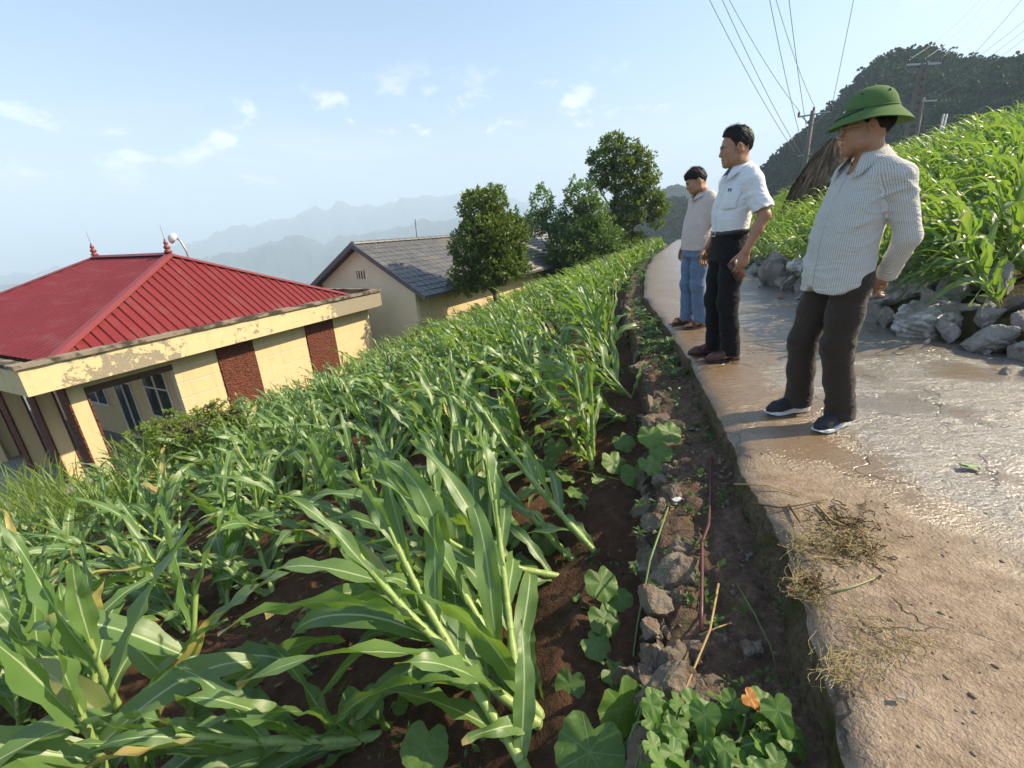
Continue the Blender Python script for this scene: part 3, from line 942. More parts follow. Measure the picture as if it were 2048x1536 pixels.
# ------------------------------------------------------------------ trees
def tree(name, base, trunk, limbs, lumps, nw, leaf, m, label, seed, group=None, wl=7, sx=1.0, sz=1.0):
    """trunk and limbs are paths of (x, y, z, radius) above the base; lumps are (x, y, z, rx, rz) that the twigs fill"""
    trunk = [(x * sx, y * sx, z * sz, r) for x, y, z, r in trunk]; limbs = [[(x * sx, y * sx, z * sz, r) for x, y, z, r in l] for l in limbs]
    lumps = [(x * sx, y * sx, z * sz, rx * sx, rz * sz) for x, y, z, rx, rz in lumps]
    rng = np.random.default_rng(seed)
    T = empty(name, base, (0, 0, 0), label, 'tree', group)
    MB().tube([p[:3] for p in trunk], [p[3] for p in trunk], 9).build('trunk', M_BARK, T, True)
    allp = np.array([p[:3] for l in [trunk] + limbs for p in l[1:]])
    for l in limbs:
        MB().tube([p[:3] for p in l], [p[3] for p in l], 7).build('limb', M_BARK, T, True)
    lum = np.array(lumps, float)
    wgt = lum[:, 3] ** 2 * lum[:, 4]; wgt /= wgt.sum()
    k = rng.choice(len(lum), nw, p=wgt)
    d = rng.normal(size=(nw, 3)); d /= np.linalg.norm(d, axis=1, keepdims=True)
    rad = rng.uniform(.35, 1.0, nw) ** .6
    rad = np.where(rng.random(nw) < .12, rad * 1.28, rad)
    C = lum[k, :3] + d * rad[:, None] * np.stack([lum[k, 3], lum[k, 3], lum[k, 4]], 1)
    out = d * [1, 1, 1.0] + [0, 0, .35]
    # leaves: whorls at twig ends
    CC = np.repeat(C, wl, 0); OO = np.repeat(out, wl, 0) * .55 + rng.normal(size=(nw * wl, 3)) * .62
    CC = CC + rng.normal(size=CC.shape) * leaf * .22
    V, F = cards(CC, OO, rng.uniform(.7, 1.25, len(CC)) * leaf, rng.uniform(.34, .46, len(CC)) * leaf, rng)
    me = np_mesh('crown', V, F, True); me.materials.append(m)
    mesh_obj('crown', me, None, T)
    # twigs
    tw = MB()
    for q in rng.choice(nw, min(nw, 170), replace=False):
        p = C[q]; b = allp[np.argmin(((allp - p) ** 2).sum(1) + 2.0 * np.maximum(allp[:, 2] - p[2], 0))]
        if np.linalg.norm(p - b) < 1.8:
            mid = (p + b) / 2 + [0, 0, .08]
            tw.tube([b, mid, p], [.016, .010, .004], 4, False)
    tw.build('twigs', M_BARK, T)
    return T
tree('round_tree', (-.50, 17.3, -2.2),
     [(0, 0, 0, .10), (.03, 0, .7, .085), (-.03, 0, 1.4, .075), (.02, 0, 2.2, .06), (.0, 0, 3.2, .04), (0, 0, 4.2, .02)],
     [[(-.03, 0, 1.0, .05), (-.5, -.1, 1.5, .04), (-.95, -.1, 2.0, .02)], [(0, 0, 1.3, .05), (.5, .1, 2.0, .035), (.8, 0, 2.9, .02)], [(.02, 0, 2.2, .04), (-.4, .1, 3.0, .03), (-.6, 0, 3.9, .015)], [(0, 0, 1.8, .04), (.1, -.5, 2.5, .03), (.2, -.8, 3.1, .015)]],
     [(-.35, 0, 3.95, .62, .75), (.1, 0, 4.25, .45, .55), (-.75, 0, 2.7, .55, .8), (.35, 0, 3.1, .75, .85), (.75, .1, 2.9, .5, .8), (-.1, -.3, 3.0, .8, .9), (-.85, -.1, 1.75, .55, .55), (-.35, 0, 1.55, .7, .45), (.55, 0, 1.95, .65, .45), (-1.0, 0, 1.25, .4, .35), (.1, -.3, 2.1, .75, .7)],
     2700, .165, M_TREE1, 'rounded dark green tree standing against the grey tiled roof', 11, sx=1.18)
tree('leafy_tree', (3.3, 25.5, -2.6),
     [(0, 0, 0, .12), (-.1, 0, 1.2, .10), (-.35, 0, 2.2, .08), (-.7, 0, 3.2, .06), (-.9, 0, 4.6, .03)],
     [[(-.1, 0, 1.2, .08), (.5, 0, 2.2, .06), (1.0, 0, 3.3, .04), (1.2, 0, 4.4, .02)], [(-.35, 0, 2.2, .05), (-1.0, 0, 2.9, .03), (-1.3, 0, 3.8, .02)], [(0, 0, .8, .06), (.9, 0, 1.7, .04), (1.9, 0, 2.2, .02)]],
     [(-.95, 0, 4.9, .55, .8), (-1.3, 0, 3.8, .55, .7), (-.5, 0, 4.0, .6, .7), (.7, 0, 5.0, .75, .85), (1.2, 0, 4.2, .8, .8), (.4, 0, 3.5, 1.0, .8), (1.5, 0, 2.9, 1.1, .9), (.2, 0, 2.3, 1.2, .9), (1.0, 0, 1.7, 1.4, .7), (2.3, 0, 2.0, .8, .6), (-.4, 0, 1.6, .7, .6), (2.2, -.2, 1.1, .9, .5)],
     3300, .20, M_TREE2, 'loose light green tree rising past the far end of the tiled roof', 12, sx=1.22)
tree('tall_tree', (7.0, 28.3, -1.6),
     [(0, 0, 0, .15), (-.1, 0, 1.5, .13), (-.35, 0, 3.2, .10), (-.3, 0, 4.8, .07), (-.4, 0, 6.6, .04), (-.5, 0, 7.8, .02)],
     [[(-.35, 0, 3.0, .07), (.5, 0, 3.8, .05), (1.3, 0, 4.5, .03)], [(-.3, 0, 4.6, .06), (.4, 0, 5.6, .04), (.9, 0, 6.4, .02)], [(-.35, 0, 3.6, .06), (-1.1, 0, 4.9, .04), (-1.4, 0, 6.0, .02)], [(-.1, 0, 1.6, .07), (.8, 0, 2.7, .05), (1.7, 0, 3.3, .02)]],
     [(-.55, 0, 7.7, .6, .55), (.35, 0, 7.3, .6, .5), (-1.1, 0, 6.8, .7, .6), (.1, 0, 6.4, .8, .6), (1.0, 0, 6.6, .6, .55), (-1.2, 0, 5.7, .6, .55), (-.2, 0, 5.4, .9, .55), (.9, 0, 5.3, .8, .6), (1.5, 0, 5.6, .5, .6), (1.6, 0, 4.4, .7, .45), (.4, 0, 4.2, .9, .5), (2.0, 0, 3.7, .6, .5), (.2, 0, 3.2, 1.0, .5), (1.9, 0, 2.9, .45, .4), (-.7, 0, 2.4, 1.1, .9), (.3, 0, 1.6, 1.1, .7)],
     3200, .215, M_TREE1, 'tallest tree, with a dark open crown of drooping boughs beside the path', 13, sx=1.12, sz=.90)
tree('bush', (10.8, 24.6, -0.35), [(0, 0, 0, .03), (.0, 0, .5, .02), (0, 0, .9, .01)], [[(0, 0, .3, .015), (.3, 0, .7, .01)]],
     [(0, 0, .75, .35, .35), (.4, 0, .55, .4, .3), (-.25, 0, .4, .3, .25)], 260, .14, M_BUSH, 'small yellow-green bush at the far end of the path', 14)['category'] = 'bush'

# ------------------------------------------------------------------ air
hz_ = MB().box(-7600, 7600, -1200, 7600, -420, 360).build('haze', None)
def _haze():
    m = bpy.data.materials.new('haze_air'); m.use_nodes = True
    t = m.node_tree; t.nodes.clear()
    w_ = NT(t)
    v = w_.n('ShaderNodeVolumePrincipled', {'Color': (0.66, 0.82, 1.0, 1), 'Density': 0.00046, 'Anisotropy': 0.0})
    o = t.nodes.new('ShaderNodeOutputMaterial')
    t.links.new(v.outputs[0], o.inputs['Volume'])
    return m
hz_.data.materials.append(_haze())
tag(hz_, kind='stuff')
# ------------------------------------------------------------------ maize
def _maize_leaf(w):
    uv = w.uv()
    u, v, _ = w.sep(uv)
    gi = w.n('ShaderNodeNewGeometry')
    rnd = w.n('ShaderNodeObjectInfo').outputs['Random']
    isl = gi.outputs['Random Per Island']
    pos = gi.outputs['Position']
    big = w.noise(pos, 0.9, 3, 0.6)
    r = w.math('FRACT', w.math('ADD', rnd, w.math('MULTIPLY', isl, 3.7)))
    du = w.math('ABSOLUTE', w.math('SUBTRACT', u, 0.5))
    mid = w.math('SUBTRACT', 1.0, w.step(du, 0.022, 0.050))
    mid = w.math('MULTIPLY', mid, w.math('SUBTRACT', 1.0, w.step(v, 0.80, 1.0)))
    vein = w.noise(w.comb(w.math('MULTIPLY', u, 70), w.math('MULTIPLY', v, 2.0), r), 1.0, 2, 0.6)
    f_ = w.math('ADD', w.math('MULTIPLY', r, 0.55), w.math('MULTIPLY', big, 0.5))
    c = w.mix(f_, (0.058, 0.132, 0.040), (0.155, 0.245, 0.068))
    c = w.mix(w.math('MULTIPLY', w.step(vein, 0.40, 0.72), 0.35), c, (0.13, 0.22, 0.085))
    # pale young tissue near the base, some leaf tips dried
    c = w.mix(w.math('MULTIPLY', w.math('SUBTRACT', 1.0, w.step(v, 0.0, 0.22)), 0.55), c, (0.20, 0.29, 0.09))
    c = w.mix(mid, c, (0.40, 0.50, 0.27))
    dry = w.math('MULTIPLY', w.step(w.math('ADD', v, w.math('MULTIPLY', vein, 0.06)), 0.95, 0.99), w.step(r, 0.55, 0.6))
    c = w.mix(dry, c, (0.38, 0.29, 0.13))
    old = w.math('MULTIPLY', w.step(r, 0.955, 0.965), w.step(w.math('ADD', v, w.math('MULTIPLY', big, 0.5)), 0.25, 0.75))
    c = w.mix(old, c, (0.42, 0.34, 0.12))
    tear = w.noise(w.comb(w.math('MULTIPLY', u, 5), w.math('MULTIPLY', v, 9), w.math('MULTIPLY', r, 40)), 1.0, 3, 0.6)
    c = w.mix(w.math('MULTIPLY', w.step(tear, 0.66, 0.72), 0.35), c, (0.24, 0.27, 0.10))
    tr = w.mix(mid, w.mix(big, (0.24, 0.44, 0.03), (0.36, 0.54, 0.05)), (0.30, 0.40, 0.10))
    nrm = w.bump(w.math('ADD', w.math('MULTIPLY', vein, 0.5), mid), 0.22, 0.004)
    pb = P(w, c, w.math('ADD', 0.31, w.math('MULTIPLY', vein, 0.20)), nrm, spec=0.6)
    tb = w.n('ShaderNodeBsdfTranslucent', {'Color': tr, 'Normal': nrm}).outputs[0]
    return w.n('ShaderNodeMixShader', {0: 0.34, 1: pb, 2: tb}).outputs[0]
M_LEAF = mat('maize_leaf', _maize_leaf)
def _maize_stalk(w):
    uv = w.uv()
    u, v, _ = w.sep(uv)
    n = w.noise(w.comb(w.math('MULTIPLY', u, 30), w.math('MULTIPLY', v, 3), 0.0), 1.0, 3, 0.6)
    c = w.mix(n, (0.20, 0.31, 0.075), (0.34, 0.44, 0.14))
    c = w.mix(w.math('SUBTRACT', 1.0, w.step(v, 0.07, 0.19)), c, w.mix(n, (0.09, 0.018, 0.022), (0.24, 0.11, 0.07)))
    ring = w.step(w.math('ABSOLUTE', w.math('SUBTRACT', w.math('FRACT', w.math('MULTIPLY', v, 7.0)), 0.5)), 0.44, 0.48)
    c = w.mix(w.math('MULTIPLY', ring, 0.45), c, (0.40, 0.42, 0.20))
    pb = P(w, c, 0.42, w.bump(n, 0.15, 0.003), spec=0.4)
    tb = w.n('ShaderNodeBsdfTranslucent', {'Color': (0.34, 0.44, 0.10, 1)}).outputs[0]
    return w.n('ShaderNodeMixShader', {0: 0.12, 1: pb, 2: tb}).outputs[0]
M_STALK = mat('maize_stalk', _maize_stalk)

WIND = np.array([-0.80, 0.52, -0.05])

def leaf_path(p, t0, L, grav, wind, n, rng, stiff=0.25):
    """midrib of a blade: stiff at first, then bending with its own weight and the wind"""
    P_, T_ = [p.copy()], [nz3(t0)]
    t = nz3(t0); ds = L / n
    for i in range(n):
        s = (i + .5) / n
        k = max(0, s - stiff * .6) ** .8
        t = nz3(t + ds / L * (grav * k * np.array([0, 0, -1.]) * 2.7 + wind * k * WIND * 2.0) + rng.normal(size=3) * .018)
        p = p + t * ds
        P_.append(p.copy()); T_.append(t.copy())
    return np.array(P_), np.array(T_)

def leaf_arrays(P_, T_, W, rng, nw=4, twist=0.0, fold=0.35, wave=0.012, side0=None, young=False):
    n = len(P_) - 1
    s = np.linspace(0, 1, n + 1)
    wid = np.minimum(1, 0.50 + 1.7 * s) * (1 - np.clip((s - .45) / .55, 0, 1) ** 1.7)
    if young: wid = np.minimum(1, .35 + 1.3 * s) * (1 - np.clip((s - .35) / .65, 0, 1) ** 1.4)
    wid = np.maximum(wid * W, W * .012)
    V, UV = [], []
    t = T_[0]
    side = side0 if side0 is not None else np.cross(t, UPV)
    if np.linalg.norm(side) < .05: side = np.cross(t, np.array([1., 0, 0]))
    side = nz3(side)
    us = np.linspace(-1, 1, nw + 1)
    ph1, ph2 = rng.uniform(0, 6.28, 2); fq = rng.uniform(2.2, 4.5)
    drift = rng.normal() * .5
    for i in range(n + 1):
        t = T_[i]
        side = nz3(side - t * np.dot(side, t))
        nrm = np.cross(side, t)
        a = twist * s[i] + .25 * drift * math.sin(s[i] * 4)
        sd = side * math.cos(a) + nrm * math.sin(a)
        nm = nrm * math.cos(a) - side * math.sin(a)
        fo = fold * (1 - .75 * min(1, s[i] * 1.6)) + .07
        for u in us:
            wv = wave * (abs(u) ** 1.6) * math.sin(2 * math.pi * fq * s[i] + (ph1 if u < 0 else ph2)) * min(1, s[i] * 3)
            V.append(P_[i] + sd * u * wid[i] * .5 + nm * (abs(u) * wid[i] * .5 * fo + wv))
            UV.append((u * .5 + .5, s[i]))
    return np.array(V), np.array(UV), grid_faces(n + 1, nw + 1)

def stalk_arrays(path, r0, r1, nseg=6):
    n = len(path)
    V, UV = [], []
    a = None
    for i in range(n):
        t = nz3(path[min(i + 1, n - 1)] - path[max(i - 1, 0)])
        if a is None: a = nz3(np.cross(t, np.array([0.3, 1, .2])))
        a = nz3(a - t * np.dot(a, t)); b = np.cross(t, a)
        f = i / (n - 1)
        r = r0 + (r1 - r0) * f
        r *= 1.0 + .16 * (abs(((f * 7) % 1) - .5) > .42) + .35 * max(0, .06 - f) / .06
        for k in range(nseg + 1):
            an = 2 * math.pi * k / nseg
            V.append(path[i] + (a * math.cos(an) + b * math.sin(an)) * r); UV.append((k / nseg, f))
    return np.array(V), np.array(UV), grid_faces(n, nseg + 1)

def maize_stalk(rng, base, lean_dir, lean, length, nleaf, LW, LL, hi=True, curl=0.35, droop=1.0, wind=1.0, r0=.0135):
    """one stalk and its blades. returns ('stalk'|'leaf', V, UV, F) pieces"""
    pieces = []
    ld = nz3(np.array([lean_dir[0], lean_dir[1], 0.0]))
    ns = 15 if hi else 7
    path = [np.array(base, float)]
    for i in range(ns - 1):
        f = i / (ns - 2)
        a = lean * (1 - curl * f * f) * min(1.0, .25 + f * 6)           # bends over just above the root, turns up towards the top
        t = ld * math.sin(a) + UPV * math.cos(a)
        path.append(path[-1] + t * length / (ns - 1))
    path = np.array(path)
    V, UV, F = stalk_arrays(path, r0, r0 * .45, 7 if hi else 4)
    pieces.append(('stalk', V, UV, F))
    az = rng.uniform(0, math.pi)
    for k in range(nleaf):
        f = .14 + .84 * (k + rng.uniform(-.2, .2)) / nleaf
        f = min(max(f, .05), .98)
        fi = f * (ns - 1); i = int(min(fi, ns - 2)); p = path[i] * (1 - (fi - i)) + path[i + 1] * (fi - i)
        t = nz3(path[i + 1] - path[i])
        b1 = nz3(np.cross(t, np.array([math.cos(az), math.sin(az), .1]))); b2 = np.cross(t, b1)
        an = az + math.pi * k + rng.normal() * .35
        out = b1 * math.cos(an) + b2 * math.sin(an)
        top = k >= nleaf - 2
        ang = rng.uniform(.40, .95) if not top else rng.uniform(.08, .30)
        t0 = nz3(t * math.cos(ang) + out * math.sin(ang))
        L = LL * rng.uniform(.75, 1.12) * (0.62 if k == 0 else 1.0) * (0.60 if k == nleaf - 1 else 1)
        W = LW * rng.uniform(.8, 1.15) * (.75 if k == 0 or top else 1)
        nl = 13 if hi else 7
        g = droop * rng.uniform(.5, 1.35) * (1.0 if top else 1)
        Pp, Tt = leaf_path(p, t0, L, g, wind * rng.uniform(.3, 1.0), nl, rng, .35 if not top else .6)
        V, UV, F = leaf_arrays(Pp, Tt, W, rng, 4 if hi else 2, rng.normal() * 1.0, .42 if not top else .9, .016 if hi else .010, np.cross(t0, out) if abs(np.dot(t0, UPV)) > .9 else None, top)
        pieces.append(('leaf', V, UV, F))
        # sheath hugging the stalk below the blade
        if hi:
            j0 = max(0, i - 2); seg = path[j0:i + 2]
            if len(seg) > 2:
                sv, su, sf = stalk_arrays(seg, r0 * (1.05 - .5 * f), r0 * (1.18 - .5 * f), 7)
                su = su * [1, .35] + [0, .4]
                pieces.append(('stalk', sv, su, sf))
    return pieces

def join(pieces):
    V = np.concatenate([p[1] for p in pieces]); UV = np.concatenate([p[2] for p in pieces])
    off = np.cumsum([0] + [len(p[1]) for p in pieces[:-1]])
    F = np.concatenate([p[3] + o for p, o in zip(pieces, off)])
    return V, UV, F

def clump_pieces(seed, hi, nst, lean, length, LW, LL, curl=.35, spread=.05, lean_az=None, droop=1.0, wind=1.0, nleaf=(7, 9), r0=.0135, jit=.28):
    rng = np.random.default_rng(seed)
    az = math.atan2(WIND[1], WIND[0]) if lean_az is None else lean_az
    st = []
    for s in range(nst):
        a = az + rng.normal() * jit
        b = np.array([rng.normal() * spread, rng.normal() * spread, -.12])
        st.append(maize_stalk(rng, b, (math.cos(a), math.sin(a)), max(0.03, lean + rng.normal() * .14), (length + .07) * rng.uniform(.85, 1.12),
                              int(rng.integers(*nleaf)), LW, LL, hi, curl, droop, wind, r0))
    return st

class Proto:
    """meshes of one plant: every blade its own mesh (near), or stalk and foliage (further off)"""
    def __init__(s, *a, **k):
        s.a, s.k = a, k
        s._leaf = s._two = s._lo = None
    def leafy(s):
        if s._leaf is None:
            s._leaf = []
            for stalk in clump_pieces(s.a[0], True, *s.a[1:], **s.k):
                sp = [p for p in stalk if p[0] == 'stalk']
                V, UV, F = join(sp)
                me = np_mesh('stalk', V, F, True, UV); me.materials.append(M_STALK)
                s._leaf.append(('stalk', me))
                for p in stalk:
                    if p[0] == 'leaf':
                        me = np_mesh('leaf', p[1], p[3], True, p[2]); me.materials.append(M_LEAF)
                        s._leaf.append(('leaf', me))
        return s._leaf
    def two(s):
        if s._two is None:
            al = [p for st in clump_pieces(s.a[0], True, *s.a[1:], **s.k) for p in st]
            s._two = []
            for nm, kind, m in (('stalk', 'stalk', M_STALK), ('foliage', 'leaf', M_LEAF)):
                V, UV, F = join([p for p in al if p[0] == kind])
                me = np_mesh(nm, V, F, True, UV); me.materials.append(m)
                s._two.append((nm, me))
        return s._two
    def lo(s):
        if s._lo is None:
            al = [p for st in clump_pieces(s.a[0], False, *s.a[1:], **s.k) for p in st]
            s._lo = join([p for p in al if p[0] == 'leaf']), join([p for p in al if p[0] == 'stalk'])
        return s._lo

def place(parts, loc, rot, scale, label, group, name='maize_plant'):
    E_ = empty(name, loc, rot, label, 'maize plant', group)
    E_.scale = (scale,) * 3
    for nm, me in parts:
        mesh_obj(nm, me, None, E_)
    return E_
def copy_plant(src, loc, rot, scale, label, group):
    c = src.copy(); COL.objects.link(c)
    c.location = loc; c.rotation_euler = rot; c.scale = (scale,) * 3
    c['label'] = label; c['group'] = group
    for ch in list(src.children):
        d = ch.copy(); COL.objects.link(d); d.parent = c
    return c
GROUPS = {}
def copy_or_make(key, parts, loc, rot, scale, label, group):
    if key in GROUPS:
        return copy_plant(GROUPS[key], loc, rot, scale, label, group)
    GROUPS[key] = place(parts, loc, rot, scale, label, group)
    return GROUPS[key]

WAZ = math.atan2(WIND[1], WIND[0])
# the plants nearest the viewer, each with its own pose: root point in the picture, direction it lies, lean, length ...
HERO = [
    # (u, v), lean azimuth, lean, n stalks, length, leaf width, leaf length, curl, spread, seed, label
    ((1112, 1508), 2.02, .98, 4, 1.05, .088, .70, .45, .05, 101, 'biggest maize clump at the front, blown over, thick stalks rising from beside the squash vine'),
    ((770, 1480), 3.12, 1.42, 3, .80, .070, .52, .25, .05, 102, 'maize laid flat on soil at the bottom of the picture, pale stalks pointing left'),
    ((330, 1590), 1.30, .20, 3, .84, .120, .72, .1, .07, 103, 'broad-leaved upright maize at the bottom left corner of the field'),
    ((118, 1330), 1.2, .15, 2, .66, .095, .56, .1, .03, 104, 'upright pale-sheathed maize at the left edge, behind the broad-leaved corner clump'),
    ((1205, 1130), 2.45, 1.00, 1, 1.10, .060, .55, .3, .02, 105, 'single long maize stalk leaning far over bare soil, just behind the big front clump'),
    ((1160, 1150), 2.85, 1.28, 2, .85, .055, .55, .4, .03, 106, 'maize lying low across the soil behind the big front clump'),
    ((1212, 930), 1.8, .10, 2, .80, .052, .46, .0, .05, 107, 'upright maize with straight pale stalks beside the stony bank'),
    ((1180, 920), 2.35, .72, 3, .95, .050, .48, .2, .05, 108, 'maize leaning left out of the same hill as the upright stalks beside the stony bank'),
    ((288, 1045), 1.5, .10, 2, .60, .060, .50, .0, .03, 109, 'small upright maize standing alone on brown soil at the left'),
    ((545, 1195), 2.75, 1.28, 2, .72, .055, .50, .3, .03, 110, 'maize lying toward the left on bare brown soil in the middle of the field'),
    ((-60, 1480), 1.25, .40, 2, .66, .10, .66, .1, .05, 111, 'maize at the left edge whose wide pale leaf reaches into view'),
    ((20, 1330), 2.2, .8, 3, .70, .075, .60, .3, .06, 112, 'maize bent over at the far left, its leaves hanging over the slope'),
    ((560, 1010), 2.5, .75, 3, .80, .065, .58, .3, .05, 113, 'bushy maize leaning left in the middle of the field behind the patch of bare soil'),
    ((930, 1240), 2.55, .98, 4, 1.0, .085, .70, .35, .07, 114, 'maize pressed under the big front clump with dark leaves hanging to the soil'),
    ((1000, 1290), 2.6, 1.15, 3, .85, .085, .66, .35, .05, 116, 'maize spread flat under the left side of the big front clump, tips on soil'),
    ((1000, 1080), 2.35, .85, 3, .90, .070, .60, .35, .05, 117, 'maize blown over in front of the leaning stalks, top in mid-picture'),
    ((760, 1090), 2.5, .90, 3, .80, .075, .60, .35, .06, 118, 'maize bent over in the middle of the field, left of the big front clump'),
    ((150, 1500), 1.8, .55, 3, .66, .092, .60, .2, .06, 120, 'dark broad-leaved maize squeezed between two clumps at the lower left corner'),
    ((960, 960), 2.4, .70, 3, .90, .065, .56, .3, .05, 121, 'maize with a tall curled top behind the middle of the big clump'),
    ((760, 930), 2.4, .80, 3, .85, .065, .56, .3, .05, 122, 'bushy maize leaning left beyond the middle of the field'),
]
for (u, v), az_l, lean, nst, ln, lw, ll, curl, spr, seed, lab in HERO:
    p = on_field(u, v)
    st = Proto(seed, nst, lean, ln, lw, ll, curl, spr, az_l, 1.45, .8, (8, 11), .0165, .42).leafy()
    place(st, (p.x, p.y, p.z), (0, 0, 0), 1.0, lab, None)
HERO_XY = np.array([[*on_field(*h[0]).xy] for h in HERO])

PROTOS = [Proto(200 + i, n_, le, ln, .088, .70, cu, .06, WAZ + da, 1.7, .9, (7, 9), jit=.50) for i, (n_, le, ln, cu, da) in enumerate([
    (3, .95, .92, .4, 0), (2, 1.15, .95, .45, .25), (3, .75, .85, .3, -.2), (2, .22, .72, .1, .1), (3, 1.05, .92, .5, -.1), (2, 1.32, .85, .5, .3), (3, .6, .82, .2, .2), (2, .9, 1.0, .3, -.3)])]
PROTOR = [Proto(300 + i, n_, le, ln, .056, .86, cu, .10, math.pi + da, 2.3, 1.1, (11, 14)) for i, (n_, le, ln, cu, da) in enumerate([
    (3, .75, 1.1, .2, 0), (3, .95, 1.15, .3, .35), (3, .55, 1.0, .1, -.3), (3, 1.05, 1.15, .4, -.15), (3, .8, 1.15, .3, .2)])]

BARE = [(400, 1010), (300, 1190), (480, 1130), (820, 850), (1180, 1000)]
rng = np.random.default_rng(7)
spots = []
for d in np.arange(.22, 9.4, .56):
    for y in np.arange(.9, 27, .43):
        yy = y + rng.normal() * .10; dd = d + rng.normal() * .09
        x = float(kerb_x(yy) - strip_w(yy) - dd)
        dist = math.hypot(x, yy)
        v = Vector((x, yy, float(field_z(x, yy)) + .4 - CAMZ))
        dep = v.dot(_fw)
        if dep < .4: continue
        uu = 1024 + FPX * v.dot(_rt) / dep; vv = 768 - FPX * v.dot(_up) / dep
        if not (-160 < uu < 2000 and vv < 1650): continue
        if dist < 3.1 and x > -2.4: continue           # the hand-placed plants stand here
        if np.min(np.hypot(HERO_XY[:, 0] - x, HERO_XY[:, 1] - yy)) < .34: continue
        if min((Vector((x, yy)) - on_field(a_, b_).xy).length for a_, b_ in BARE) < .42: continue      # gaps of open soil
        # not inside the houses' plots
        q = Vector((x + 8.46, yy - 7.41)); lx, ly = q.x * .434 + q.y * .901, -q.x * .901 + q.y * .434
        if -1.2 < lx < 9.9 and ly > -.5: continue
        q = Vector((x + 2.886, yy - 15.87)); lx, ly = q.x * .5175 + q.y * .8557, -q.x * .8557 + q.y * .5175
        if lx > -.9 and ly > .1: continue
        if d > 7.6 and yy < 7 and rng.random() < .5: continue
        if rng.random() < (.24 if yy > 5 else .22): continue
        spots.append((dist, x, yy, 'field'))
for d in np.arange(.35, 16, .54):
    for y in np.arange(2.6, 33, .44):
        yy = y + rng.normal() * .14; dd = d + rng.normal() * .12
        x = float(road_right_x(yy) + dd)
        v = Vector((x, yy, float(hill_z(x, yy)) + .9 - CAMZ)); dep = v.dot(_fw)
        if dep < .4: continue
        uu = 1024 + FPX * v.dot(_rt) / dep
        if uu > 2190: continue
        if math.hypot(x - 9.95, yy - 14.9) < 1.15: continue      # the straw stack stands here
        spots.append((math.hypot(x, yy), x, yy, 'hillside'))
spots.sort()
cntf = cnth = 0
lo_leaf, lo_stalk, lo_off = {'field': [], 'hillside': []}, {'field': [], 'hillside': []}, {}
SLOT = 300 - len(HERO)
ind = [s for s in spots if s[3] == 'field'][:205]
ind += [s for s in spots if s[3] == 'hillside'][:SLOT - len(ind)]
ind_set = set(ind)
for s in spots:
    dist, x, y, where = s
    prots = PROTOS if where == 'field' else PROTOR
    pi_ = int(rng.integers(0, len(prots))); pr = prots[pi_]
    z = float(field_z(x, y)) if where == 'field' else float(hill_z(x, y))
    rz = rng.normal() * (.50 if where == 'field' else .3); sc = rng.uniform(.82, 1.14)
    if where == 'field': sc *= (.76 if y > 8 else .86 if y > 5 else .90)
    else: sc *= .84 * rng.uniform(.85, 1.05) * (.66 if y > 7 and x - float(road_right_x(y)) < 3.2 else 1.0)
    if s in ind_set:
        if where == 'field':
            cntf += 1
            near = cntf <= 70
            d_ = float(kerb_x(y) - strip_w(y)) - x
            pose = 'upright maize' if pi_ == 3 else ('flattened maize' if pi_ == 5 else 'wind-bent maize')
            area = ('in the row along the stony bank' + (', beyond the three men' if y > 5.2 else ', this side of the third man') if d_ < .8 else
                    ('at the lower left edge of the field below the veranda' if y < 5 else 'at the lower edge of the field facing the brown columns' if y < 11 else 'at the lower edge of the field by the tiled house') if d_ > 4.9 else
                    'in the far part of the field toward the trees' if y > 8.5 else 'mid-field, just past the three men' if y > 5.4 else
                    'mid-field, level with the man in white' if y > 3.4 else 'in the near field, level with the helmeted man')
            if where == 'field' and d_ > 2.6 and 'level' in area: area = area.replace('level', 'well down the slope, level')
            lab = '%s %s' % (pose, area)
            grp = lab
        else:
            cnth += 1
            near = cnth <= 20
            d_ = x - float(road_right_x(y))
            lab = ('tall arching maize in the first rows above the stone pile' if d_ < 1.7 else 'tall arching maize higher on the slope right of the helmeted man') + (', behind the men' if y > 7 else '')
            grp = lab
        copy_or_make((where, pi_, near), pr.leafy() if near else pr.two(), (x, y, z), (0, 0, rz), sc, lab, grp)
    else:
        ca, sa = math.cos(rz), math.sin(rz)
        R_ = np.array([[ca, sa, 0], [-sa, ca, 0], [0, 0, 1]]) * sc
        for (V, UV, F), dst in zip(pr.lo(), (lo_leaf[where], lo_stalk[where])):
            dst.append((None, V @ R_ + [x, y, z], UV, F))
for where, lab in (('field', 'mass of green maize filling the far part of the field toward the houses'), ('hillside', 'mass of tall green maize covering the upper slope at the right')):
    E_ = empty('maize_stand', (0, 0, 0), (0, 0, 0), lab, 'maize')
    E_['kind'] = 'stuff'
    for nm, lst, m in (('foliage', lo_leaf[where], M_LEAF), ('stalks', lo_stalk[where], M_STALK)):
        V, UV, F = join(lst)
        me = np_mesh(nm, V, F, True, UV); me.materials.append(m)
        tag(mesh_obj(nm, me, None, E_), kind='stuff')
print('maize', len(spots), cntf, cnth)
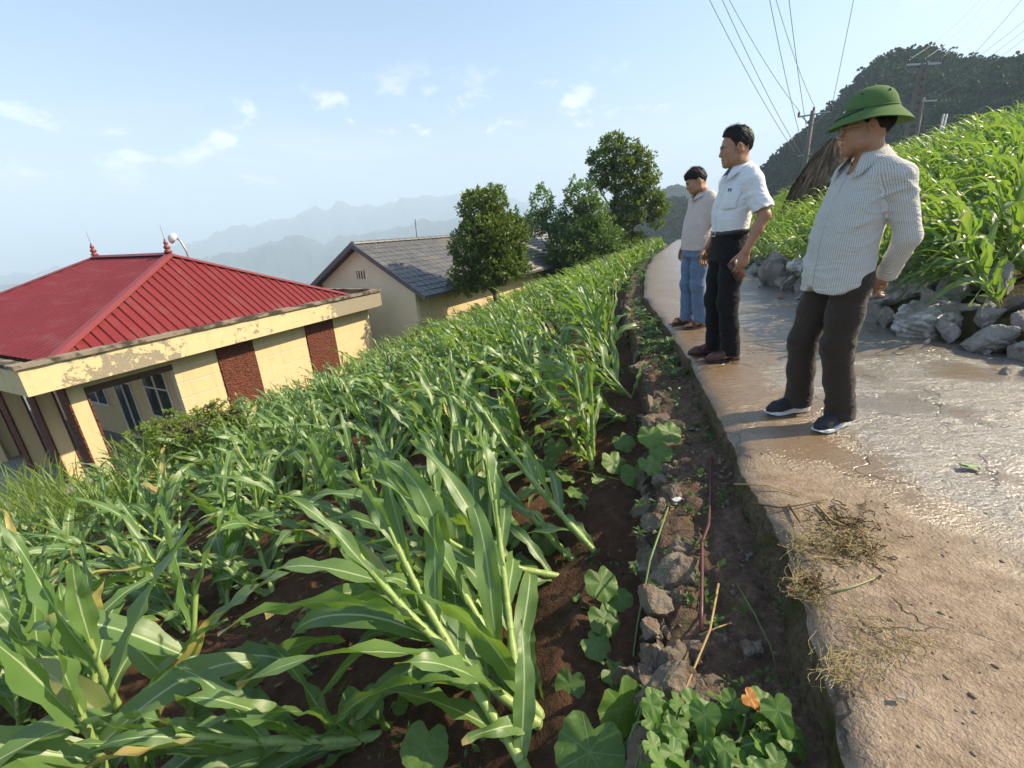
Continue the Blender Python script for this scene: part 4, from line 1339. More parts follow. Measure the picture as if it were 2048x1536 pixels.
# ------------------------------------------------------------------ bodies: signed-distance modelling on a grid
class Field:
    def __init__(s, lo, hi, h):
        s.lo = np.array(lo, np.float32); s.h = h
        s.n = np.ceil((np.array(hi) - s.lo) / h).astype(int) + 1
        s.ax = [s.lo[i] + h * np.arange(s.n[i], dtype=np.float32) for i in range(3)]
        s.V = np.full(s.n, 1.0, np.float32)
    def block(s, lo, hi):
        sl = []
        for i in range(3):
            a = int(np.clip(math.floor((lo[i] - s.lo[i]) / s.h), 0, s.n[i])); b = int(np.clip(math.ceil((hi[i] - s.lo[i]) / s.h) + 1, 0, s.n[i]))
            if b <= a: return None, None
            sl.append(slice(a, b))
        return tuple(sl), (s.ax[0][sl[0]][:, None, None], s.ax[1][sl[1]][None, :, None], s.ax[2][sl[2]][None, None, :])
    def _put(s, sl, d, k, op):
        a = s.V[sl]
        if op == 'sub':
            d = -d
            h = np.maximum(k - np.abs(a - d), 0) / k
            s.V[sl] = np.maximum(a, d) + h * h * k * .25
        else:
            h = np.maximum(k - np.abs(a - d), 0) / k
            s.V[sl] = np.minimum(a, d) - h * h * k * .25
    def cone(s, a, b, ra, rb, k=.02, op='add'):
        a, b = np.array(a, np.float32), np.array(b, np.float32); m = max(ra, rb) + k + 3 * s.h
        sl, g = s.block(np.minimum(a, b) - m, np.maximum(a, b) + m)
        if sl is None: return s
        ba = b - a; L2 = float(ba @ ba) + 1e-9
        qx, qy, qz = g[0] - a[0], g[1] - a[1], g[2] - a[2]
        t = np.clip((qx * ba[0] + qy * ba[1] + qz * ba[2]) / L2, 0, 1)
        d = np.sqrt((qx - t * ba[0]) ** 2 + (qy - t * ba[1]) ** 2 + (qz - t * ba[2]) ** 2) - (ra + (rb - ra) * t)
        s._put(sl, d, k, op); return s
    def chain(s, pts, rad, k=.02, op='add'):
        for i in range(len(pts) - 1):
            s.cone(pts[i], pts[i + 1], rad[i], rad[i + 1], k, op)
        return s
    def ell(s, c, r, R=None, k=.02, op='add'):
        c, r = np.array(c, np.float32), np.array(r, np.float32); m = float(r.max()) + k + 3 * s.h
        sl, g = s.block(c - m, c + m)
        if sl is None: return s
        q = [g[0] - c[0], g[1] - c[1], g[2] - c[2]]
        if R is not None:
            R = np.array(R, np.float32)
            q = [R[0, i] * q[0] + R[1, i] * q[1] + R[2, i] * q[2] for i in range(3)]
        k0 = np.sqrt(sum((q[i] / r[i]) ** 2 for i in range(3))); k1 = np.sqrt(sum((q[i] / r[i] ** 2) ** 2 for i in range(3))) + 1e-6
        s._put(sl, k0 * (k0 - 1) / k1, k, op); return s
    def slab(s, stations, k=.02, op='add', p=2.3):
        """torso-like solid: stations (x, y, z, rx, ry) stacked in z, superelliptic sections"""
        st = np.array(stations, np.float32); st = st[np.argsort(st[:, 2])]
        m = .06
        sl, g = s.block((st[:, 0] - st[:, 3]).min() - m + np.zeros(3) if False else [(st[:, 0] - st[:, 3]).min() - m, (st[:, 1] - st[:, 4]).min() - m, st[0, 2] - m],
                        [(st[:, 0] + st[:, 3]).max() + m, (st[:, 1] + st[:, 4]).max() + m, st[-1, 2] + m])
        if sl is None: return s
        z = g[2]
        zz = z.ravel()
        def it(c):
            f = np.interp(zz, st[:, 2], st[:, c]); 
            # soften the interpolation
            e = np.interp(zz - .02, st[:, 2], st[:, c]) + np.interp(zz + .02, st[:, 2], st[:, c])
            return ((f * 2 + e) / 4).astype(np.float32)[None, None, :]
        cx, cy, rx, ry = it(0), it(1), it(3), it(4)
        rr = ((np.abs(g[0] - cx) / rx) ** p + (np.abs(g[1] - cy) / ry) ** p) ** (1 / p)
        d = (rr - 1) * np.minimum(rx, ry)
        dz = np.maximum(st[0, 2] - z, z - st[-1, 2])
        s._put(sl, np.maximum(d, dz), k, op); return s
    def cut(s, fn, k=.008):
        """keep where fn(x, y, z) < 0"""
        d = fn(s.ax[0][:, None, None], s.ax[1][None, :, None], s.ax[2][None, None, :])
        h = np.maximum(k - np.abs(s.V - d), 0) / k
        s.V = (np.maximum(s.V, d) + h * h * k * .25).astype(np.float32); return s
    def displace(s, fn, band=.03):
        i = np.nonzero(np.abs(s.V) < band)
        s.V[i] += fn(s.ax[0][i[0]], s.ax[1][i[1]], s.ax[2][i[2]]).astype(np.float32); return s
    def mesh(s):
        V = s.V; ins = V < 0
        c = np.zeros(np.array(V.shape) - 1, np.int8)
        for dx in (0, 1):
            for dy in (0, 1):
                for dz in (0, 1):
                    c += ins[dx:V.shape[0] - 1 + dx, dy:V.shape[1] - 1 + dy, dz:V.shape[2] - 1 + dz]
        act = np.argwhere((c > 0) & (c < 8))
        idx = np.full(c.shape, -1, np.int32); idx[tuple(act.T)] = np.arange(len(act))
        acc = np.zeros((len(act), 3), np.float64); cnt = np.zeros(len(act))
        cor = [(x, y, z) for x in (0, 1) for y in (0, 1) for z in (0, 1)]
        val = {q: V[act[:, 0] + q[0], act[:, 1] + q[1], act[:, 2] + q[2]] for q in cor}
        for a in cor:
            for ax in range(3):
                if a[ax] == 0:
                    b = tuple(1 if i == ax else a[i] for i in range(3))
                    va, vb = val[a], val[b]
                    x = (va < 0) != (vb < 0)
                    t = np.where(x, va / (va - vb + 1e-12), 0)
                    pos = np.array(a, float)[None, :].repeat(len(act), 0); pos[:, ax] += t
                    acc[x] += pos[x]; cnt[x] += 1
        P_ = (act + acc / cnt[:, None]) * s.h + s.lo
        F = []
        for ax in range(3):
            o1, o2 = [(1, 2), (2, 0), (0, 1)][ax]
            a = np.take(ins, range(0, V.shape[ax] - 1), ax); b = np.take(ins, range(1, V.shape[ax]), ax)
            e = np.argwhere(a != b)
            e = e[(e[:, o1] > 0) & (e[:, o2] > 0) & (e[:, o1] < V.shape[o1] - 1) & (e[:, o2] < V.shape[o2] - 1)]
            sg = ins[tuple(e.T)]
            def cell(d1, d2):
                q = e.copy(); q[:, o1] -= d1; q[:, o2] -= d2
                return idx[tuple(q.T)]
            q = np.stack([cell(1, 1), cell(0, 1), cell(0, 0), cell(1, 0)], 1)
            q[~sg] = q[~sg][:, ::-1]
            F.append(q)
        F = np.concatenate(F)
        F = F[(F >= 0).all(1)]
        return P_, F

def smooth_verts(P_, F, it=2, lam=.5):
    n = len(P_)
    e = np.concatenate([F[:, [0, 1]], F[:, [1, 2]], F[:, [2, 3]], F[:, [3, 0]]])
    for _ in range(it):
        acc = np.zeros((n, 3)); cnt = np.zeros(n)
        for a, b in ((0, 1), (1, 0)):
            for i in range(3):
                acc[:, i] += np.bincount(e[:, a], P_[e[:, b], i], n)
            cnt += np.bincount(e[:, a], minlength=n)
        P_ = P_ + lam * (acc / np.maximum(cnt, 1)[:, None] - P_)
    return P_

def rotz(a):
    c, s = math.cos(a), math.sin(a); return np.array([[c, -s, 0], [s, c, 0], [0, 0, 1.]])
def roty(a):
    c, s = math.cos(a), math.sin(a); return np.array([[c, 0, s], [0, 1, 0], [-s, 0, c]])
def rotx(a):
    c, s = math.cos(a), math.sin(a); return np.array([[1, 0, 0], [0, c, -s], [0, s, c]])

def ridged(x, y, z, seed):
    n = vnoise(x, y, z, seed) * .65 + vnoise(x * 2.1, y * 2.1, z * 2.1, seed + 5) * .35
    return 1 - np.minimum(np.abs(n) * 2.4, 1)
def crease(x, y, z, seed):
    n = vnoise(x, y, z, seed) * .7 + vnoise(x * 1.9, y * 1.9, z * 1.9, seed + 5) * .3
    m = np.clip(vnoise(x * .45 + 7, y * .45, z * .45, seed + 8) * 1.5 + .45, 0, 1)
    return np.maximum(1 - np.abs(n) * 3.6, 0) ** 1.3 * m

# ------------------------------------------------------------------ head
def head_field(fat=0.0, stub=False):
    f = Field((-.16, -.13, -.24), (.16, .13, .16), .0026)
    f.ell((-.018, 0, .028), (.096, .076, .090), k=.02)
    f.ell((.028, 0, -.028), (.060, .063 + fat * .5, .086), k=.03)
    f.ell((.034, 0, .048), (.045, .056, .042), k=.03)
    for s_ in (1, -1):
        f.chain([(-.022, s_ * .054, -.03), (.0, s_ * (.050 + fat), -.072), (.060, s_ * .016, -.098)], [.020, .021 + fat * .5, .018], k=.03)
        f.ell((.050, s_ * .042, -.020), (.030, .022 + fat * .4, .022), k=.025)
        f.cone((.074, s_ * .040, .020), (.086, s_ * .010, .022), .012, .012, k=.016)
        f.ell((.094, s_ * .0325, .003), (.012, .0165, .0095), k=.016, op='sub')
        f.ell((.0755, s_ * .032, .0015), (.0135, .0165, .0125), k=.004)          # lids over the eyeball
        f.ell((.090, s_ * .032, .0005), (.0135, .0125, .0044), k=.003, op='sub')
        f.ell((.093, s_ * .0140, -.030), (.0105, .0085, .008), k=.009)
        f.ell((.047, s_ * .055, -.058), (.02, .01 + fat * .5, .03), k=.03)
    f.ell((.066, 0, -.099), (.020, .024, .019), k=.022)
    f.chain([(.080, 0, .018), (.090, 0, -.008), (.0985, 0, -.026)], [.009, .0095, .0125], k=.014)
    f.ell((.095, .0065, -.0375), (.005, .0035, .004), k=.004, op='sub').ell((.095, -.0065, -.0375), (.005, .0035, .004), k=.004, op='sub')
    f.ell((.060, 0, -.062), (.028, .034, .030), k=.02)
    f.cone((.078, .018, -.0600), (.0870, 0, -.0570), .0058, .0070, k=.009).cone((.078, -.018, -.0600), (.0870, 0, -.0570), .0058, .0070, k=.009)
    f.cone((.077, .015, -.0722), (.0845, 0, -.0722), .0066, .0078, k=.009).cone((.077, -.015, -.0722), (.0845, 0, -.0722), .0066, .0078, k=.009)
    f.cone((.083, .024, -.0658), (.0945, 0, -.0645), .0017, .0017, k=.004, op='sub').cone((.083, -.024, -.0658), (.0945, 0, -.0645), .0017, .0017, k=.004, op='sub')
    for s_ in (1, -1):
        f.ell((-.014, s_ * .080, -.004), (.022, .011, .034), R=rotz(s_ * .35) @ roty(.2), k=.008)
        f.ell((-.010, s_ * .092, .001), (.010, .009, .019), R=rotz(s_ * .35) @ roty(.2), k=.006, op='sub')
        f.ell((-.008, s_ * .078, -.034), (.009, .008, .010), k=.008)
    # neck
    f.chain([(-.028, 0, -.04), (-.032, 0, -.12), (-.045, 0, -.26)], [.052, .052, .060], k=.03)
    return f

def head_tint(P_, hairline=True, age=0.0):
    """colour of skin, lips, brows per vertex (multiplies the skin colour)"""
    n = len(P_)
    c = np.ones((n, 3))
    x, y, z = P_.T
    ya = np.abs(y)
    def blob(cx, cy, cz, rx, ry, rz):
        return np.exp(-(((x - cx) / rx) ** 2 + ((ya - cy) / ry) ** 2 + ((z - cz) / rz) ** 2))
    def mixin(m, col):
        nonlocal c
        m = np.clip(m, 0, 1)[:, None]; c = c * (1 - m) + np.array(col) * m
    mixin(blob(.075, .045, -.03, .03, .025, .03) * .35, (1.05, .80, .75))
    mixin(blob(-.01, .085, 0, .03, .02, .04) * .4, (1.1, .78, .70))
    mixin(blob(.10, 0, -.028, .016, .016, .016) * .4, (1.06, .80, .75))
    lips = np.clip(1.6 - (((x - .086) / .014) ** 2 + (ya / .024) ** 2 + ((z + .065) / .0125) ** 2) * 1.6, 0, 1)
    mixin(lips * .75, (.80, .45, .42))
    brow = np.clip(2.0 - 2.0 * (((ya - .031) / .022) ** 2 + ((z - .0250 - .05 * (ya - .03) * (ya < .03) + .25 * np.maximum(ya - .036, 0)) / .0075) ** 2), 0, 1) * (x > .05)
    mixin(brow * .95, (.07, .06, .06))
    mixin(np.clip(1.5 - 1.5 * (((ya - .032) / .0135) ** 2 + ((z - .0048) / .0042) ** 2), 0, 1) * (x > .066) * .85, (.12, .09, .08))
    beard = (np.clip(1.4 - (((x - .06) / .05) ** 2 + (ya / .06) ** 2 + ((z + .092) / .028) ** 2) * 1.3, 0, 1) + np.clip(1.4 - (((ya) / .024) ** 2 + ((z + .050) / .007) ** 2) * 1.4, 0, 1) * (x > .06))
    mixin(np.clip(beard, 0, 1) * (.22 + .1 * age), (.55, .55, .58))
    return c

# ------------------------------------------------------------------ hand
def hand_chains(wrist, d, n, s, curl, thumb=.7, size=1.0, spread=1.0):
    """finger paths of a hand: d towards the fingers, n out of the palm, s towards the thumb side"""
    d, n, s = (nz3(np.array(v, float)) for v in (d, n, s))
    W = np.array(wrist, float)
    out = []
    for (bl, bs, L, r), cu in zip(((.088, .029, .074, .0086), (.093, .0095, .081, .0088), (.089, -.010, .075, .0084), (.080, -.028, .058, .0076)), curl):
        p = W + (d * bl + s * bs) * size
        t = nz3(d + s * bs * 2.0 * spread)
        pts = [p - d * .03 * size, p]
        for q, (fr, ang) in enumerate(((.45, .8), (.31, 1.15), (.24, .8))):
            a = cu * ang
            t = nz3(t * math.cos(a) + n * math.sin(a) - 0 * s)
            nn = nz3(n - t * np.dot(n, t)); 
            p = p + t * L * fr * size; pts.append(p.copy())
            n_loc = nn
            n = n
        out.append((pts, [r * 1.08 * size, r * 1.12 * size, r * size, r * .93 * size, r * .80 * size]))
    p = W + (d * .022 + s * .026 + n * .006) * size
    t = nz3(d * .72 + s * .62 + n * .30 * thumb)
    pts = [W + d * .008 * size + s * .012 * size, p]
    for q, (L, a) in enumerate(((.040, .15), (.032, .35 * thumb), (.026, .35 * thumb))):
        t = nz3(t * math.cos(a) + nz3(n * .8 - s * .35 + d * .4) * math.sin(a))
        p = p + t * L * size; pts.append(p.copy())
    out.append((pts, [.014 * size, .0145 * size, .0115 * size, .0105 * size, .0085 * size]))
    return out

def arm_mesh(elbow, wrist, d, n, s, curl, thumb, size, h=.0027, up_from=None, ur=.046, r_el=.040, r_wr=.0255):
    elbow, wrist = np.array(elbow, float), np.array(wrist, float)
    ch = hand_chains(wrist, d, n, s, curl, thumb, size)
    pts = np.array([p for c, _ in ch for p in c] + [elbow, wrist] + ([up_from] if up_from is not None else []))
    f = Field(pts.min(0) - .065, pts.max(0) + .065, h)
    d, n, s = (nz3(np.array(v, float)) for v in (d, n, s))
    mid = elbow * .62 + wrist * .38
    if up_from is not None:
        f.cone(up_from, elbow, ur, r_el * .98, k=.02)
    f.chain([elbow, mid, wrist], [r_el, r_el * .95, r_wr], k=.02)
    Rm = np.stack([d, s, n], 1)
    f.ell(wrist + d * .006 * size, (.03 * size, .029 * size, .020 * size), Rm, k=.02)
    f.ell(wrist + d * .055 * size, (.054 * size, .041 * size, .0145 * size), Rm, k=.012)
    f.ell(wrist + (d * .04 + s * .024 + n * .008) * size, (.034 * size, .017 * size, .015 * size), Rm, k=.012)
    f.ell(wrist + (d * .05 - s * .024 + n * .006) * size, (.036 * size, .014 * size, .013 * size), Rm, k=.012)
    for c, r in ch:
        g = Field(f.lo, f.lo + (f.n - 1) * f.h - 1e-6, h) if False else None
        f.chain(c, r, k=.0035)
    return f.mesh()

# ------------------------------------------------------------------ feet and shoes
def shoe_fields(kind, L=.275):
    k_ = L / .275
    pr = [(-.095, 0, .034), (-.05, .002, .034), (.0, -.002, .033), (.06, 0, .043), (.105, .004, .042), (.140, .008, .030)]
    def outline(x, y, grow):
        d = 1e3
        for (x0, y0, r0), (x1, y1, r1) in zip(pr[:-1], pr[1:]):
            bx, by = (x1 - x0) * k_, y1 - y0
            qx, qy = x - x0 * k_, y - y0
            t = np.clip((qx * bx + qy * by) / (bx * bx + by * by), 0, 1)
            d = np.minimum(d, np.sqrt((qx - t * bx) ** 2 + (qy - t * by) ** 2) - (r0 + (r1 - r0) * t) * k_ - grow)
        return d
    h = .0030
    S = Field((-.17, -.075, -.012), (.21, .075, .075), h)
    def sole(x, y, z):
        if kind == 'sneaker':
            th = .030 + .010 * np.clip(-x / .1, -1, 1) + .004 * np.sin(x * 60 + 1) * (np.abs(y) > .02)
            toe = .016 * np.clip((x - .09) / .08, 0, 1) ** 2 + .008 * np.clip((-x - .09) / .05, 0, 1)
            g = .004 - .3 * (z - .02) ** 2
        elif kind == 'leather':
            th = .013 + .012 * (x < -.045); toe = .008 * np.clip((x - .09) / .08, 0, 1) ** 2; g = .002
            th = th + 0 * x
        else:
            th = .022 + .008 * np.clip(-x / .1, -1, 1); toe = .006 * np.clip((x - .09) / .08, 0, 1) ** 2; g = .004
        return np.maximum(outline(x, y, g), np.maximum(z - th, toe - z))
    S.V = sole(S.ax[0][:, None, None], S.ax[1][None, :, None], S.ax[2][None, None, :]).astype(np.float32)
    U = Field((-.17, -.075, -.005), (.21, .075, .16), h)
    z0 = .022 if kind != 'leather' else .012
    if kind in ('sneaker', 'leather'):
        lo = .0 if kind == 'sneaker' else -.006
        U.chain([(-.088 * k_, 0, .048), (-.04 * k_, 0, .055), (.03 * k_, 0, .055 + lo), (.10 * k_, .004, .040 + lo), (.142 * k_, .007, .032 + lo)], [.036, .036, .038, .039, .027], k=.02)
        U.chain([(-.092 * k_, 0, .05), (-.084 * k_, 0, .085), (-.05 * k_, 0, .098), (-.02 * k_, 0, .085)], [.034, .030, .036, .032], k=.02)
        U.cut(lambda x, y, z: z0 - z, .004)
        U.cut(lambda x, y, z: outline(x, y, .001 if kind == 'sneaker' else 0) + 0 * z, .012)
        if kind == 'sneaker':
            for i in range(5):     # lace rows
                x = (-.005 + i * .019) * k_; z = .098 - i * .0075
                U.cone((x, -.022, z - .004), (x + .008, .022, z - .004), .0036, .0036, k=.003)
            U.displace(lambda x, y, z: .0012 * np.sin(x * 120) * np.sin(z * 140), .01)
        else:
            U.cone((.035 * k_, -.045, .05), (.035 * k_, .045, .05), .003, .003, k=.004, op='sub')
            U.displace(lambda x, y, z: -.0022 * ridged(x * 22, y * 9, z * 9, 5) * (x > .02) * (x < .1), .01)
    return S, U

def foot_field():
    f = Field((-.13, -.065, .0), (.16, .065, .19), .0030)
    f.chain([(-.085, 0, .045), (-.03, .004, .055), (.05, .002, .045), (.085, 0, .036)], [.030, .030, .031, .026], k=.02)
    f.cone((.07, .022, .034), (.09, -.018, .032), .020, .018, k=.02)
    f.chain([(-.05, 0, .06), (-.055, 0, .12), (-.06, 0, .20)], [.034, .034, .034], k=.03)
    for y, x, r in ((.026, .128, .0135), (.009, .127, .010), (-.006, .120, .0095), (-.020, .110, .009), (-.033, .098, .0085)):
        f.cone((.075, y * .9, .034), (x, y, .031), r, r * .95, k=.006)
    f.cut(lambda x, y, z: .027 - z, .004)
    return f
# ------------------------------------------------------------------ people
from mathutils.bvhtree import BVHTree

def _skin(w):
    at = w.n('ShaderNodeAttribute', attribute_name='tint').outputs['Color']
    o = w.obj()
    n = w.noise(o, 30, 4, 0.6); n2 = w.noise(o, 260, 2, 0.5)
    base = w.mix(n, (0.33, 0.168, 0.100), (0.40, 0.215, 0.130))
    c = w.mix(1.0, base, at, 'MULTIPLY')
    nd = w.n('ShaderNodeBsdfPrincipled', {'Base Color': c, 'Roughness': 0.48, 'Specular IOR Level': 0.4, 'Subsurface Weight': 0.12, 'Subsurface Scale': 0.01,
                                          'Normal': w.bump(w.math('ADD', n2, n), 0.12, 0.002)})
    return nd.outputs[0]
M_SKIN = mat('skin', _skin)
def _hair(grey):
    def f(w):
        o = w.obj()
        n = w.noise(w.vmath('MULTIPLY', o, (60, 160, 60)), 1.0, 3, 0.6)
        c = w.mix(w.step(n, .55, .8), (0.010, 0.008, 0.007), (0.024 + grey, 0.020 + grey, 0.018 + grey))
        return P(w, c, 0.6, w.bump(n, 0.5, 0.003), spec=0.25)
    return f
M_HAIR = mat('black_hair', _hair(0.0)); M_HAIRG = mat('greying_hair', _hair(0.03))
def _cloth(col, scale=700, var=.06, rough=.85, stripe=None, sheen=.2):
    def f(w):
        o = w.obj()
        n = w.noise(o, 9, 4, .6); wv = w.noise(o, scale, 2, .5)
        c = w.mix(n, tuple(x * (1 - var) for x in col), tuple(min(1, x * (1 + var)) for x in col))
        if stripe:
            at = w.n('ShaderNodeAttribute', attribute_name='cloth').outputs['Vector']
            s, fw, R_ = w.sep(at)
            ang = w.math('ARCTAN2', s, fw)
            u = w.math('FRACT', w.math('DIVIDE', w.math('MULTIPLY', ang, R_), stripe[0]))
            m = w.math('SUBTRACT', 1.0, w.step(w.math('ABSOLUTE', w.math('SUBTRACT', u, .5)), .13, .20))
            c = w.mix(m, c, stripe[1])
        cr = w.noise(w.vmath('MULTIPLY', o, (9, 9, 20)), 1.0, 3, .55, .9)
        crn = w.math('MULTIPLY', w.math('ABSOLUTE', w.math('SUBTRACT', cr, .5)), 5.0, clamp=True)
        bm_ = w.bump(w.math('ADD', w.math('MULTIPLY', wv, .4), n), .18, .004, w.bump(crn, .35, .012))
        nd = w.n('ShaderNodeBsdfPrincipled', {'Base Color': c, 'Roughness': rough, 'Specular IOR Level': .2, 'Sheen Weight': sheen, 'Normal': bm_})
        tb = w.n('ShaderNodeBsdfTranslucent', {'Color': c}).outputs[0]
        return w.n('ShaderNodeMixShader', {0: .06, 1: nd.outputs[0], 2: tb}).outputs[0]
    return f
M_SHIRT1 = mat('striped_shirt', _cloth((.62, .61, .58), stripe=(.0092, (.36, .35, .345))))
M_SHIRT2 = mat('white_shirt', _cloth((.74, .75, .79)))
M_SHIRT3 = mat('pale_polo', _cloth((.58, .50, .47)))
M_TROU1 = mat('dark_brown_trousers', _cloth((.042, .031, .024), sheen=.15))
M_TROU2 = mat('black_trousers', _cloth((.012, .012, .014), sheen=.05))
M_TROU3 = mat('blue_trousers', _cloth((.125, .185, .30), var=.12))
M_SOCK = plain('dark_shoe_mesh', (.018, .018, .024), .75, .3, 60)
M_SOLEW = plain('white_foam_sole', (.66, .67, .68), .6, .05, 8)
M_LEATH = plain('brown_leather', (.070, .026, .018), .35, .3, 20, .1)
M_SOLEB = plain('dark_sole', (.03, .022, .018), .7, .2, 10)
M_SANDAL = plain('brown_sandal_strap', (.085, .042, .026), .55, .25, 20)
M_HELM = plain('green_helmet_cloth', (.088, .160, .052), .9, .12, 40, .08, spec=.2)
M_HELMD = plain('dark_green_strap', (.012, .028, .014), .6, .2, 30)
M_METAL = plain('thin_metal', (.55, .54, .50), .25, .1, 10, 0, 1.0)
M_BLACK = plain('black_leather', (.012, .011, .011), .4, .2, 20)
M_EYE = mat('eye', lambda w: P(w, w.mix(w.step(w.vmath('LENGTH', w.vmath('MULTIPLY', w.obj(), (0, 1, 1)), out=1), .0058, .0066), (.012, .008, .006), (.60, .56, .52)), .15))
M_LENS = mat('spectacle_lens', lambda w: w.n('ShaderNodeMixShader', {0: .14, 1: w.n('ShaderNodeBsdfTransparent').outputs[0], 2: w.n('ShaderNodeBsdfGlossy', {'Roughness': .03}).outputs[0]}).outputs[0])
M_BUTTON = plain('pearl_button', (.55, .54, .52), .35, .1, 30, 0)

def quad_obj(name, P_, F, m, parent, attr=None):
    me = np_mesh(name, P_, F, True)
    if attr is not None:
        a = me.attributes.new(attr[0], 'FLOAT_COLOR' if attr[1].shape[1] == 4 else 'FLOAT_VECTOR', 'POINT')
        a.data.foreach_set('color' if attr[1].shape[1] == 4 else 'vector', attr[1].astype(np.float32).ravel())
    me.materials.append(m)
    return mesh_obj(name, me, None, parent)

def sleeve(f, pts, rad, k, hem=True):
    """loose sleeve along pts; when hem, open and cut square at the last point"""
    pts = [np.array(p, float) for p in pts]
    allp = np.array(pts); m = max(rad) + .06
    sl, g = f.block(allp.min(0) - m, allp.max(0) + m)
    d = None
    for a, b, ra, rb in zip(pts[:-1], pts[1:], rad[:-1], rad[1:]):
        ba = b - a; L2 = float(ba @ ba)
        q = [g[i] - a[i] for i in range(3)]
        t = np.clip((q[0] * ba[0] + q[1] * ba[1] + q[2] * ba[2]) / L2, 0, 1.0 if b is not pts[-1] else 1.5)
        dd = np.sqrt(sum((q[i] - t * ba[i]) ** 2 for i in range(3))) - (ra + (rb - ra) * t)
        d = dd if d is None else np.minimum(d, dd)
    if hem:
        e = pts[-1]; n = nz3(pts[-1] - pts[-2])
        pl = (g[0] - e[0]) * n[0] + (g[1] - e[1]) * n[1] + (g[2] - e[2]) * n[2]
        d = np.maximum(d, pl)
        inner = d * 0 + 1
        q = [g[i] - e[i] for i in range(3)]
        rr = np.sqrt(np.maximum(sum(x * x for x in q) - pl * pl, 0))
        d = np.maximum(d, -np.maximum(rr - (rad[-1] - .012), -(pl + .03)))
    f._put(sl, d.astype(np.float32), k, 'add')

def collar(parent, m, c, a0, r0, hgt, tip, tilt, wide=.036, attr=None):
    na, prof = 44, 7
    V = []
    for i in range(na):
        a = a0 + (2 * math.pi - 2 * a0) * i / (na - 1)
        fr = (1 + math.cos(a)) / 2
        e = math.exp(-((min(a - a0, 2 * math.pi - a0 - a)) / .42) ** 2)
        for r, z in ((r0, -.02), (r0 + .001, hgt * .6), (r0 + .003, hgt), (r0 + .008, hgt + .002), (r0 + .014, hgt - .008), (r0 + .014 + wide * .55 + e * tip * .25, hgt * .35 - e * tip * .5), (r0 + .014 + wide + e * tip * .45, -.004 - e * tip)):
            zz = z - tilt * fr
            V.append((c[0] + r * 1.06 * math.cos(a), c[1] + r * math.sin(a), c[2] + zz))
    V = np.array(V); F = grid_faces(na, prof)
    at = None
    if attr is not None:
        at = ('cloth', np.stack([V[:, 1] - c[1], V[:, 0] - c[0], np.full(len(V), .105)], 1))
    o = quad_obj('collar', V, F, m, parent, at)
    s = o.modifiers.new('cloth', 'SOLIDIFY'); s.thickness = .0022
    return o

def nz_rows(a):
    return a / (np.linalg.norm(a, axis=1, keepdims=True) + 1e-9)
def hair_obj(parent, m, hl, r, cen, cut_face, seed, R, Hc, spikes, slen, flow, base_tf, top=None):
    f = Field((-.16, -.12, -.12), (.13, .12, .17), .003)
    f.ell(cen, r, k=.01)
    if top: f.ell(top[0], top[1], k=.035)
    hx = np.array([p[0] for p in hl]); hzv = np.array([p[1] for p in hl])
    f.cut(lambda x, y, z: (np.interp(x.ravel(), hx, hzv).reshape(x.shape) + .006 * vnoise(x * 60, y * 60, 0 * x, seed) ) - z, .007)
    if cut_face:
        f.ell(*cut_face, k=.008, op='sub')
    f.displace(lambda x, y, z: .0035 * fbm(x * 34, y * 60, z * 34 - x * 24, 2, seed) + .0055 * vnoise(x * 17, y * 21, z * 17, seed + 3), .03)
    P_, F = f.mesh()
    rng_ = np.random.default_rng(seed)
    # short tufts
    k = rng_.integers(0, len(P_), spikes)
    nrm = nz_rows((P_[k] - np.array(cen)) / np.array(r) ** 2)
    tang = np.array(flow) - nrm * (nrm @ np.array(flow))[:, None]
    d = nz_rows(nrm * .22 + nz_rows(tang) * .8 + rng_.normal(size=(spikes, 3)) * .30)
    L = slen * rng_.uniform(.5, 1.2, spikes)[:, None] * (1 + .9 * np.clip((P_[k][:, 2:3] - .08) / .05, 0, 1))
    sd = nz_rows(np.cross(d, rng_.normal(size=(spikes, 3)))) * .0016
    b = P_[k] - nrm * .003
    SV = np.stack([b - sd, b + sd, b + d * L * .6 + sd * .6 - nrm * L * .05, b + d * L - nrm * L * .15], 1).reshape(-1, 3)
    SF = np.arange(spikes * 4).reshape(-1, 4)
    V = np.concatenate([P_, SV]); FF = np.concatenate([F, SF + len(P_)])
    return quad_obj('hair', base_tf(V), FF, m, parent)

def head_tf(R_yaw, pitch, Hc, roll=0.0):
    def tf(V):
        w_ = np.clip((V[:, 2] + .19) / .11, 0, 1)
        a = pitch * w_
        # pitch about a pivot in the neck
        px, pz = -.03, -.10
        x = V[:, 0] - px; z = V[:, 2] - pz
        X = px + x * np.cos(a) + z * np.sin(a) * (w_ > 0)
        Z = pz - x * np.sin(a) + z * np.cos(a)
        Y = V[:, 1].copy()
        Q = np.stack([X, Y, Z], 1)
        return Q @ R_yaw.T + np.array(Hc)
    return tf

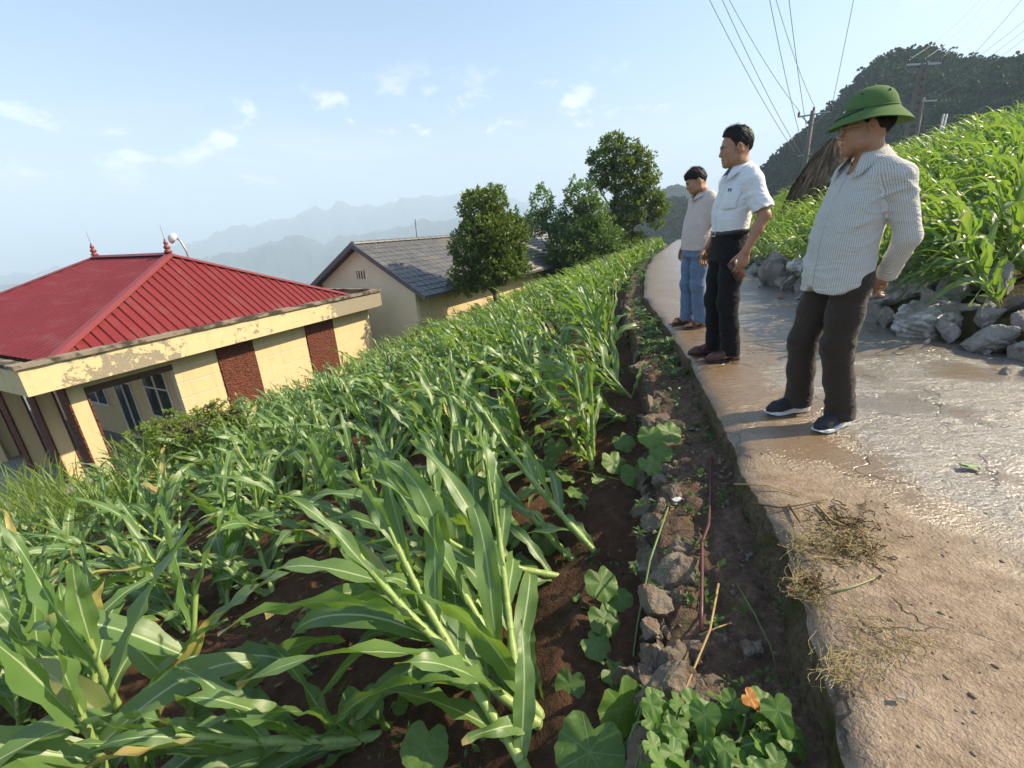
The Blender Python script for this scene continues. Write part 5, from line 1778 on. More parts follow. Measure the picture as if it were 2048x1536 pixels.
def build_person(c):
    loc, yaw, sc = c['loc'], c['yaw'], c['scale']
    Hc = np.array(c['head']); hy, hp = c['head_yaw'], c['head_pitch']
    tf = head_tf(rotz(hy), hp, Hc)
    # ---- body: one mesh of trunk and legs, head, arms with hands (and bare feet)
    bodyV, bodyF, bodyT, off = [], [], [], 0
    def add(V, F, tint=None):
        nonlocal off
        bodyV.append(V); bodyF.append(F + off); off += len(V)
        bodyT.append(np.ones((len(V), 3)) if tint is None else tint)
    T = Field((-.30, -.32, .02), (.26, .32, 1.46), .009)
    lx = c['lean']
    T.ell((lx(.90), 0, .90), (.10, .14, .12), k=.03).ell((lx(1.05) + .02, 0, 1.05), (.10, .13, .14), k=.05).ell((lx(1.24), 0, 1.24), (.10, .145, .16), k=.05)
    for s_ in ('L', 'R'):
        sg = 1 if s_ == 'L' else -1
        T.chain([(lx(1.36) - .01, sg * .05, 1.37), c['sh' + s_]], [.05, .045], k=.04)
        T.chain([(lx(.86), sg * .08, .86), c['kn' + s_], c['an' + s_]], [.072, .050, .034], k=.03)
    T.chain([(lx(1.3), 0, 1.30), (Hc[0] - .035, 0, Hc[2] - .12)], [.06, .05], k=.03)
    add(*T.mesh())
    hf = head_field(c['fat']); V, F = hf.mesh()
    tint = head_tint(V, age=c['age'])
    add(tf(V), F, tint)
    for s_ in ('L', 'R'):
        h = c['hand' + s_]
        V, F = arm_mesh(c['el' + s_], c['wr' + s_], h[0], h[1], h[2], h[3], h[4], .98, .0030, c['sh' + s_] if c['short'] else None)
        add(V, F)
    if c['shoe'] == 'sandal':
        ff = foot_field(); V0, F0 = ff.mesh()
        for s_ in ('L', 'R'):
            sg = 1 if s_ == 'L' else -1
            V = V0 * [1, -sg * -1 if False else (1 if sg < 0 else -1), 1]
            FF = F0 if sg < 0 else F0[:, ::-1]
            V = V @ rotz(c['toe' + s_]).T + np.array(c['foot' + s_])
            add(V, FF)
    V, F, Tn = np.concatenate(bodyV), np.concatenate(bodyF), np.concatenate(bodyT)
    body = quad_obj('person', V, F, M_SKIN, None, ('tint', np.concatenate([Tn, np.ones((len(Tn), 1))], 1)))
    tag(body, c['label'], 'person')
    body.location = loc; body.rotation_euler = (0, 0, yaw); body.scale = (sc,) * 3
    # ---- eyes
    for sg in (1, -1):
        e = np.array([[.0765, sg * .032, .0008]])
        q = tf(e)[0]
        m = MB().lathe([(.0002, -.0105), (.006, -.009), (.0095, -.005), (.0107, 0), (.0095, .005), (.006, .009), (.0002, .0105)], 14)
        o = m.build('eye', M_EYE, body, True)
        R_ = rotz(hy) @ roty(hp)
        Q = Matrix([list(r) for r in R_]).to_4x4() @ Matrix(((0, 0, 1, 0), (0, 1, 0, 0), (-1, 0, 0, 0), (0, 0, 0, 1)))
        me = o.data
        me.transform(Matrix(((0, 0, 1, 0), (0, 1, 0, 0), (-1, 0, 0, 0), (0, 0, 0, 1))))
        o.matrix_local = Matrix.Translation(q) @ Matrix([list(r) for r in R_]).to_4x4()
    # ---- hair
    hair_obj(body, c['hairmat'], c['hairline'], c['hair_r'], c['hair_c'], c.get('hair_cut'), c['seed'], None, Hc, c['spikes'], c['slen'], c['flow'], tf, c.get('hair_top'))
    # ---- trousers
    f = Field((-.30, -.30, .03), (.30, .30, 1.06), c['ch'])
    f.slab([(lx(z) + dx, 0, z, rx, ry) for z, dx, rx, ry in c['waist']], k=.03)
    for s_ in ('L', 'R'):
        sg = 1 if s_ == 'L' else -1
        kn, an = np.array(c['kn' + s_]), np.array(c['an' + s_])
        hip = np.array((lx(.84), sg * .085, .84))
        r = c['leg_r']
        low = an + (kn - an) * .16
        f.chain([hip, hip * .5 + kn * .5, kn, kn * .5 + an * .5, low], [r[0], r[1], r[2], r[3], r[4]], k=.035)
        sleeve(f, [low + (kn - an) * .05, np.array([an[0], an[1], c['hem']])], [r[4], r[5]], .015)
    sd = c['seed']
    amp = c['tr_fold']
    def trf(x, y, z):
        lowz = np.exp(-((z - .14) / .10) ** 2); knee = np.exp(-((z - .47) / .12) ** 2); crot = np.exp(-((z - .80) / .10) ** 2)
        a = ridged(x * 7, y * 7, z * 17, sd) - .35
        b = ridged(x * 9 + z * 6, y * 9, z * 5, sd + 9) - .35
        d_ = crease(x * 4 + 3, y * 4 + z * 2, z * 3.0, sd + 13)
        k_ = crease(x * 6 + z * 6, y * 6 + z * 3, z * 9, sd + 15)
        return -amp * (a * .9 * lowz + k_ * (.25 + .9 * knee + .5 * crot) + b * .15 * crot + d_ * .7)
    f.displace(trf, .03)
    V, F = f.mesh(); V = smooth_verts(V, F, 1)
    tro = quad_obj('trousers', V, F, c['tro_mat'], body)
    # ---- shirt
    f = Field((-.34, -.42, c['shirt_z'] - .03), (.32, .42, 1.52), c['ch'])
    f.slab([(lx(z) + dx, 0, z, rx, ry) for z, dx, rx, ry in c['torso']], k=.03, p=2.25)
    for s_ in ('L', 'R'):
        sg = 1 if s_ == 'L' else -1
        sh, el, wr = (np.array(c[q + s_]) for q in ('sh', 'el', 'wr'))
        f.chain([(lx(1.39) - .012, sg * .065, 1.398), (lx(1.36) - .01, sg * .118, 1.368), sh], [.038, .047, c['sl_r'][0] * .94], k=.05)
        if c['short']:
            e2 = sh + (el - sh) * c['sl_len']
            sleeve(f, [sh, e2], [c['sl_r'][0], c['sl_r'][1]], .04)
        else:
            w2 = wr - nz3(wr - el) * .012
            w1 = wr - nz3(wr - el) * .075
            f.chain([sh, el], [c['sl_r'][0], c['sl_r'][1]], k=.03)
            sleeve(f, [el, w1, w2], [c['sl_r'][1], c['sl_r'][2] * 1.12, c['sl_r'][2]], .02)
    hemf = c['hemf']
    f.cut(lambda x, y, z: hemf(x, y) - z, .004)
    # neck opening
    nb = np.array((Hc[0] - .04, 0, Hc[2] - .14 - c.get('neck_dz', 0))); 
    f.cone((nb[0] + .012, 0, nb[2] - .015), (nb[0] + .0, 0, nb[2] + .18), c['neck_r'], c['neck_r'] + .02, k=.008, op='sub')
    f.ell((nb[0] + .058, 0, nb[2] - .030), (.038, .030, .062), k=.015, op='sub')
    amp2 = c['sh_fold']
    def shf(x, y, z):
        waist = np.exp(-((z - c['fold_z']) / .15) ** 2); arm = np.clip((np.abs(y) - c['armhole'] + .01) / .03, 0, 1)
        side = np.clip((np.abs(y) - .04) / .08, 0, 1)
        a = crease(x * 3.5 + y * 2, y * 4 + z * 3, z * 15 + x * 5, sd + 21)
        b = crease(x * 5, y * 9 + z * 4, z * 5 - np.abs(y) * 9, sd + 31)
        e = crease(x * 6 + z * 9, y * 5, z * 15 - x * 6, sd + 41)
        soft = fbm(x * 6, y * 6, z * 6, 2, sd + 51) * .0025
        return soft - amp2 * (a * (.35 + 1.1 * waist * (.35 + .65 * side)) + b * .75) * (1 - arm) - amp2 * 1.2 * e * arm
    f.displace(shf, .03)
    V, F = f.mesh(); V = smooth_verts(V, F, 1)
    # cloth coordinates for woven stripes: around the trunk, or around the sleeve
    at = np.stack([V[:, 1], V[:, 0] - lx(1.1), np.full(len(V), .165)], 1)
    for s_ in ('L', 'R'):
        sh, el, wr = (np.array(c[q + s_]) for q in ('sh', 'el', 'wr'))
        sg = 1 if s_ == 'L' else -1
        for a, b, R_ in ((sh, el, .066), (el, wr, .055)):
            ax = nz3(b - a); q = V - a; t = q @ ax
            ds = np.linalg.norm(q - t[:, None] * ax, axis=1)
            e1 = nz3(np.cross(ax, [1, 0, 0])); e2 = np.cross(ax, e1)
            near = (ds < .095) & (t > (-.05 if a is sh else 0)) & (t < np.linalg.norm(b - a) + .05) & (V[:, 1] * sg > c['armhole'] - .25 * (1.40 - V[:, 2]) * 0)
            if a is el: near &= (t > -.0)
            at[near] = np.stack([q[near] @ e1, q[near] @ e2, np.full(near.sum(), R_)], 1)
    shirt = quad_obj('shirt', V, F, c['shirt_mat'], body, ('cloth', at))
    bv = BVHTree.FromPolygons([tuple(v) for v in V], [tuple(q) for q in F])
    def surf(y, z, off=.002):
        r = bv.ray_cast(Vector((.6, y, z)), Vector((-1, 0, 0)))
        if r[0] is None: return None
        return r[0] + r[1] * off, r[1]
    # placket and buttons
    zt, zb = c['placket']
    V_, at_ = [], []
    zs = np.linspace(zt, zb, 60)
    rows = 0
    for z in zs:
        ps = [surf(y, z, o_) for y, o_ in ((-.0165, .0006), (-.015, .0030), (0, .0034), (.015, .0030), (.0165, .0006))]
        if any(p is None for p in ps): continue
        V_ += [tuple(p[0]) for p in ps]; rows += 1
    if rows > 3:
        V_ = np.array(V_)
        quad_obj('placket', V_, grid_faces(rows, 5), c['shirt_mat'], shirt, ('cloth', np.stack([V_[:, 1], V_[:, 0] - lx(1.1), np.full(len(V_), .165)], 1)))
    for z in c['buttons']:
        p = surf(.0, z, .0045)
        if p is None: continue
        b = MB().lathe([(.0055, -.002), (.0058, .0), (.005, .0016), (.003, .0012)], 10).build('button', M_BUTTON, shirt, True)
        b.matrix_local = Matrix.Translation(p[0]) @ p[1].to_track_quat('Z', 'Y').to_matrix().to_4x4()
    if c.get('pocket'):
        y0, y1, z0, z1 = c['pocket']
        V_ = []
        ny, nz_ = 14, 16
        ok = True
        for i in range(nz_):
            z = z0 + (z1 - z0) * i / (nz_ - 1)
            for j in range(ny):
                y = y0 + (y1 - y0) * j / (ny - 1)
                zz = z
                if i == 0: zz = z - .012 * (1 - abs(2 * j / (ny - 1) - 1))
                p = surf(y, zz, .0034)
                V_.append(tuple(p[0]))
        pk = quad_obj('pocket', np.array(V_), grid_faces(nz_, ny), c['shirt_mat'], shirt)
        sm = pk.modifiers.new('cloth', 'SOLIDIFY'); sm.thickness = .0028
        for y in c.get('pens', ()):
            p = surf(y, z1, .006)
            MB().tube([p[0] - Vector((0, 0, .05)), p[0] + Vector((.001, 0, .012))], [.0042, .0042], 8).build('pen', M_BLACK, shirt, True)
    collar(shirt, c['shirt_mat'], (nb[0] + .008, 0, nb[2] + c['col_dz']), c['col_a0'], c['col_r'], c['col_h'], c['col_tip'], c['col_tilt'], attr=True)
    # ---- shoes
    S, U = shoe_fields(c['shoe'])
    SV, SF = S.mesh()
    UV_, UF = U.mesh() if c['shoe'] != 'sandal' else (None, None)
    for s_ in ('L', 'R'):
        sg = 1 if s_ == 'L' else -1
        def put(V, F):
            V = V * [1, -sg, 1]
            return V @ rotz(c['toe' + s_]).T + np.array(c['foot' + s_]), (F if sg < 0 else F[:, ::-1])
        if c['shoe'] == 'sandal':
            V, F = put(SV, SF)
            sh_ = quad_obj('sandal', V, F, M_SANDAL, body)
            for x0, y0, x1, y1, top in ((.075, .05, .055, -.05, .078), (.045, .05, .085, -.05, .076), (-.03, .046, -.03, -.046, .108)):
                pts = []
                for i in range(9):
                    t = i / 8; yy = y0 + (y1 - y0) * t
                    pts.append((x0 + (x1 - x0) * t, yy * (1 if True else 1), .018 + (top - .018) * math.sin(math.pi * t) ** .55))
                m = MB(); 
                for q in pts: m.v += [(q[0] - .011, q[1], q[2]), (q[0] + .011, q[1], q[2])]
                FQ = np.array([[2 * i, 2 * i + 1, 2 * i + 3, 2 * i + 2] for i in range(8)])
                Vq, Fq = put(np.array(m.v), FQ)
                o = quad_obj('strap', Vq, Fq, M_SANDAL, sh_); sm = o.modifiers.new('t', 'SOLIDIFY'); sm.thickness = .004
        else:
            V, F = put(UV_, UF)
            sh_ = quad_obj('shoe', V, F, M_SOCK if c['shoe'] == 'sneaker' else M_LEATH, body)
            V, F = put(SV, SF)
            quad_obj('sole', V, F, M_SOLEW if c['shoe'] == 'sneaker' else M_SOLEB, sh_)
    # ---- belt
    if c.get('belt'):
        z, dx, rx, ry = c['belt']
        V_ = []
        n = 64
        for i in range(n):
            a = 2 * math.pi * i / n
            ca, sa = math.cos(a), math.sin(a); r = (abs(ca) ** 2.3 + abs(sa) ** 2.3) ** (-1 / 2.3)
            for dz, g in ((-.017, 0), (-.014, .003), (.014, .003), (.017, 0)):
                V_.append((lx(z) + dx + (rx + g) * r * ca, (ry + g) * r * sa, z + dz - .012 * ca))
        F_ = [[i * 4 + k, ((i + 1) % n) * 4 + k, ((i + 1) % n) * 4 + k + 1, i * 4 + k + 1] for i in range(n) for k in range(3)]
        b = quad_obj('belt', np.array(V_), np.array(F_), M_BLACK, body)
        xb = lx(z) + dx + rx + .004
        m = MB()
        zc = z - .012
        for y0, y1, z0, z1 in ((-.026, .026, .013, .019), (-.026, .026, -.019, -.013), (-.026, -.020, -.013, .013), (.020, .026, -.013, .013)):
            m.box(xb - .001, xb + .005, y0, y1, zc + z0, zc + z1)
        m.build('buckle', M_METAL, b)
    return body, tf, (rotz(hy) @ roty(hp))

# ---- the man with the green helmet
M1 = on_z(1632, 838, 0); M1Y = math.radians(184)
def _lean1(z): return float(np.interp(z, [0, .85, 1.05, 1.40, 1.6], [0, .02, .01, .0, .0]))
person1 = dict(
    label='man in a green sun helmet, glasses and loose striped shirt, hands behind his back', seed=11,
    loc=(M1.x, M1.y, 0.006), yaw=M1Y, scale=.957, head=(.030, 0, 1.572), head_yaw=math.radians(-27), head_pitch=math.radians(6), fat=.007, age=.4, lean=_lean1,
    shL=(-.050, .160, 1.322), shR=(-.050, -.160, 1.322), elL=(-.125, .196, 1.050), elR=(-.125, -.196, 1.050), wrL=(-.188, .060, .842), wrR=(-.195, -.06, .825),
    handL=((-.10, -.55, -.82), (-.9, .2, .1), (-.1, -.6, .75), (.7, .7, .7, .7), .8), handR=((-.05, .85, -.45), (.9, 0, 0), (0, .5, .85), (.6, .6, .6, .6), .8),
    knL=(.050, .105, .47), knR=(.095, -.100, .47), anL=(-.045, .115, .09), anR=(.045, -.115, .09), footL=(-.01, .125, 0), footR=(.085, -.125, 0), toeL=math.radians(22), toeR=math.radians(4),
    short=False, shoe='sneaker', hairmat=M_HAIR, hairline=[(-.13, -.075), (-.075, -.070), (-.035, -.03), (-.012, .012), (.02, .02), (.05, .05), (.13, .07)], hair_r=(.102, .083, .092), hair_c=(-.022, 0, .026), spikes=1500, slen=.009, flow=(-.4, 0, -.6),
    ch=.0048, waist=[(.78, 0, .116, .148), (.86, 0, .121, .150), (.94, .0, .118, .145), (1.02, .0, .108, .135)], leg_r=(.086, .082, .074, .070, .069, .078), hem=.055, tr_fold=.0075, tro_mat=M_TROU1,
    torso=[(.70, .018, .140, .172), (.74, .02, .140, .172), (.84, .024, .140, .171), (.92, .024, .138, .166), (1.0, .028, .139, .161), (1.1, .026, .136, .158), (1.2, .020, .128, .158), (1.3, .008, .113, .152), (1.365, .0, .085, .134), (1.405, -.006, .058, .085)],
    sl_r=(.063, .054, .040), sl_len=1, shirt_mat=M_SHIRT1, shirt_z=.72, hemf=lambda x, y: .752 + .055 * np.clip((np.abs(y) - .11) / .07, 0, 1) ** 2 + .035 * np.exp(-(y / .035) ** 2) * (x > 0) + .018 * (x > 0),
    neck_r=.058, sh_fold=.0085, fold_z=.98, neck_dz=.024, armhole=.132, placket=(1.375, .79), buttons=(1.33, 1.245, 1.16, 1.075, .99, .905), col_dz=.026, col_a0=.55, col_r=.063, col_h=.050, col_tip=.060, col_tilt=.042)
b1, tf1, R1 = build_person(person1)

# helmet, in the head's frame
def build_helmet():
    n = 48
    prof = [(.002, .139), (.012, .1385), (.030, .136), (.058, .126), (.083, .107), (.100, .082), (.109, .056), (.112, .036), (.1125, .030), (.118, .024), (.134, .008), (.152, -.012), (.168, -.031), (.172, -.034), (.171, -.038), (.166, -.036), (.148, -.016), (.128, .004), (.110, .016), (.100, .016)]
    V = []
    for r, z in prof:
        for k in range(n):
            a = 2 * math.pi * k / n
            ca, sa = math.cos(a), math.sin(a)
            rx, ry = r * 1.07 + (.012 if r > .14 else .006) * max(0, -ca) * (r > .11), r * .955
            V.append((rx * ca - .018, ry * sa, z + .020 + (.012 * abs(sa) ** 2 - .008 * max(0, ca) - .012 * max(0, -ca)) * max(0, (r - .112) / .06)))
    V = np.array(V)
    m = len(prof)
    F = np.array([[i * n + k, (i + 1) * n + k, (i + 1) * n + (k + 1) % n, i * n + (k + 1) % n] for i in range(m - 1) for k in range(n)])
    def put(V):
        V = V @ roty(math.radians(-4)).T * .93 + np.array([.004, 0, .027])
        return tf1(V)
    o = quad_obj('helmet', put(V), F, M_HELM, b1)
    def lathe_at(prf, c, nrm, m_, nm, nn=10):
        mb = MB().lathe(prf, nn)
        Q = Vector(nrm).to_track_quat('Z', 'Y').to_matrix()
        Vv = np.array([tuple(Q @ Vector(v) + Vector(c)) for v in mb.v])
        me = bpy.data.meshes.new(nm); me.from_pydata([tuple(v) for v in put(Vv)], [], mb.f); me.shade_smooth(); me.materials.append(m_)
        mesh_obj(nm, me, None, o)
    lathe_at([(.012, -.003), (.013, .004), (.009, .009), (.002, .010)], (-.018, 0, .158), (0, 0, 1), M_HELM, 'top_button')
    for a in (.9, 2.2, -.9, -2.2):
        lathe_at([(.0055, -.002), (.0055, .003), (.003, .0045)], (.086 * math.cos(a) * 1.09 - .018, .086 * math.sin(a) * .985, .122), (math.cos(a), math.sin(a), .75), M_HELMD, 'vent_eyelet', 8)
    # band round the crown and the strap lying over the front brim
    def band(r, z, w_, t, a0, a1, nm, m_, drop=0.0, ex=1.07):
        VV = []; nn = 40
        for i in range(nn + 1):
            a = a0 + (a1 - a0) * i / nn
            ca, sa = math.cos(a), math.sin(a)
            for dr, dz in ((0, -w_ / 2), (t, -w_ / 2), (t, w_ / 2), (0, w_ / 2)):
                VV.append(((r + dr) * ex * ca - .018, (r + dr) * .965 * sa, z + dz + drop * math.cos(a * 2)))
        FF = [[i * 4 + k, i * 4 + (k + 1) % 4, (i + 1) * 4 + (k + 1) % 4, (i + 1) * 4 + k] for i in range(nn) for k in range(4)]
        quad_obj(nm, put(np.array(VV)), np.array(FF), m_, o)
    band(.113, .053, .007, .003, 0, 2 * math.pi, 'band', M_HELM)
    VV = []; nn = 24
    for i in range(nn + 1):
        a = -1.15 + 2.3 * i / nn
        e = math.cos(a / 1.15 * math.pi / 2)
        r = .116 + .022 * e; z = .050 - .024 * e
        for dr, dz in ((-.005, .007), (.005, -.004), (.007, -.001), (-.003, .010)):
            VV.append(((r + dr) * 1.07 * math.cos(a) - .018, (r + dr) * .965 * math.sin(a), z + dz - .004))
    FF = np.array([[i * 4 + k, i * 4 + (k + 1) % 4, (i + 1) * 4 + (k + 1) % 4, (i + 1) * 4 + k] for i in range(nn) for k in range(4)])
    quad_obj('chin_strap', put(np.array(VV)), FF, M_HELMD, o)
    lathe_at([(.006, -.001), (.006, .003), (.002, .004)], (.108, .070, .046), (.8, .5, .6), M_METAL, 'strap_buckle')
build_helmet()
# glasses
gl = MB()
def _rim(sg):
    pts = []
    for i in range(21):
        a = 2 * math.pi * i / 20
        ca, sa = math.cos(a), math.sin(a); r = (abs(ca) ** 3 + abs(sa) ** 3) ** (-1 / 3)
        pts.append((.104 - .010 * abs(ca * r * .5 + .5 * 1) * 0 - .006 * max(0, ca * sg * sg) * 0, sg * .034 + .0235 * ca * r, -.002 + .0155 * sa * r))
    return pts
for sg in (1, -1):
    gl.tube(tf1(np.array(_rim(sg))), .0012, 6)
    gl.tube(tf1(np.array([(.104, sg * .0575, .006), (.098, sg * .072, .007), (.05, sg * .079, .008), (-.004, sg * .084, .010), (-.018, sg * .086, -.006)])), .0013, 6)
gl.tube(tf1(np.array([(.104, -.0105, .002), (.108, 0, .006), (.104, .0105, .002)])), .0012, 6)
glo = gl.build('glasses', M_METAL, b1, True)
for sg in (1, -1):
    pts = tf1(np.array(_rim(sg)[:-1]))
    MB().poly(pts).build('lens', M_LENS, glo)

# ---- the man in the white shirt
M2 = on_z(1437, 716, 0); M2Y = math.radians(183)
def _lean2(z): return float(np.interp(z, [0, .85, 1.05, 1.40, 1.6], [0, .02, .02, -.015, -.02]))
person2 = dict(
    label='tall man in a white short-sleeved shirt tucked into black trousers, holding a phone', seed=23,
    loc=(M2.x, M2.y, 0.006), yaw=M2Y, scale=1.03, head=(.03, 0, 1.560), head_yaw=math.radians(-17), head_pitch=math.radians(8), fat=.002, age=.5, lean=_lean2,
    shL=(-.02, .168, 1.325), shR=(-.02, -.168, 1.325), elL=(-.075, .255, 1.095), elR=(-.06, -.245, 1.09), wrL=(.020, .245, .862), wrR=(.075, -.205, .87),
    handL=((.22, .02, -.97), (-.15, -.98, -.1), (.95, -.1, .2), (.35, .42, .48, .52), .9), handR=((.3, .05, -.95), (-.2, .95, 0), (.95, .2, .2), (.35, .4, .45, .5), .7),
    knL=(.025, .085, .47), knR=(.045, -.085, .47), anL=(-.045, .09, .09), anR=(-.005, -.09, .09), footL=(0, .095, 0), footR=(.045, -.095, 0), toeL=math.radians(8), toeR=math.radians(-8),
    short=True, shoe='leather', hairmat=M_HAIRG, hairline=[(-.13, -.07), (-.085, -.066), (-.045, -.035), (-.015, .006), (.0, .005), (.014, .004), (.022, .036), (.036, .060), (.052, .078), (.068, .094), (.13, .10)], hair_r=(.099, .081, .099), hair_c=(-.020, 0, .034), hair_top=((.008, 0, .088), (.068, .058, .056)), spikes=4200, slen=.017, flow=(-.25, 0.1, .30),
    ch=.0052, waist=[(.78, 0, .108, .146), (.86, 0, .113, .150), (.94, 0, .110, .147), (.995, 0, .108, .142)], leg_r=(.084, .078, .068, .064, .064, .074), hem=.05, tr_fold=.008, tro_mat=M_TROU2,
    torso=[(.96, 0, .108, .144), (1.0, .001, .114, .150), (1.08, .004, .121, .154), (1.18, .006, .119, .156), (1.28, 0, .108, .154), (1.36, -.004, .086, .136), (1.42, -.01, .060, .085)],
    sl_r=(.060, .070, .05), sl_len=.84, shirt_mat=M_SHIRT2, shirt_z=.95, hemf=lambda x, y: .985 + 0 * x + 0 * y,
    neck_dz=.01, neck_r=.056, sh_fold=.0075, fold_z=1.06, armhole=.140, placket=(1.37, 1.02), buttons=(1.33, 1.25, 1.17, 1.09), pocket=(.055, .145, 1.155, 1.275), pens=(.075, .095), belt=(.992, 0, .1165, .1515),
    col_dz=.012, col_a0=.36, col_r=.058, col_h=.046, col_tip=.048, col_tilt=.038)
b2, tf2, R2 = build_person(person2)
# ---- the man in the pale polo shirt
M3 = on_z(1384, 652, 0); M3Y = math.radians(190)
def _lean3(z): return float(np.interp(z, [0, .85, 1.05, 1.40, 1.6], [0, .03, .03, .0, 0]))
person3 = dict(
    label='young man in a pale pinkish polo shirt and blue trousers, looking down, wearing sandals', seed=37,
    loc=(M3.x, M3.y, 0.006), yaw=M3Y, scale=.965, head=(.055, 0, 1.550), head_yaw=math.radians(-18), head_pitch=math.radians(24), fat=.008, age=0, lean=_lean3,
    shL=(-.01, .162, 1.32), shR=(-.01, -.162, 1.32), elL=(-.055, .245, 1.09), elR=(-.055, -.24, 1.09), wrL=(.03, .225, .865), wrR=(.06, -.21, .87),
    handL=((.30, -.05, -.95), (-.15, -.98, 0), (.95, -.1, .25), (.4, .5, .55, .6), .7), handR=((.3, .05, -.95), (-.2, .95, 0), (.95, .2, .2), (.4, .4, .45, .5), .7),
    knL=(.03, .09, .47), knR=(.05, -.09, .47), anL=(-.045, .10, .09), anR=(.0, -.10, .09), footL=(.01, .105, 0), footR=(.055, -.105, 0), toeL=math.radians(10), toeR=math.radians(-8),
    short=True, shoe='sandal', hairmat=M_HAIR, hairline=[(-.13, -.06), (-.085, -.055), (-.045, -.02), (-.015, .022), (.0, .020), (.012, .018), (.022, .034), (.05, .050), (.075, .060), (.13, .058)], hair_r=(.100, .083, .100), hair_c=(-.018, 0, .034), hair_top=((.012, 0, .076), (.080, .066, .062)), spikes=4200, slen=.018, flow=(.6, 0.1, -.35),
    ch=.0052, waist=[(.78, 0, .125, .165), (.86, 0, .130, .170), (.94, 0, .117, .155), (1.0, 0, .108, .142)], leg_r=(.086, .081, .072, .070, .072, .084), hem=.062, tr_fold=.009, tro_mat=M_TROU3,
    torso=[(.80, 0, .136, .180), (.88, .0, .139, .182), (1.0, .008, .139, .177), (1.1, .006, .136, .176), (1.2, .0, .128, .174), (1.29, -.002, .114, .170), (1.36, -.004, .088, .148), (1.42, -.008, .060, .085)],
    sl_r=(.059, .064, .05), sl_len=.80, shirt_mat=M_SHIRT3, shirt_z=.80, hemf=lambda x, y: .845 + 0 * x + 0 * y,
    neck_dz=.01, neck_r=.056, sh_fold=.006, fold_z=.98, armhole=.148, placket=(1.375, 1.24), buttons=(1.33, 1.29), col_dz=.012, col_a0=.40, col_r=.058, col_h=.034, col_tip=.030, col_tilt=.036)
b3, tf3, R3 = build_person(person3)

# the phone in the second man's left hand
def in_body(body, p):
    return Vector(body.location) + Matrix.Rotation(body.rotation_euler.z, 3, 'Z') @ (Vector(p) * body.scale.x)
hl = person2
pw = np.array(hl['wrL']); pd = nz3(np.array(hl['handL'][0])); pn = nz3(np.array(hl['handL'][1]))
pc = pw + pd * .125 + pn * .040 + np.array([.012, 0, -.01])
ph = empty('phone', in_body(b2, pc), (math.radians(4), math.radians(32), M2Y), 'dark brown cased phone held in the left hand of the man in white', 'phone')
def rbox(sx, sy, sz, r, nm, m_, parent):
    bm = bmesh.new(); bmesh.ops.create_cube(bm, size=1)
    for v in bm.verts: v.co = Vector((v.co.x * sx, v.co.y * sy, v.co.z * sz))
    bmesh.ops.bevel(bm, geom=bm.edges[:], offset=r, segments=3, affect='EDGES')
    me = bpy.data.meshes.new(nm); bm.to_mesh(me); bm.free(); me.materials.append(m_); me.shade_smooth()
    return mesh_obj(nm, me, None, parent)
rbox(.078, .011, .158, .0035, 'phone_case', M_LEATH, ph)
sc_ = rbox(.070, .0012, .148, .0005, 'screen', M_GLASS, ph); sc_.location = (0, -.0064, 0)
# ------------------------------------------------------------------ poles and wires
M_POLE = plain('weathered_concrete_pole', (.16, .14, .125), .9, .25, 5)
M_WIRE = plain('aluminium_wire', (.20, .19, .20), .5, .1, 5, 0)
M_CERAM = plain('ceramic_insulator', (.05, .035, .03), .3, .2, 20)
def hz_shift(u0, v0, u1, v1, dist):
    return at_dist(u1, v1, dist) - at_dist(u0, v0, dist)
pt = at_dist(1626, 221, 30); pb = at_dist(1603, 372, 30)
PZ = .6
POLE1 = empty('utility_pole', (pb.x, pb.y, PZ), (0, 0, 0), 'slim utility pole with a steel crossarm standing behind the straw stack', 'utility pole')
top1 = Vector((pt.x - pb.x, pt.y - pb.y, pt.z - PZ))
MB().tube([(-top1.x * .25, -top1.y * .25, -.6), (0, 0, 0), top1 * .5, top1], [.16, .15, .125, .10], 8).build('pole', M_POLE, POLE1, True)
c0, c1 = hz_shift(1626, 229, 1597, 234, 30), hz_shift(1626, 229, 1662, 223, 30)
cz = top1 + hz_shift(1626, 221, 1626, 229, 30)
m = MB().tube([cz + c0, cz + c1], [.045, .045], 4)
m.tube([cz + c0 * .75, cz + Vector((0, 0, -.55))], [.025, .025], 4).tube([cz + c1 * .75, cz + Vector((0, 0, -.55))], [.025, .025], 4)
m.build('crossarm', M_STEEL, POLE1)
lowz = top1 * .62
m = MB().tube([lowz + c0 * .6, lowz + c1 * .35], [.035, .035], 4); m.build('crossarm', M_STEEL, POLE1)
for q in (cz + c0, cz + c1, cz + Vector((0, 0, .1))):
    MB().lathe([(.03, 0), (.06, .03), (.035, .06), (.07, .10), (.04, .14), (.06, .18), (.02, .26)], 8, tuple(q)).build('insulator', M_CERAM, POLE1, True)
p1w = Vector((pb.x, pb.y, PZ))
pt2 = at_dist(1848, 126, 36); pb2 = at_dist(1821, 268, 36)
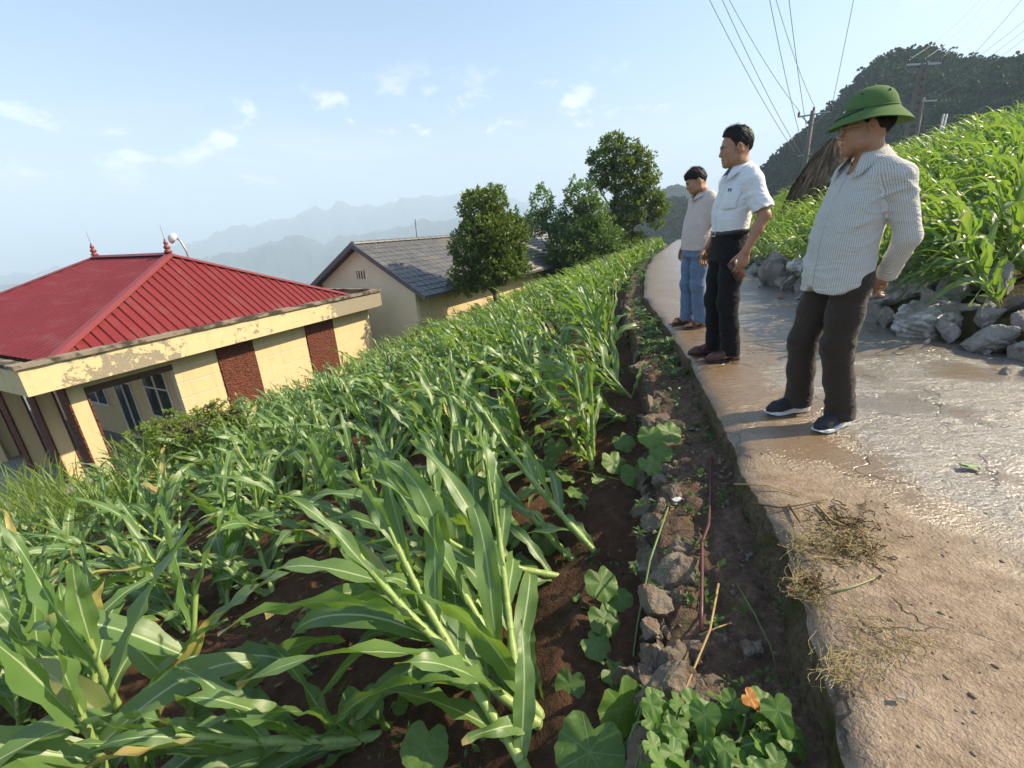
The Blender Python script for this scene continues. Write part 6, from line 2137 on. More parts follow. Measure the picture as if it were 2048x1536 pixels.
def lattice_pole(b, t, label, w_=.22, holes=True):
    E_ = empty('utility_pole', (b.x, b.y, b.z), (0, 0, 0), label, 'utility pole')
    v = t - b
    for s_ in (-1, 1):
        MB().tube([Vector((s_ * w_ * 1.1, 0, 0)) - v * .2, Vector((s_ * w_ * 1.1, 0, 0)), v + Vector((s_ * w_ * .6, 0, 0))], [.10, .10, .07], 4).build('leg', M_POLE, E_)
    n = 9
    for i in range(n):
        f_ = (i + .5) / n
        c = v * f_; ww = w_ * (1.1 - .5 * f_)
        MB().box(c.x - ww, c.x + ww, c.y - .05, c.y + .05, c.z - .12, c.z + .12).build('rung', M_POLE, E_)
    a = v * .985
    MB().box(a.x - .9, a.x + .9, a.y - .04, a.y + .04, a.z - .05, a.z + .05).build('crossarm', M_STEEL, E_)
    for k in (-.85, 0, .85):
        MB().lathe([(.03, 0), (.06, .04), (.035, .08), (.06, .14), (.02, .22)], 8, (a.x + k, a.y, a.z + .05)).build('insulator', M_CERAM, E_, True)
    return E_
lattice_pole(pb2, pt2, 'tall ladder-like concrete pole on the slope, nearer of the pair right of the helmet')
pb3, pt3 = at_dist(1836, 262, 44), at_dist(1846, 196, 44)
E3 = empty('utility_pole', tuple(pb3), (0, 0, 0), 'shorter dark pole just behind the ladder-like concrete pole', 'utility pole')
MB().tube([(0, 0, -2), tuple(pt3 - pb3)], [.14, .12], 8).build('pole', M_POLE, E3, True)
MB().box(-.8, .8, -.05, .05, (pt3 - pb3).z - .25, (pt3 - pb3).z - .15).build('crossarm', M_STEEL, E3)
for u0, u1, w_ in ((1883, 1888, 'left'), (1890, 1894, 'right')):
    a, b = at_dist(u0, 250, 24), at_dist(u1, 228, 24)
    e = MB().tube([(0, 0, -1.2), tuple(b - a)], [.035, .03], 6).build('stake', M_WHITE, None, True)
    e.location = a; tag(e, 'thin white stake among the maize on the upper slope, %s one of two' % w_, 'stake')
def wire(a, u, v, z1, label, sag=.25, grp='overhead wires'):
    r = ray_dir(u, v); t = (z1 - CAMZ) / r.z
    b = Vector((r.x * t, r.y * t, z1))
    pts = []
    for i in range(25):
        f_ = i / 24
        q = a.lerp(b, f_); q.z -= sag * 4 * f_ * (1 - f_)
        pts.append(q - a)
    o = MB().tube(pts, .011, 5).build('wire', M_WIRE, None, True)
    o.location = a
    tag(o, label, 'wire', grp)
W1 = p1w
wl = 'overhead wire running up from the pole behind the straw stack'
wire(W1 + cz + c0 + Vector((0, 0, .26)), 1420, -75, 9.5, wl); wire(W1 + lowz + c0 * .6, 1375, -90, 8.6, wl); wire(W1 + lowz + c0 * .3, 1405, -90, 8.6, wl)
wire(W1 + cz + Vector((0, 0, .36)), 1532, -72, 9.5, wl); wire(W1 + lowz + c0 * .05, 1522, -92, 8.6, wl); wire(W1 + lowz + c1 * .3, 1567, -98, 8.6, wl)
wire(W1 + cz + c1 + Vector((0, 0, .26)), 1724, -85, 9.5, wl)
wl2 = 'overhead wire running from the ladder-like pole toward the upper right corner'
aa = pt2 + Vector((0, 0, .2))
for k, u in ((-.85, 1990), (0, 2005), (.85, 2035)):
    wire(aa + Vector((k, 0, 0)), u, -35, 13.0, wl2, .4, 'wires at the upper right')
for k, u, v in ((-.8, 2110, -10), (0, 2115, 5), (.8, 2120, 18), (.4, 2100, -70)):
    wire(pt3 + Vector((k, 0, 0)), u, v, 12.5, 'overhead wire running from the shorter dark pole toward the upper right', .4, 'wires at the upper right')

# ------------------------------------------------------------------ straw stack
def _straw(w):
    r = w.n('ShaderNodeNewGeometry').outputs['Random Per Island']
    n = w.noise(w.obj(), 14, 4, .6)
    return P(w, w.mix(w.math('ADD', w.math('MULTIPLY', r, .8), w.math('MULTIPLY', n, .3)), (.045, .030, .018), (.23, .165, .105)), .95, None, spec=.1)
M_STRAW = mat('weathered_straw', _straw)
M_STRAWD = plain('dark_straw', (.035, .022, .014), .95, .4, 9, .3, spec=.1)
sx, sy = 9.95, 14.9
SS = empty('straw_stack', (sx, sy, float(hill_z(sx, sy)) - .05), (0, math.radians(3), 0), 'conical stack of brown dry maize stalks on the slope behind the men', 'straw stack')
_sprof = [(1.22, 0), (1.20, .35), (1.02, .85), (.74, 1.30), (.44, 1.68), (.20, 1.92), (.06, 2.0)]
_sprof = [(r * .78, z * 1.10) for r, z in _sprof]
_sr = lambda z: float(np.interp(z, [p[1] for p in _sprof], [p[0] for p in _sprof]))
MB().lathe([(r * .95, z) for r, z in _sprof], 22).build('core', M_STRAWD, SS, True)
rs = random.Random(17)
m = MB()
for i in range(1500):
    a = rs.uniform(0, 6.283); z0 = rs.uniform(.2, 2.3); L = rs.uniform(.45, 1.1); w_ = rs.uniform(.012, .034)
    z1 = max(z0 - L, .02); sg = rs.uniform(-.06, .06); lift = rs.uniform(0, .10)
    row = []
    for f_ in (0, .5, 1):
        z = z0 + (z1 - z0) * f_; r = _sr(min(z, 2.22)) + .01 + lift * math.sin(f_ * 3) + (.03 if f_ == 1 else 0) * rs.uniform(0, 2)
        aa_ = a + sg * f_
        row.append((r * math.cos(aa_), r * math.sin(aa_), z))
    t = Vector((-math.sin(a), math.cos(a), 0)) * w_
    b = len(m.v)
    for p in row:
        m.v += [tuple(Vector(p) - t), tuple(Vector(p) + t * .9 + Vector((math.cos(a), math.sin(a), 0)) * w_ * .4)]
    for k in (0, 2): m.f.append([b + k, b + k + 1, b + k + 3, b + k + 2])
tag(m.build('straw', M_STRAW, SS), kind='stuff')

# ------------------------------------------------------------------ stones
def _stone(a, b, mossy):
    def f(w):
        o = w.obj()
        pos = w.n('ShaderNodeNewGeometry').outputs['Position']
        rnd = w.n('ShaderNodeObjectInfo').outputs['Random']
        n1 = w.noise(pos, 9, 6, .65); n2 = w.noise(pos, 60, 5, .65)
        c = w.mix(n1, a, b)
        c = w.mix(w.math('MULTIPLY', rnd, .4), c, tuple(x * .55 for x in a))
        c = w.mix(w.step(n2, .60, .72), c, tuple(min(1, x * 1.35) for x in b))
        if mossy:
            c = w.mix(w.math('MULTIPLY', w.step(w.noise(pos, 5, 4, .6), .55, .68), .75), c, (.05, .06, .016))
        up_ = w.sep(w.n('ShaderNodeNewGeometry').outputs['Normal'])[2]
        c = w.mix(w.math('MULTIPLY', w.step(w.math('ADD', w.noise(pos, 14, 4, .6), w.math('MULTIPLY', up_, .10 if mossy else .04)), .56, .70), .75), c, (.14, .09, .058))
        return P(w, c, .85, w.bump(w.math('ADD', n1, w.math('MULTIPLY', n2, .5)), .8, .02), spec=.3)
    return f
M_STONE = mat('grey_limestone', _stone((.17, .16, .145), (.42, .40, .37), False))
M_STONEB = mat('earthy_limestone', _stone((.115, .092, .068), (.29, .24, .185), True))
def rock_mesh(seed, sub=4, sharp=13):
    rg = np.random.default_rng(seed)
    bm = bmesh.new(); bmesh.ops.create_icosphere(bm, subdivisions=sub, radius=1)
    V = np.array([v.co[:] for v in bm.verts])
    for _ in range(sharp):
        n = nz3(rg.normal(size=3)); d = rg.uniform(.42, .80)
        h = V @ n - d
        V = V - np.maximum(h, 0)[:, None] * n * .92
    V = V * (1 + .12 * fbm(V[:, 0] * 1.8 + seed, V[:, 1] * 1.8, V[:, 2] * 1.8, 5, seed, .6) - .10 * ridged(V[:, 0] * 2.2, V[:, 1] * 2.2 + seed, V[:, 2] * 4.5, seed + 2))[:, None] * 1.15
    for v, p in zip(bm.verts, V): v.co = p
    me = bpy.data.meshes.new('stone'); bm.to_mesh(me); bm.free()
    return me
ROCKS = [rock_mesh(i) for i in range(9)]
for r in ROCKS: r.materials.append(M_STONE)
ROCKSB = [r.copy() for r in ROCKS]
for r in ROCKSB: r.materials.clear(); r.materials.append(M_STONEB)
def sack_mesh(seed):
    """crumpled, torn woven sack: a squashed pillow with sharp pleats"""
    rg = np.random.default_rng(seed)
    bm = bmesh.new(); bmesh.ops.create_icosphere(bm, subdivisions=5, radius=1)
    V = np.array([v.co[:] for v in bm.verts])
    a = ridged(V[:, 0] * 2.1 + seed, V[:, 1] * 1.2, V[:, 2] * 1.6, seed); b = ridged(V[:, 0] * 4 + V[:, 2] * 2, V[:, 1] * 2.3 + seed, V[:, 2] * 3, seed + 4)
    r = 1 + .24 * (a - .4) + .13 * (b - .4)
    V = V * r[:, None] * [1, .72, .50]
    V[:, 2] = np.maximum(V[:, 2], -.35 + .05 * a)
    for v, p in zip(bm.verts, V): v.co = p
    me = bpy.data.meshes.new('sack'); bm.to_mesh(me); bm.free(); me.shade_smooth()
    return me
def _sackm(w):
    pos = w.n('ShaderNodeNewGeometry').outputs['Position']
    n1 = w.noise(pos, 5, 5, .62); n2 = w.noise(pos, 26, 5, .6)
    c = w.mix(w.step(n1, .38, .62), (.20, .185, .165), (.50, .50, .48))
    c = w.mix(w.math('MULTIPLY', w.step(n2, .50, .66), .7), c, (.15, .12, .095))
    return P(w, c, .55, w.bump(n2, .4, .01), spec=.4)
M_SACK = mat('torn_plastic_sack', _sackm)
SACKS = [sack_mesh(40 + i) for i in range(4)]
for s_ in SACKS: s_.materials.append(M_SACK)
FIRST = {}
def put_obj(key, name, me, loc, rot, sc, label, cat, grp):
    if key in FIRST:
        o = FIRST[key].copy(); link(o)
    else:
        o = mesh_obj(name, me); FIRST[key] = o
    o.location = loc; o.rotation_euler = rot; o.scale = sc
    for k in ('label', 'category', 'group'):
        if k in o: del o[k]
    return tag(o, label, cat, grp)
rs = random.Random(23)
# pile along the uphill edge of the path: stones and torn sacks
SK = [(1800, 590, .30, 0, 'large grey torn sack in the stone pile behind the striped shirt'), (1960, 575, .36, 1, 'bulging dirty white sack on top of the stone pile at the right'), (1860, 640, .34, 2, 'flattened whitish plastic sack lying at the foot of the stone pile'),
      (2030, 640, .30, 3, 'crumpled grey sack at the right edge of the stone pile'), (1610, 535, .22, 1, 'crumpled grey sack on the stones beside the white shirt'), (1890, 545, .26, 3, 'folded grey sack high on the stone pile below the maize')]
for u, v, s_, k, lab in SK:
    z = .12 + max(0, (640 - v)) / 640 * 1.6
    p = on_z(u, v, z)
    put_obj(('sack', k), 'sack', SACKS[k], (p.x, p.y, p.z), (rs.uniform(-.3, .3), rs.uniform(-.3, .3), rs.uniform(0, 3)), (s_, s_, s_ * .95), lab, 'sack', None)
def PILE(yy, layer):
    g = 'rough grey stone %s of the pile %s' % ('at the foot' if layer == 0 else 'on top' if layer == 3 else 'midway up', 'behind the helmeted man' if yy < 5.4 else 'farther along, beside the white shirt')
    return g, 'stone', g
y = 2.7
while y < 13:
    yy0 = y
    for layer in range(4):
        if rs.random() < .10 or (yy0 > 8.5 and layer == 2): continue
        yy = y + rs.uniform(-.08, .08)
        s_ = rs.uniform(.06, .165) * (1.15 if layer < 2 else 1.0)
        off = (-.16, .06, .22, .42)[layer] + rs.uniform(-.08, .08)
        z = (.06, .20, .33, .42)[layer] + rs.uniform(-.03, .04)
        k = rs.randrange(9)
        put_obj(('rock', k), 'stone', ROCKS[k], (float(road_right_x(yy)) + off, yy, z), (rs.uniform(0, 6), rs.uniform(0, 6), rs.uniform(0, 6)), (s_ * rs.uniform(.9, 1.5), s_ * rs.uniform(.8, 1.2), s_ * rs.uniform(.6, .95)),
                *PILE(yy, layer))
    y += rs.uniform(.18, .28) * (1.0 if y < 7 else 1.5)
for i in range(16):
    yy = rs.uniform(2.6, 8); s_ = rs.uniform(.018, .06); k = rs.randrange(9)
    put_obj(('rock', k), 'stone', ROCKS[k], (float(road_right_x(yy)) - rs.uniform(.2, .55), yy, s_ * .35), (rs.uniform(0, 6), rs.uniform(0, 6), rs.uniform(0, 6)), (s_ * 1.2, s_, s_ * .7),
            'small loose stone lying on the path at the foot of the stone pile', 'stone', 'loose stones at the foot of the pile')
b_ = on_z(1562, 545, .22)
put_obj(('rock', 3), 'boulder', ROCKS[3], (b_.x, b_.y + .1, .22), (.3, -.65, .5), (.24, .34, .62), 'dark slanting boulder at the near end of the maize slope beside the white shirt', 'boulder', None)
flat = on_z(1985, 690, .06)
put_obj(('rock', 5), 'stone', ROCKS[5], tuple(flat), (.1, .15, .4), (.26, .16, .085), 'flat pale stone slab lying on the path below the pile at the right', 'stone', None)

# stones of the low bank between field and path
BK = [(1340, 1375, .105, .13, 'largest grey stone of the bank, upright slab by the squash vine'), (1425, 1390, .075, .06, 'squat grey stone half buried beside the upright slab'), (1345, 1150, .12, .06, 'broad flat stone of the bank beside the maroon rod'),
      (1310, 1205, .08, .06, 'dark rounded stone below the broad flat stone'), (1385, 1290, .050, .045, 'tan angular stone at the foot of the maroon rod'), (1440, 1275, .048, .06, 'pale upright stone right of the rod foot'),
      (1500, 1300, .070, .06, 'blocky grey stone against the mossy kerb'), (1320, 940, .07, .07, 'pale stone on the bank under the squash leaves'), (1310, 1040, .075, .07, 'rough grey stone on the field side of the bank'),
      (1330, 1000, .05, .05, 'small pale stone among the bank stones'), (1300, 850, .08, .08, 'grey stone beside the upright maize'), (1370, 800, .085, .03, 'flat tan stone on top of the bank'), (1395, 785, .05, .07, 'upright brown stone near the kerb'), (1300, 1250, .05, .04, 'small stone edged by dark soil'),
      (1490, 1145, .055, .035, 'low grey stone lying near the kerb'), (1540, 1535, .06, .05, 'stone at the bottom edge under the sweet potato leaves')]
for i, (u, v, s_, h_, lab) in enumerate(BK):
    p = on_z(u, v, -.23)
    k = (i * 5 + 2) % 9
    put_obj(('rockb', k), 'stone', ROCKSB[k], (p.x, p.y, -.250 + h_ * .05), (rs.uniform(-.4, .4), rs.uniform(-.4, .4), rs.uniform(0, 6)), (s_ * .95, s_ * .75, h_), lab, 'stone', None)
def BLAB(big, yy):
    where = 'near the sweet potato' if yy < 1.25 else 'along the maroon rod' if yy < 2.4 else 'below the feet of the men' if yy < 4.8 else 'beyond the three men'
    return ('earth-covered stone set in the face of the bank ' if big else 'pebble on the soil of the bank ') + where
for i in range(150):
    big = i < 100
    yy = rs.uniform(.5, 9) if big else rs.uniform(.6, 3.5)
    if big and i % 2: yy = rs.uniform(.5, 3.4)
    t = min(1.1, rs.gauss(.90, .15)) if big else rs.uniform(.08, .95)
    s_ = rs.uniform(.03, .085) * rs.choice((.7, 1, 1.3)) if big else rs.uniform(.008, .026)
    x = float(kerb_x(yy) - strip_w(yy) * t); k = rs.randrange(9)
    put_obj(('rockb', k), 'stone', ROCKSB[k], (x, yy, float(strip_z(t, yy)) - (s_ * .45 if big else 0.0) - (rs.uniform(.03, .16) if t > 1 else 0)), (rs.uniform(0, 6), rs.uniform(0, 6), rs.uniform(0, 6)), (s_ * 1.35, s_, s_ * .75),
            BLAB(big, yy), 'stone' if big else 'pebble', BLAB(big, yy))
# pebbles and clods strewn on field and path
def scatter_pebbles(name, pts, smin, smax, m_, label, cat):
    rg = np.random.default_rng(len(pts)); bm = bmesh.new(); bmesh.ops.create_icosphere(bm, subdivisions=1, radius=1)
    bv = np.array([v.co[:] for v in bm.verts]); bf = np.array([[v.index for v in f_.verts] for f_ in bm.faces]); bm.free()
    V_, F_ = [], []
    for i, p in enumerate(pts):
        s_ = smin + (smax - smin) * rg.random() ** 3
        q = bv * rg.uniform(.7, 1.2, (len(bv), 1)) * [1.2, .9, .55] * s_
        V_.append(q @ rotz(rg.uniform(0, 6.3)) + p); F_.append(bf + i * len(bv))
    me = np_mesh(name, np.concatenate(V_), np.concatenate(F_), False); me.materials.append(m_)
    tag(mesh_obj(name, me), label, cat, None, 'stuff')
pp = []
for i in range(420):
    yy = abs(rs.gauss(.5, .9)) + .35; u = rs.uniform(.03, 2.2)
    x = float(kerb_x(yy)) + u; pp.append((x, yy, float(road_z(np.array(x), np.array(yy))) + .001))
scatter_pebbles('pebbles', pp, .002, .0085, M_STONEB, 'tiny pebbles strewn on the dry near part of the path', 'pebbles')
pp = []
for i in range(900):
    yy = rs.uniform(.45, 5); t = rs.uniform(.0, 1.0); x = float(kerb_x(yy) - strip_w(yy) * t); pp.append((x, yy, float(strip_z(t, yy)) + .012))
scatter_pebbles('gravel', pp, .003, .014, M_STONEB, 'small gravel on the soil of the bank', 'gravel')
pp = []
for i in range(900):
    yy = rs.uniform(.5, 6); d = rs.uniform(.02, 4); x = float(kerb_x(yy) - strip_w(yy) - d); pp.append((x, yy, float(field_z(x, yy)) + .02))
scatter_pebbles('clods', pp, .004, .020, M_SOIL, 'crumbs and clods of red-brown soil between the maize', 'soil')

# ------------------------------------------------------------------ rod, sticks, straw litter
M_ROD = plain('maroon_rod', (.075, .018, .020), .45, .2, 20, .05)
M_DRYST = plain('dry_stalk', (.36, .25, .12), .8, .3, 14, .2, spec=.2)
M_DRYG = plain('dry_grass', (.34, .27, .12), .85, .45, 18, .1, spec=.2)
M_DRYD = plain('dark_dry_leaf', (.12, .08, .04), .9, .5, 18, .2, spec=.2)
rod = MB().tube([on_z(u, v, z) for u, v, z in ((1422, 912, -.135), (1421, 985, -.145), (1417, 1050, -.15), (1404, 1085, -.15), (1404, 1150, -.155), (1403, 1210, -.16), (1402, 1262, -.17))], .0072, 8).build('rod', M_ROD, None, True)
tag(rod, 'bent maroon rod lying along the bank beside the kerb', 'rod')
def stick(pts, r, m_, label, name='twig', cat='twig'):
    o = MB().tube([on_z(u, v, z) for u, v, z in pts], [r * (1 - .5 * i / (len(pts) - 1)) for i in range(len(pts))], 6).build(name, m_, None, True)
    return tag(o, label, cat)
stick([(1437, 1168, -.19), (1420, 1260, -.17), (1395, 1320, -.17), (1370, 1380, -.19), (1355, 1430, -.2)], .0045, M_DRYST, 'pale dry stalk leaning over the stones at the foot of the rod', 'stalk', 'stalk')
stick([(1400, 1270, -.18), (1435, 1255, -.165), (1462, 1246, -.17)], .004, M_DRYST, 'short pale dry stalk crossing the foot of the rod', 'stalk', 'stalk')
stick([(1472, 1165, -.17), (1510, 1230, -.12), (1540, 1290, -.13), (1562, 1370, -.2)], .003, plain('green_stem', (.10, .16, .04), .6), 'thin green stem trailing along the foot of the kerb', 'stem', 'stem')
stick([(1468, 968, .012), (1530, 970, .016), (1600, 990, .012)], .004, M_DRYST, 'straight pale twig jutting over the kerb edge, farthest of the litter')
stick([(1500, 1006, .014), (1560, 1015, .016), (1600, 1010, .022), (1655, 998, .018)], .005, M_DRYD, 'bent brown twig lying across the path near the kerb')
stick([(1578, 1010, .014), (1600, 1045, .018)], .006, M_DRYD, 'short thick brown twig in the straw litter')
stick([(1634, 1010, .014), (1662, 1040, .014), (1690, 1052, .012)], .006, M_DRYST, 'tan split twig above the straw litter')
stick([(1660, 1185, .010), (1710, 1172, .012), (1768, 1150, .008)], .003, plain('fresh_blade', (.28, .33, .12), .6), 'pale green grass blade fallen on the path below the straw litter', 'blade', 'grass blade')
def litter(name, blobs, n, L, r, m_, label, seed):
    rg = random.Random(seed); mm = MB()
    for i in range(n):
        u0, v0, ru, rv = rg.choice(blobs)
        p = on_z(u0 + rg.gauss(0, ru), v0 + rg.gauss(0, rv), .005 + abs(rg.gauss(0, .005)))
        a = rg.uniform(0, 6.28); pts = [p]; l = L * rg.uniform(.4, 1.4)
        for k in range(6):
            a += rg.gauss(0, .45)
            q = pts[-1] + Vector((math.cos(a), math.sin(a), 0)) * l / 6
            if q.x < float(kerb_x(q.y)) + .03: q = pts[-1] + Vector((abs(math.cos(a)) + .1, math.sin(a), 0)) * l / 6
            q.z = max(.004, pts[-1].z + rg.gauss(0, .004)); pts.append(q)
        mm.tube(pts, r * rg.uniform(.6, 1.3), 3, False)
    tag(mm.build(name, m_), label, 'litter', None, 'stuff')
litter('straw_litter', [(1680, 1060, 40, 26), (1620, 1090, 35, 20), (1720, 1100, 40, 20), (1600, 1170, 22, 14)], 420, .085, .0008, M_DRYG, 'tangle of dry grass and straw on the path beside the kerb', 1)
litter('leaf_litter', [(1690, 1045, 35, 18), (1700, 1100, 40, 22), (1610, 1170, 20, 14)], 260, .035, .0022, M_DRYD, 'dark dry leaf scraps mixed in the straw on the path', 2)
litter('straw_litter', [(1750, 1270, 35, 22), (1690, 1340, 30, 22), (1790, 1300, 40, 20), (1660, 1330, 16, 20)], 190, .085, .0007, M_DRYG, 'second patch of thin straw lower on the path', 3)
M_PAPER = plain('white_litter', (.62, .62, .62), .6, .15, 20)
rg_ = random.Random(9)
def scrap(u, v, z, s_, label, m_=M_PAPER, name='paper_scrap', cat='litter'):
    p = on_z(u, v, z); V_ = []
    n = 5
    for i in range(n):
        for j in range(n):
            x, y = (i / (n - 1) - .5) * s_, (j / (n - 1) - .5) * s_ * .6
            V_.append((x + rg_.uniform(-.06, .06) * s_, y + rg_.uniform(-.06, .06) * s_, abs(rg_.gauss(0, .10)) * s_))
    o = quad_obj(name, np.array(V_), grid_faces(n, n), m_, None)
    o.location = p; o.rotation_euler = (rg_.uniform(-.2, .2), rg_.uniform(-.2, .2), rg_.uniform(0, 3))
    sm = o.modifiers.new('t', 'SOLIDIFY'); sm.thickness = .0012
    tag(o, label, cat)
scrap(1828, 660, .03, .10, 'white plastic scrap on the path in front of the stone pile')
scrap(1868, 672, .012, .07, 'thin white paper strip on the path right of the plastic scrap')
scrap(1845, 530, .50, .16, 'bluish white cup-like plastic scrap on top of the stone pile')
scrap(1905, 665, .03, .10, 'crumpled reddish wrapper at the foot of the stone pile', plain('red_wrapper', (.35, .06, .03), .5))
scrap(1355, 1000, -.17, .05, 'small torn white paper scrap on the bank beside the rod')
scrap(1940, 935, .012, .07, 'single flat green leaf fallen on the wet path', plain('fallen_leaf', (.14, .24, .06), .5), 'leaf', 'leaf')
scrap(1800, 1395, .012, .022, 'small bright stone chip on the dry path', M_STONE, 'chip', 'stone')
scrap(1560, 595, .012, .12, 'reddish tile shard lying on the wet path', plain('brown_leaf', (.25, .11, .05), .7), 'shard', 'shard')

# ------------------------------------------------------------------ squash and sweet potato vines, weeds
def _broad(c0, c1, tr, veinc, blotch):
    def f(w):
        u, v, _ = w.sep(w.uv())
        x = w.math('SUBTRACT', u, .5); y = w.math('SUBTRACT', v, .5)
        ang = w.math('ARCTAN2', x, y); rr = w.math('SQRT', w.math('ADD', w.math('MULTIPLY', x, x), w.math('MULTIPLY', y, y)))
        pos = w.n('ShaderNodeNewGeometry').outputs['Position']; n = w.noise(pos, 22, 4, .6); rnd = w.n('ShaderNodeObjectInfo').outputs['Random']
        sp = w.math('ABSOLUTE', w.math('SUBTRACT', w.math('FRACT', w.math('ADD', w.math('DIVIDE', ang, 2 * math.pi / 7), .5)), .5))
        vein = w.math('SUBTRACT', 1.0, w.step(w.math('MULTIPLY', sp, rr), .004, .013))
        c = w.mix(w.math('ADD', w.math('MULTIPLY', rnd, .5), w.math('MULTIPLY', n, .5)), c0, c1)
        if blotch:
            c = w.mix(w.math('MULTIPLY', w.step(w.noise(pos, 55, 3, .6), .60, .68), .45), c, (.26, .32, .16))
        c = w.mix(w.math('MULTIPLY', vein, .6), c, veinc)
        nr = w.bump(w.math('ADD', w.math('MULTIPLY', vein, -.8), n), .35, .006)
        pb = P(w, c, .5, nr, spec=.4)
        tb = w.n('ShaderNodeBsdfTranslucent', {'Color': w.mix(vein, tr, veinc)}).outputs[0]
        return w.n('ShaderNodeMixShader', {0: .33, 1: pb, 2: tb}).outputs[0]
    return f
M_SQUASH = mat('squash_leaf', _broad((.065, .135, .028), (.135, .225, .050), (.28, .44, .05), (.26, .34, .14), True))
M_SWEET = mat('sweet_potato_leaf', _broad((.060, .130, .025), (.12, .22, .04), (.22, .40, .04), (.22, .32, .10), False))
M_SWEETR = mat('reddened_leaf', _broad((.42, .15, .035), (.55, .24, .06), (.6, .26, .06), (.5, .3, .1), False))
M_WEED = mat('weed_leaf', _leafmat((.040, .095, .028), (.095, .175, .045), (.16, .30, .05), .30))
M_VINE = plain('green_vine', (.13, .20, .06), .55, .2, 20)
def round_leaf(seed, lobes=5, depth=.10, heart=.35, point=0.0):
    rg = np.random.default_rng(seed); na, nr = 36, 6
    V, UV = [], []
    ph = rg.uniform(0, 6.28, 3)
    for i in range(na):
        a = 2 * math.pi * i / na                       # 0 is the tip, pi the stalk notch
        R_ = .5 * (1 - depth * (.5 - .5 * math.cos(a * lobes)) ** 1.5 * 1.0) * (1 - heart * math.exp(-((abs(abs(a) - math.pi)) / .30) ** 2))
        R_ *= 1 + point * math.exp(-(min(a, 2 * math.pi - a) / .38) ** 2) - .12 * point
        R_ *= 1 + .025 * math.sin(a * 17 + ph[0])
        for j in range(nr):
            r = R_ * j / (nr - 1)
            z = .18 * (r / .5) ** 2 * .25 + .045 * math.sin(a * 7 + ph[1]) * (r / .5) ** 2 + .035 * math.sin(a * 3 + ph[2]) * r / .5 - .10 * (r / .5) ** 3 * (.5 + .5 * math.cos(a))
            V.append((r * math.cos(a), r * math.sin(a), z)); UV.append((.5 + r * math.sin(a), .5 + r * math.cos(a)))
    V = np.array(V); F = grid_faces(na, nr)
    wrap = np.array([[(na - 1) * nr + j, j, j + 1, (na - 1) * nr + j + 1] for j in range(nr - 1)])
    return V, np.array(UV), np.concatenate([F, wrap])
def leaf_lib(n, m_, *a):
    out = []
    for i in range(n):
        V, UV, F = round_leaf(500 + i, *a)
        me = np_mesh('leaf', V, F, True, UV); me.materials.append(m_); out.append(me)
    return out
LIB_SQ = leaf_lib(4, M_SQUASH, 5, .055, .45, .0)
LIB_SW = leaf_lib(4, M_SWEET, 3, .24, .42, .85)
LIB_SWR = leaf_lib(1, M_SWEETR, 3, .24, .42, .85)
def vine_plant(name, base, leaves, lib, label, cat, vines=(), seed=0, extra=None):
    """leaves: (u, v, height above ground, size, tilt towards viewer, heading)"""
    rg = random.Random(seed)
    E_ = empty(name, base, (0, 0, 0), label, cat)
    b = Vector(base)
    for i, (u, v, hgt, s_, tilt, head) in enumerate(leaves):
        s_ *= 1.45 if 'squash' in name else 1.15
        hgt *= 1.3
        g = on_field(u, v, hgt) if u < 1290 else on_z(u, v, -.22 + hgt)
        me = lib[rg.randrange(len(lib))] if not (extra and i in extra) else extra[i]
        o = mesh_obj('leaf', me, None, E_)
        o.location = g - b; o.scale = (s_,) * 3; o.rotation_euler = (rg.uniform(-.35, .35), -tilt * .8 + rg.uniform(-.15, .15), (-1.57 + (head + 1.57) * .45) + rg.uniform(-.4, .4))
        back = Matrix.Rotation(o.rotation_euler.z, 3, 'Z') @ Vector((-.25 * s_, 0, 0))
        q = g + back; foot = Vector((q.x + back.x * 1.0 + rg.uniform(-.03, .03), q.y + back.y * 1.0, (q.z - hgt * .95) if hgt > .03 else q.z - .03))
        MB().tube([foot - g, (foot + q) / 2 - g + Vector((0, 0, hgt * .3)), q - g + back * -.6], [.0035, .003, .0025], 5, False).build('petiole', M_VINE, o, True)
        ch = o.children[-1] if o.children else None
        if ch:
            ch.matrix_parent_inverse = (Matrix.Rotation(0, 4, 'X'))
            ch.matrix_local = o.matrix_basis.inverted() @ Matrix.Translation(g - b)
    for vp in vines:
        MB().tube([(on_field(u, v, h_) if u < 1290 else on_z(u, v, -.22 + h_)) - b for u, v, h_ in vp], .0045, 6).build('stem', M_VINE, E_, True)
    return E_
vine_plant('squash_vine', tuple(on_field(1190, 1480)), [(1180, 1505, .10, .150, -.5, -1.7), (1202, 1166, .12, .105, -.75, -.4), (1208, 1238, .08, .095, -.55, .2), (1192, 1290, .06, .085, -.3, .6), (1240, 1200, .05, .08, -.2, -.3), (1245, 1415, .10, .125, -1.15, -1.2), (1238, 1352, .05, .095, -.3, .8), (1170, 1205, .04, .08, -.2, 2.4), (1215, 1310, .03, .08, -.2, -1.2), (1140, 1370, .05, .08, -.5, -2)], LIB_SQ,
           'squash vine with round scalloped leaves climbing beside the big front maize clump', 'squash plant', [[(1400, 1440, .03), (1320, 1400, .06), (1250, 1350, .03), (1200, 1300, .02), (1190, 1220, .02)], [(1255, 1400, .02), (1275, 1250, .05), (1300, 1120, .05), (1338, 1010, .02)]], 1)
vine_plant('squash_vine', tuple(on_field(850, 1520)), [(850, 1495, .10, .115, -.75, -1.5), (722, 1412, .14, .120, -1.2, -.6), (820, 1375, .12, .075, -1.2, -2.5), (800, 1410, .05, .05, -.9, 1)], LIB_SQ,
           'young squash with a blotched heart-shaped leaf at the bottom edge', 'squash plant', [[(830, 1420, .0), (828, 1380, .08), (825, 1340, .14)]], 2)
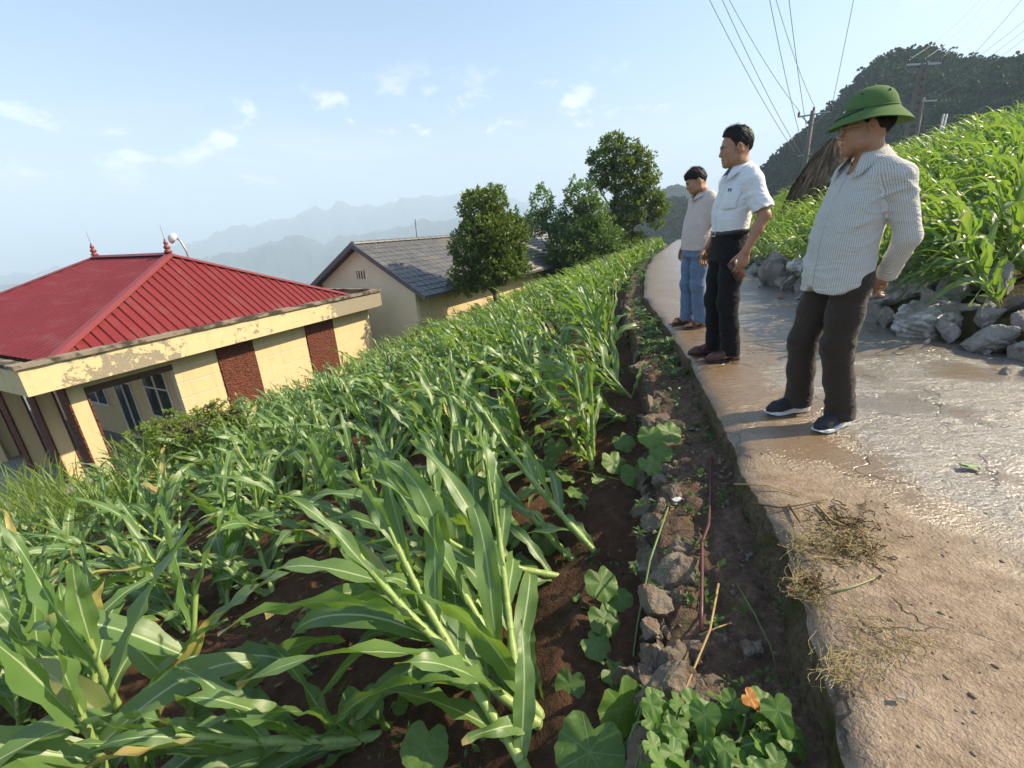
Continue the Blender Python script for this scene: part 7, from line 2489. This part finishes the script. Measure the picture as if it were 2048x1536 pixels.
vine_plant('squash_vine', tuple(on_field(1240, 940)), [(1338, 864, .10, .115, -.8, -1.3), (1300, 872, .10, .105, -.7, -1.8), (1322, 905, .06, .095, -.5, -1), (1228, 925, .06, .14, -.8, -1.4), (1272, 950, .05, .14, -.7, -2), (1248, 885, .06, .12, -.4, 0), (1110, 895, .06, .14, -.6, -2), (1090, 930, .04, .14, -.4, -1), (1130, 950, .03, .12, -.3, 1), (1300, 930, .04, .10, -.3, -1), (1200, 960, .03, .10, -.3, 1)], LIB_SQ,
           'squash vine with bright backlit round leaves at the foot of the upright maize', 'squash plant', [[(1340, 870, .02), (1380, 930, .02), (1385, 960, .02)], [(1100, 930, .02), (1200, 950, .02), (1280, 970, .03)]], 3)
vine_plant('squash_vine', tuple(on_field(1030, 1060)), [(1180, 1010, .03, .12, -.4, 1), (1010, 1050, .05, .12, -.5, -1), (1050, 1130, .04, .10, -.3, 2), (1090, 1080, .04, .12, -.5, -2), (640, 1215, .05, .11, -.4, -1), (610, 1250, .03, .10, -.3, 1), (1150, 985, .03, .10, -.2, 0)], LIB_SQ,
           'squash leaves low on the soil between the blown-over maize stalks', 'squash plant', [], 4)
rs = random.Random(77)
lv = []
for i in range(46):
    lv.append((rs.uniform(1300, 1590), rs.uniform(1395, 1560), rs.uniform(.03, .12), rs.uniform(.052, .082), rs.uniform(-.9, -.2), rs.uniform(-3, 3)))
lv += [(1500, 1396, .12, .048, -.5, .6), (1555, 1420, .14, .08, -.9, -.6), (1410, 1430, .12, .08, -.7, -2), (1575, 1470, .10, .085, -.6, 0)]
vine_plant('sweet_potato_vine', tuple(on_z(1450, 1500, -.22)), lv, LIB_SW, 'sweet potato vine with pointed leaves, one tip orange, at the bottom right of the bank', 'sweet potato',
           [[(1290, 1410, .05), (1380, 1420, .04), (1470, 1410, .05), (1560, 1430, .02)], [(1400, 1540, .02), (1480, 1480, .06), (1500, 1400, .09)], [(1530, 1540, .02), (1555, 1480, .06), (1560, 1420, .1)]], 5, {46: LIB_SWR[0]})
# leafy weeds on the bank beside the kerb
def weed_parts(seed, n, L):
    rg = np.random.default_rng(seed); out = []
    st = [np.array([0, 0, 0.])]
    for i in range(5): st.append(st[-1] + np.array([rg.normal() * .012, rg.normal() * .012, L * .11]))
    st = np.array(st)
    for k in range(n):
        f_ = rg.uniform(.05, 1); p = st[0] + (st[-1] - st[0]) * f_; a = k * 2.4 + rg.normal() * .3
        t0 = np.array([math.cos(a), math.sin(a), .9 - .3 * (1 - f_)])
        Pp, Tt = leaf_path(p, t0, L * rg.uniform(.35, .6) * (1.2 - .5 * f_), 1.0, .1, 6, rg)
        out.append(('leaf',) + leaf_arrays(Pp, Tt, L * .13 * rg.uniform(.8, 1.3), rg, 4, rg.normal() * .3, .3, .008, None, True))
    V, UV, F = join(out)
    me = np_mesh('foliage', V, F, True, UV); me.materials.append(M_WEED)
    V, UV, F = stalk_arrays(st, .005, .003, 5); m2 = np_mesh('stem', V, F, True, UV); m2.materials.append(M_VINE)
    return [('foliage', me), ('stem', m2)]
WP = [weed_parts(900 + i, 15, .30) for i in range(4)]
wk = {}
wspots = [(1330, 700), (1350, 730), (1375, 760), (1310, 670), (1365, 715), (1392, 775), (1290, 640), (1322, 730), (1340, 760), (1300, 700), (1270, 610), (1282, 660)]
for i in range(26):
    yy = rs.uniform(4.0, 20); wspots.append((None, (float(kerb_x(yy) - strip_w(yy) * rs.uniform(.1, 1.0)), yy)))
wspots += [(1470, 1150), (1385, 1200), (1280, 1000), (1275, 1060), (1430, 1240), (1500, 1210), (1270, 1130), (1450, 900), (1395, 1090)]
for i, (u, v) in enumerate(wspots):
    if u is None:
        loc = (v[0], v[1], float(strip_z(.5, v[1]))); sc_ = rs.uniform(.8, 1.5)
    else:
        p = on_z(u, v + 12, -.23); loc = (p.x, p.y, -.24); sc_ = rs.uniform(.75, 1.15) if i < 40 and v < 800 else rs.uniform(.18, .34)
    k = i % 4
    lab = 'leafy green weed at the kerb near the sandalled feet' if u is not None and v < 800 else 'leafy weed along the far part of the kerb' if u is None else 'tiny green seedling on the bank soil near the rod'
    if k in wk:
        c = wk[k].copy(); link(c); c.location = loc; c.rotation_euler = (0, 0, rs.uniform(0, 6)); c.scale = (sc_,) * 3
        c['label'] = lab; c['group'] = lab
        for ch in wk[k].children:
            d = ch.copy(); link(d); d.parent = c
    else:
        c = empty('weed', loc, (0, 0, rs.uniform(0, 6)), lab, 'weed', lab); c.scale = (sc_,) * 3
        for nm, me in WP[k]: mesh_obj(nm, me, None, c)
        wk[k] = c
# low weeds between the maize, and grass at the field's foot by the houses
rg2 = np.random.default_rng(5)
CC, NN, LL_ = [], [], []
for i in range(420):
    yy = rg2.uniform(.8, 9); d = rg2.uniform(.05, 5.5); x = float(kerb_x(yy) - strip_w(yy) - d)
    z = float(field_z(x, yy)) + .01; n = rg2.integers(5, 11); s_ = rg2.uniform(.02, .05)
    for k in range(n):
        a = rg2.uniform(0, 6.28)
        CC.append((x + rg2.normal() * .03, yy + rg2.normal() * .03, z + rg2.uniform(0, .04))); NN.append((math.cos(a), math.sin(a), rg2.uniform(.2, .9))); LL_.append(s_ * rg2.uniform(.7, 1.3))
for i in range(170):
    yy = rg2.uniform(.7, 7); t = rg2.uniform(.02, 1.0); x = float(kerb_x(yy) - strip_w(yy) * t); z = float(strip_z(t, yy)) + .02; s_ = rg2.uniform(.012, .034)
    for k in range(rg2.integers(5, 10)):
        a = rg2.uniform(0, 6.28); CC.append((x + rg2.normal() * .015, yy + rg2.normal() * .015, z + rg2.uniform(0, .03))); NN.append((math.cos(a), math.sin(a), rg2.uniform(.2, .9))); LL_.append(s_ * rg2.uniform(.7, 1.3))
V, F = cards(np.array(CC), np.array(NN), np.array(LL_), np.array(LL_) * .55, rg2)
me = np_mesh('ground_weeds', V, F, True); me.materials.append(M_WEED)
tag(mesh_obj('ground_weeds', me), 'small green weeds sprouting from the soil between the maize and on the bank', 'weeds', None, 'stuff')
def grass_tuft(n, pts, L, w_, m_, name, label, seed):
    rg = np.random.default_rng(seed); al = []
    for (x, y, z, r) in pts:
        for k in range(n):
            a = rg.uniform(0, 6.28); p = np.array([x + rg.normal() * r, y + rg.normal() * r, z])
            Pp, Tt = leaf_path(p, np.array([math.cos(a) * .35, math.sin(a) * .35, 1.]), L * rg.uniform(.5, 1.2), 1.2, .4, 6, rg)
            al.append(('leaf',) + leaf_arrays(Pp, Tt, w_ * rg.uniform(.7, 1.3), rg, 2, 0, .3, 0, None, True))
    V, UV, F = join(al); me = np_mesh(name, V, F, True, UV); me.materials.append(m_)
    tag(mesh_obj(name, me), label, 'grass', None, 'stuff')
gpts = []
for i in range(46):
    p = at_dist(rs.uniform(-20, 250), rs.uniform(925, 985), rs.uniform(6.6, 8.2)); gpts.append((p.x, p.y, p.z - .45, .10))
for i in range(22):
    p = at_dist(rs.uniform(230, 470), rs.uniform(850, 880), rs.uniform(8.2, 9.2)); gpts.append((p.x, p.y, p.z - .55, .12))
for i in range(40):
    yy = rs.uniform(12.0, 15.2); x = -4.1 + (yy - 15.2) * .48 + rs.uniform(.2, .9); gpts.append((x, yy, float(field_z(x, yy)), .10))
for i in range(30):
    yy = rs.uniform(4.2, 7.5); x = -6.6 + (yy - 6) * .4 + rs.uniform(-.6, .9); gpts.append((x, yy, float(field_z(x, yy)), .14))
grass_tuft(9, gpts, .62, .013, M_BUSH, 'tall_grass', 'tall thin grass at the lower edge of the field by the houses', 8)
for i, (u, v, dist, sz, m_, lab) in enumerate(((330, 836, 8.6, .42, M_BUSH, 'yellow-green bush in front of the red-roofed house wall'), (420, 812, 9.0, .38, M_BUSH, 'yellow-green bush right of the first, below the peeling fascia'))):
    p = at_dist(u, v, dist)
    t_ = tree('bush', (p.x, p.y, p.z - sz * 1.6), [(0, 0, 0, .02), (.02, 0, sz * .8, .015), (0, 0, sz * 1.5, .008)], [[(0, 0, .1, .012), (sz * .6, 0, sz * .9, .006)], [(0, 0, .1, .012), (-sz * .6, 0, sz * .9, .006)]],
              [(0, 0, sz * 1.15, sz * .9, sz * .5), (sz * 1.1, .1, sz * .9, sz * .7, sz * .45), (-sz * 1.3, 0, sz * .8, sz * .5, sz * .5), (sz * .3, 0, sz * 1.6, sz * .3, sz * .4), (-sz * .6, 0, sz * 1.0, sz * .6, sz * .45), (0, 0, sz * .6, sz, sz * .5)], 300, .070, m_, lab, 60 + i)
    t_['category'] = 'bush'
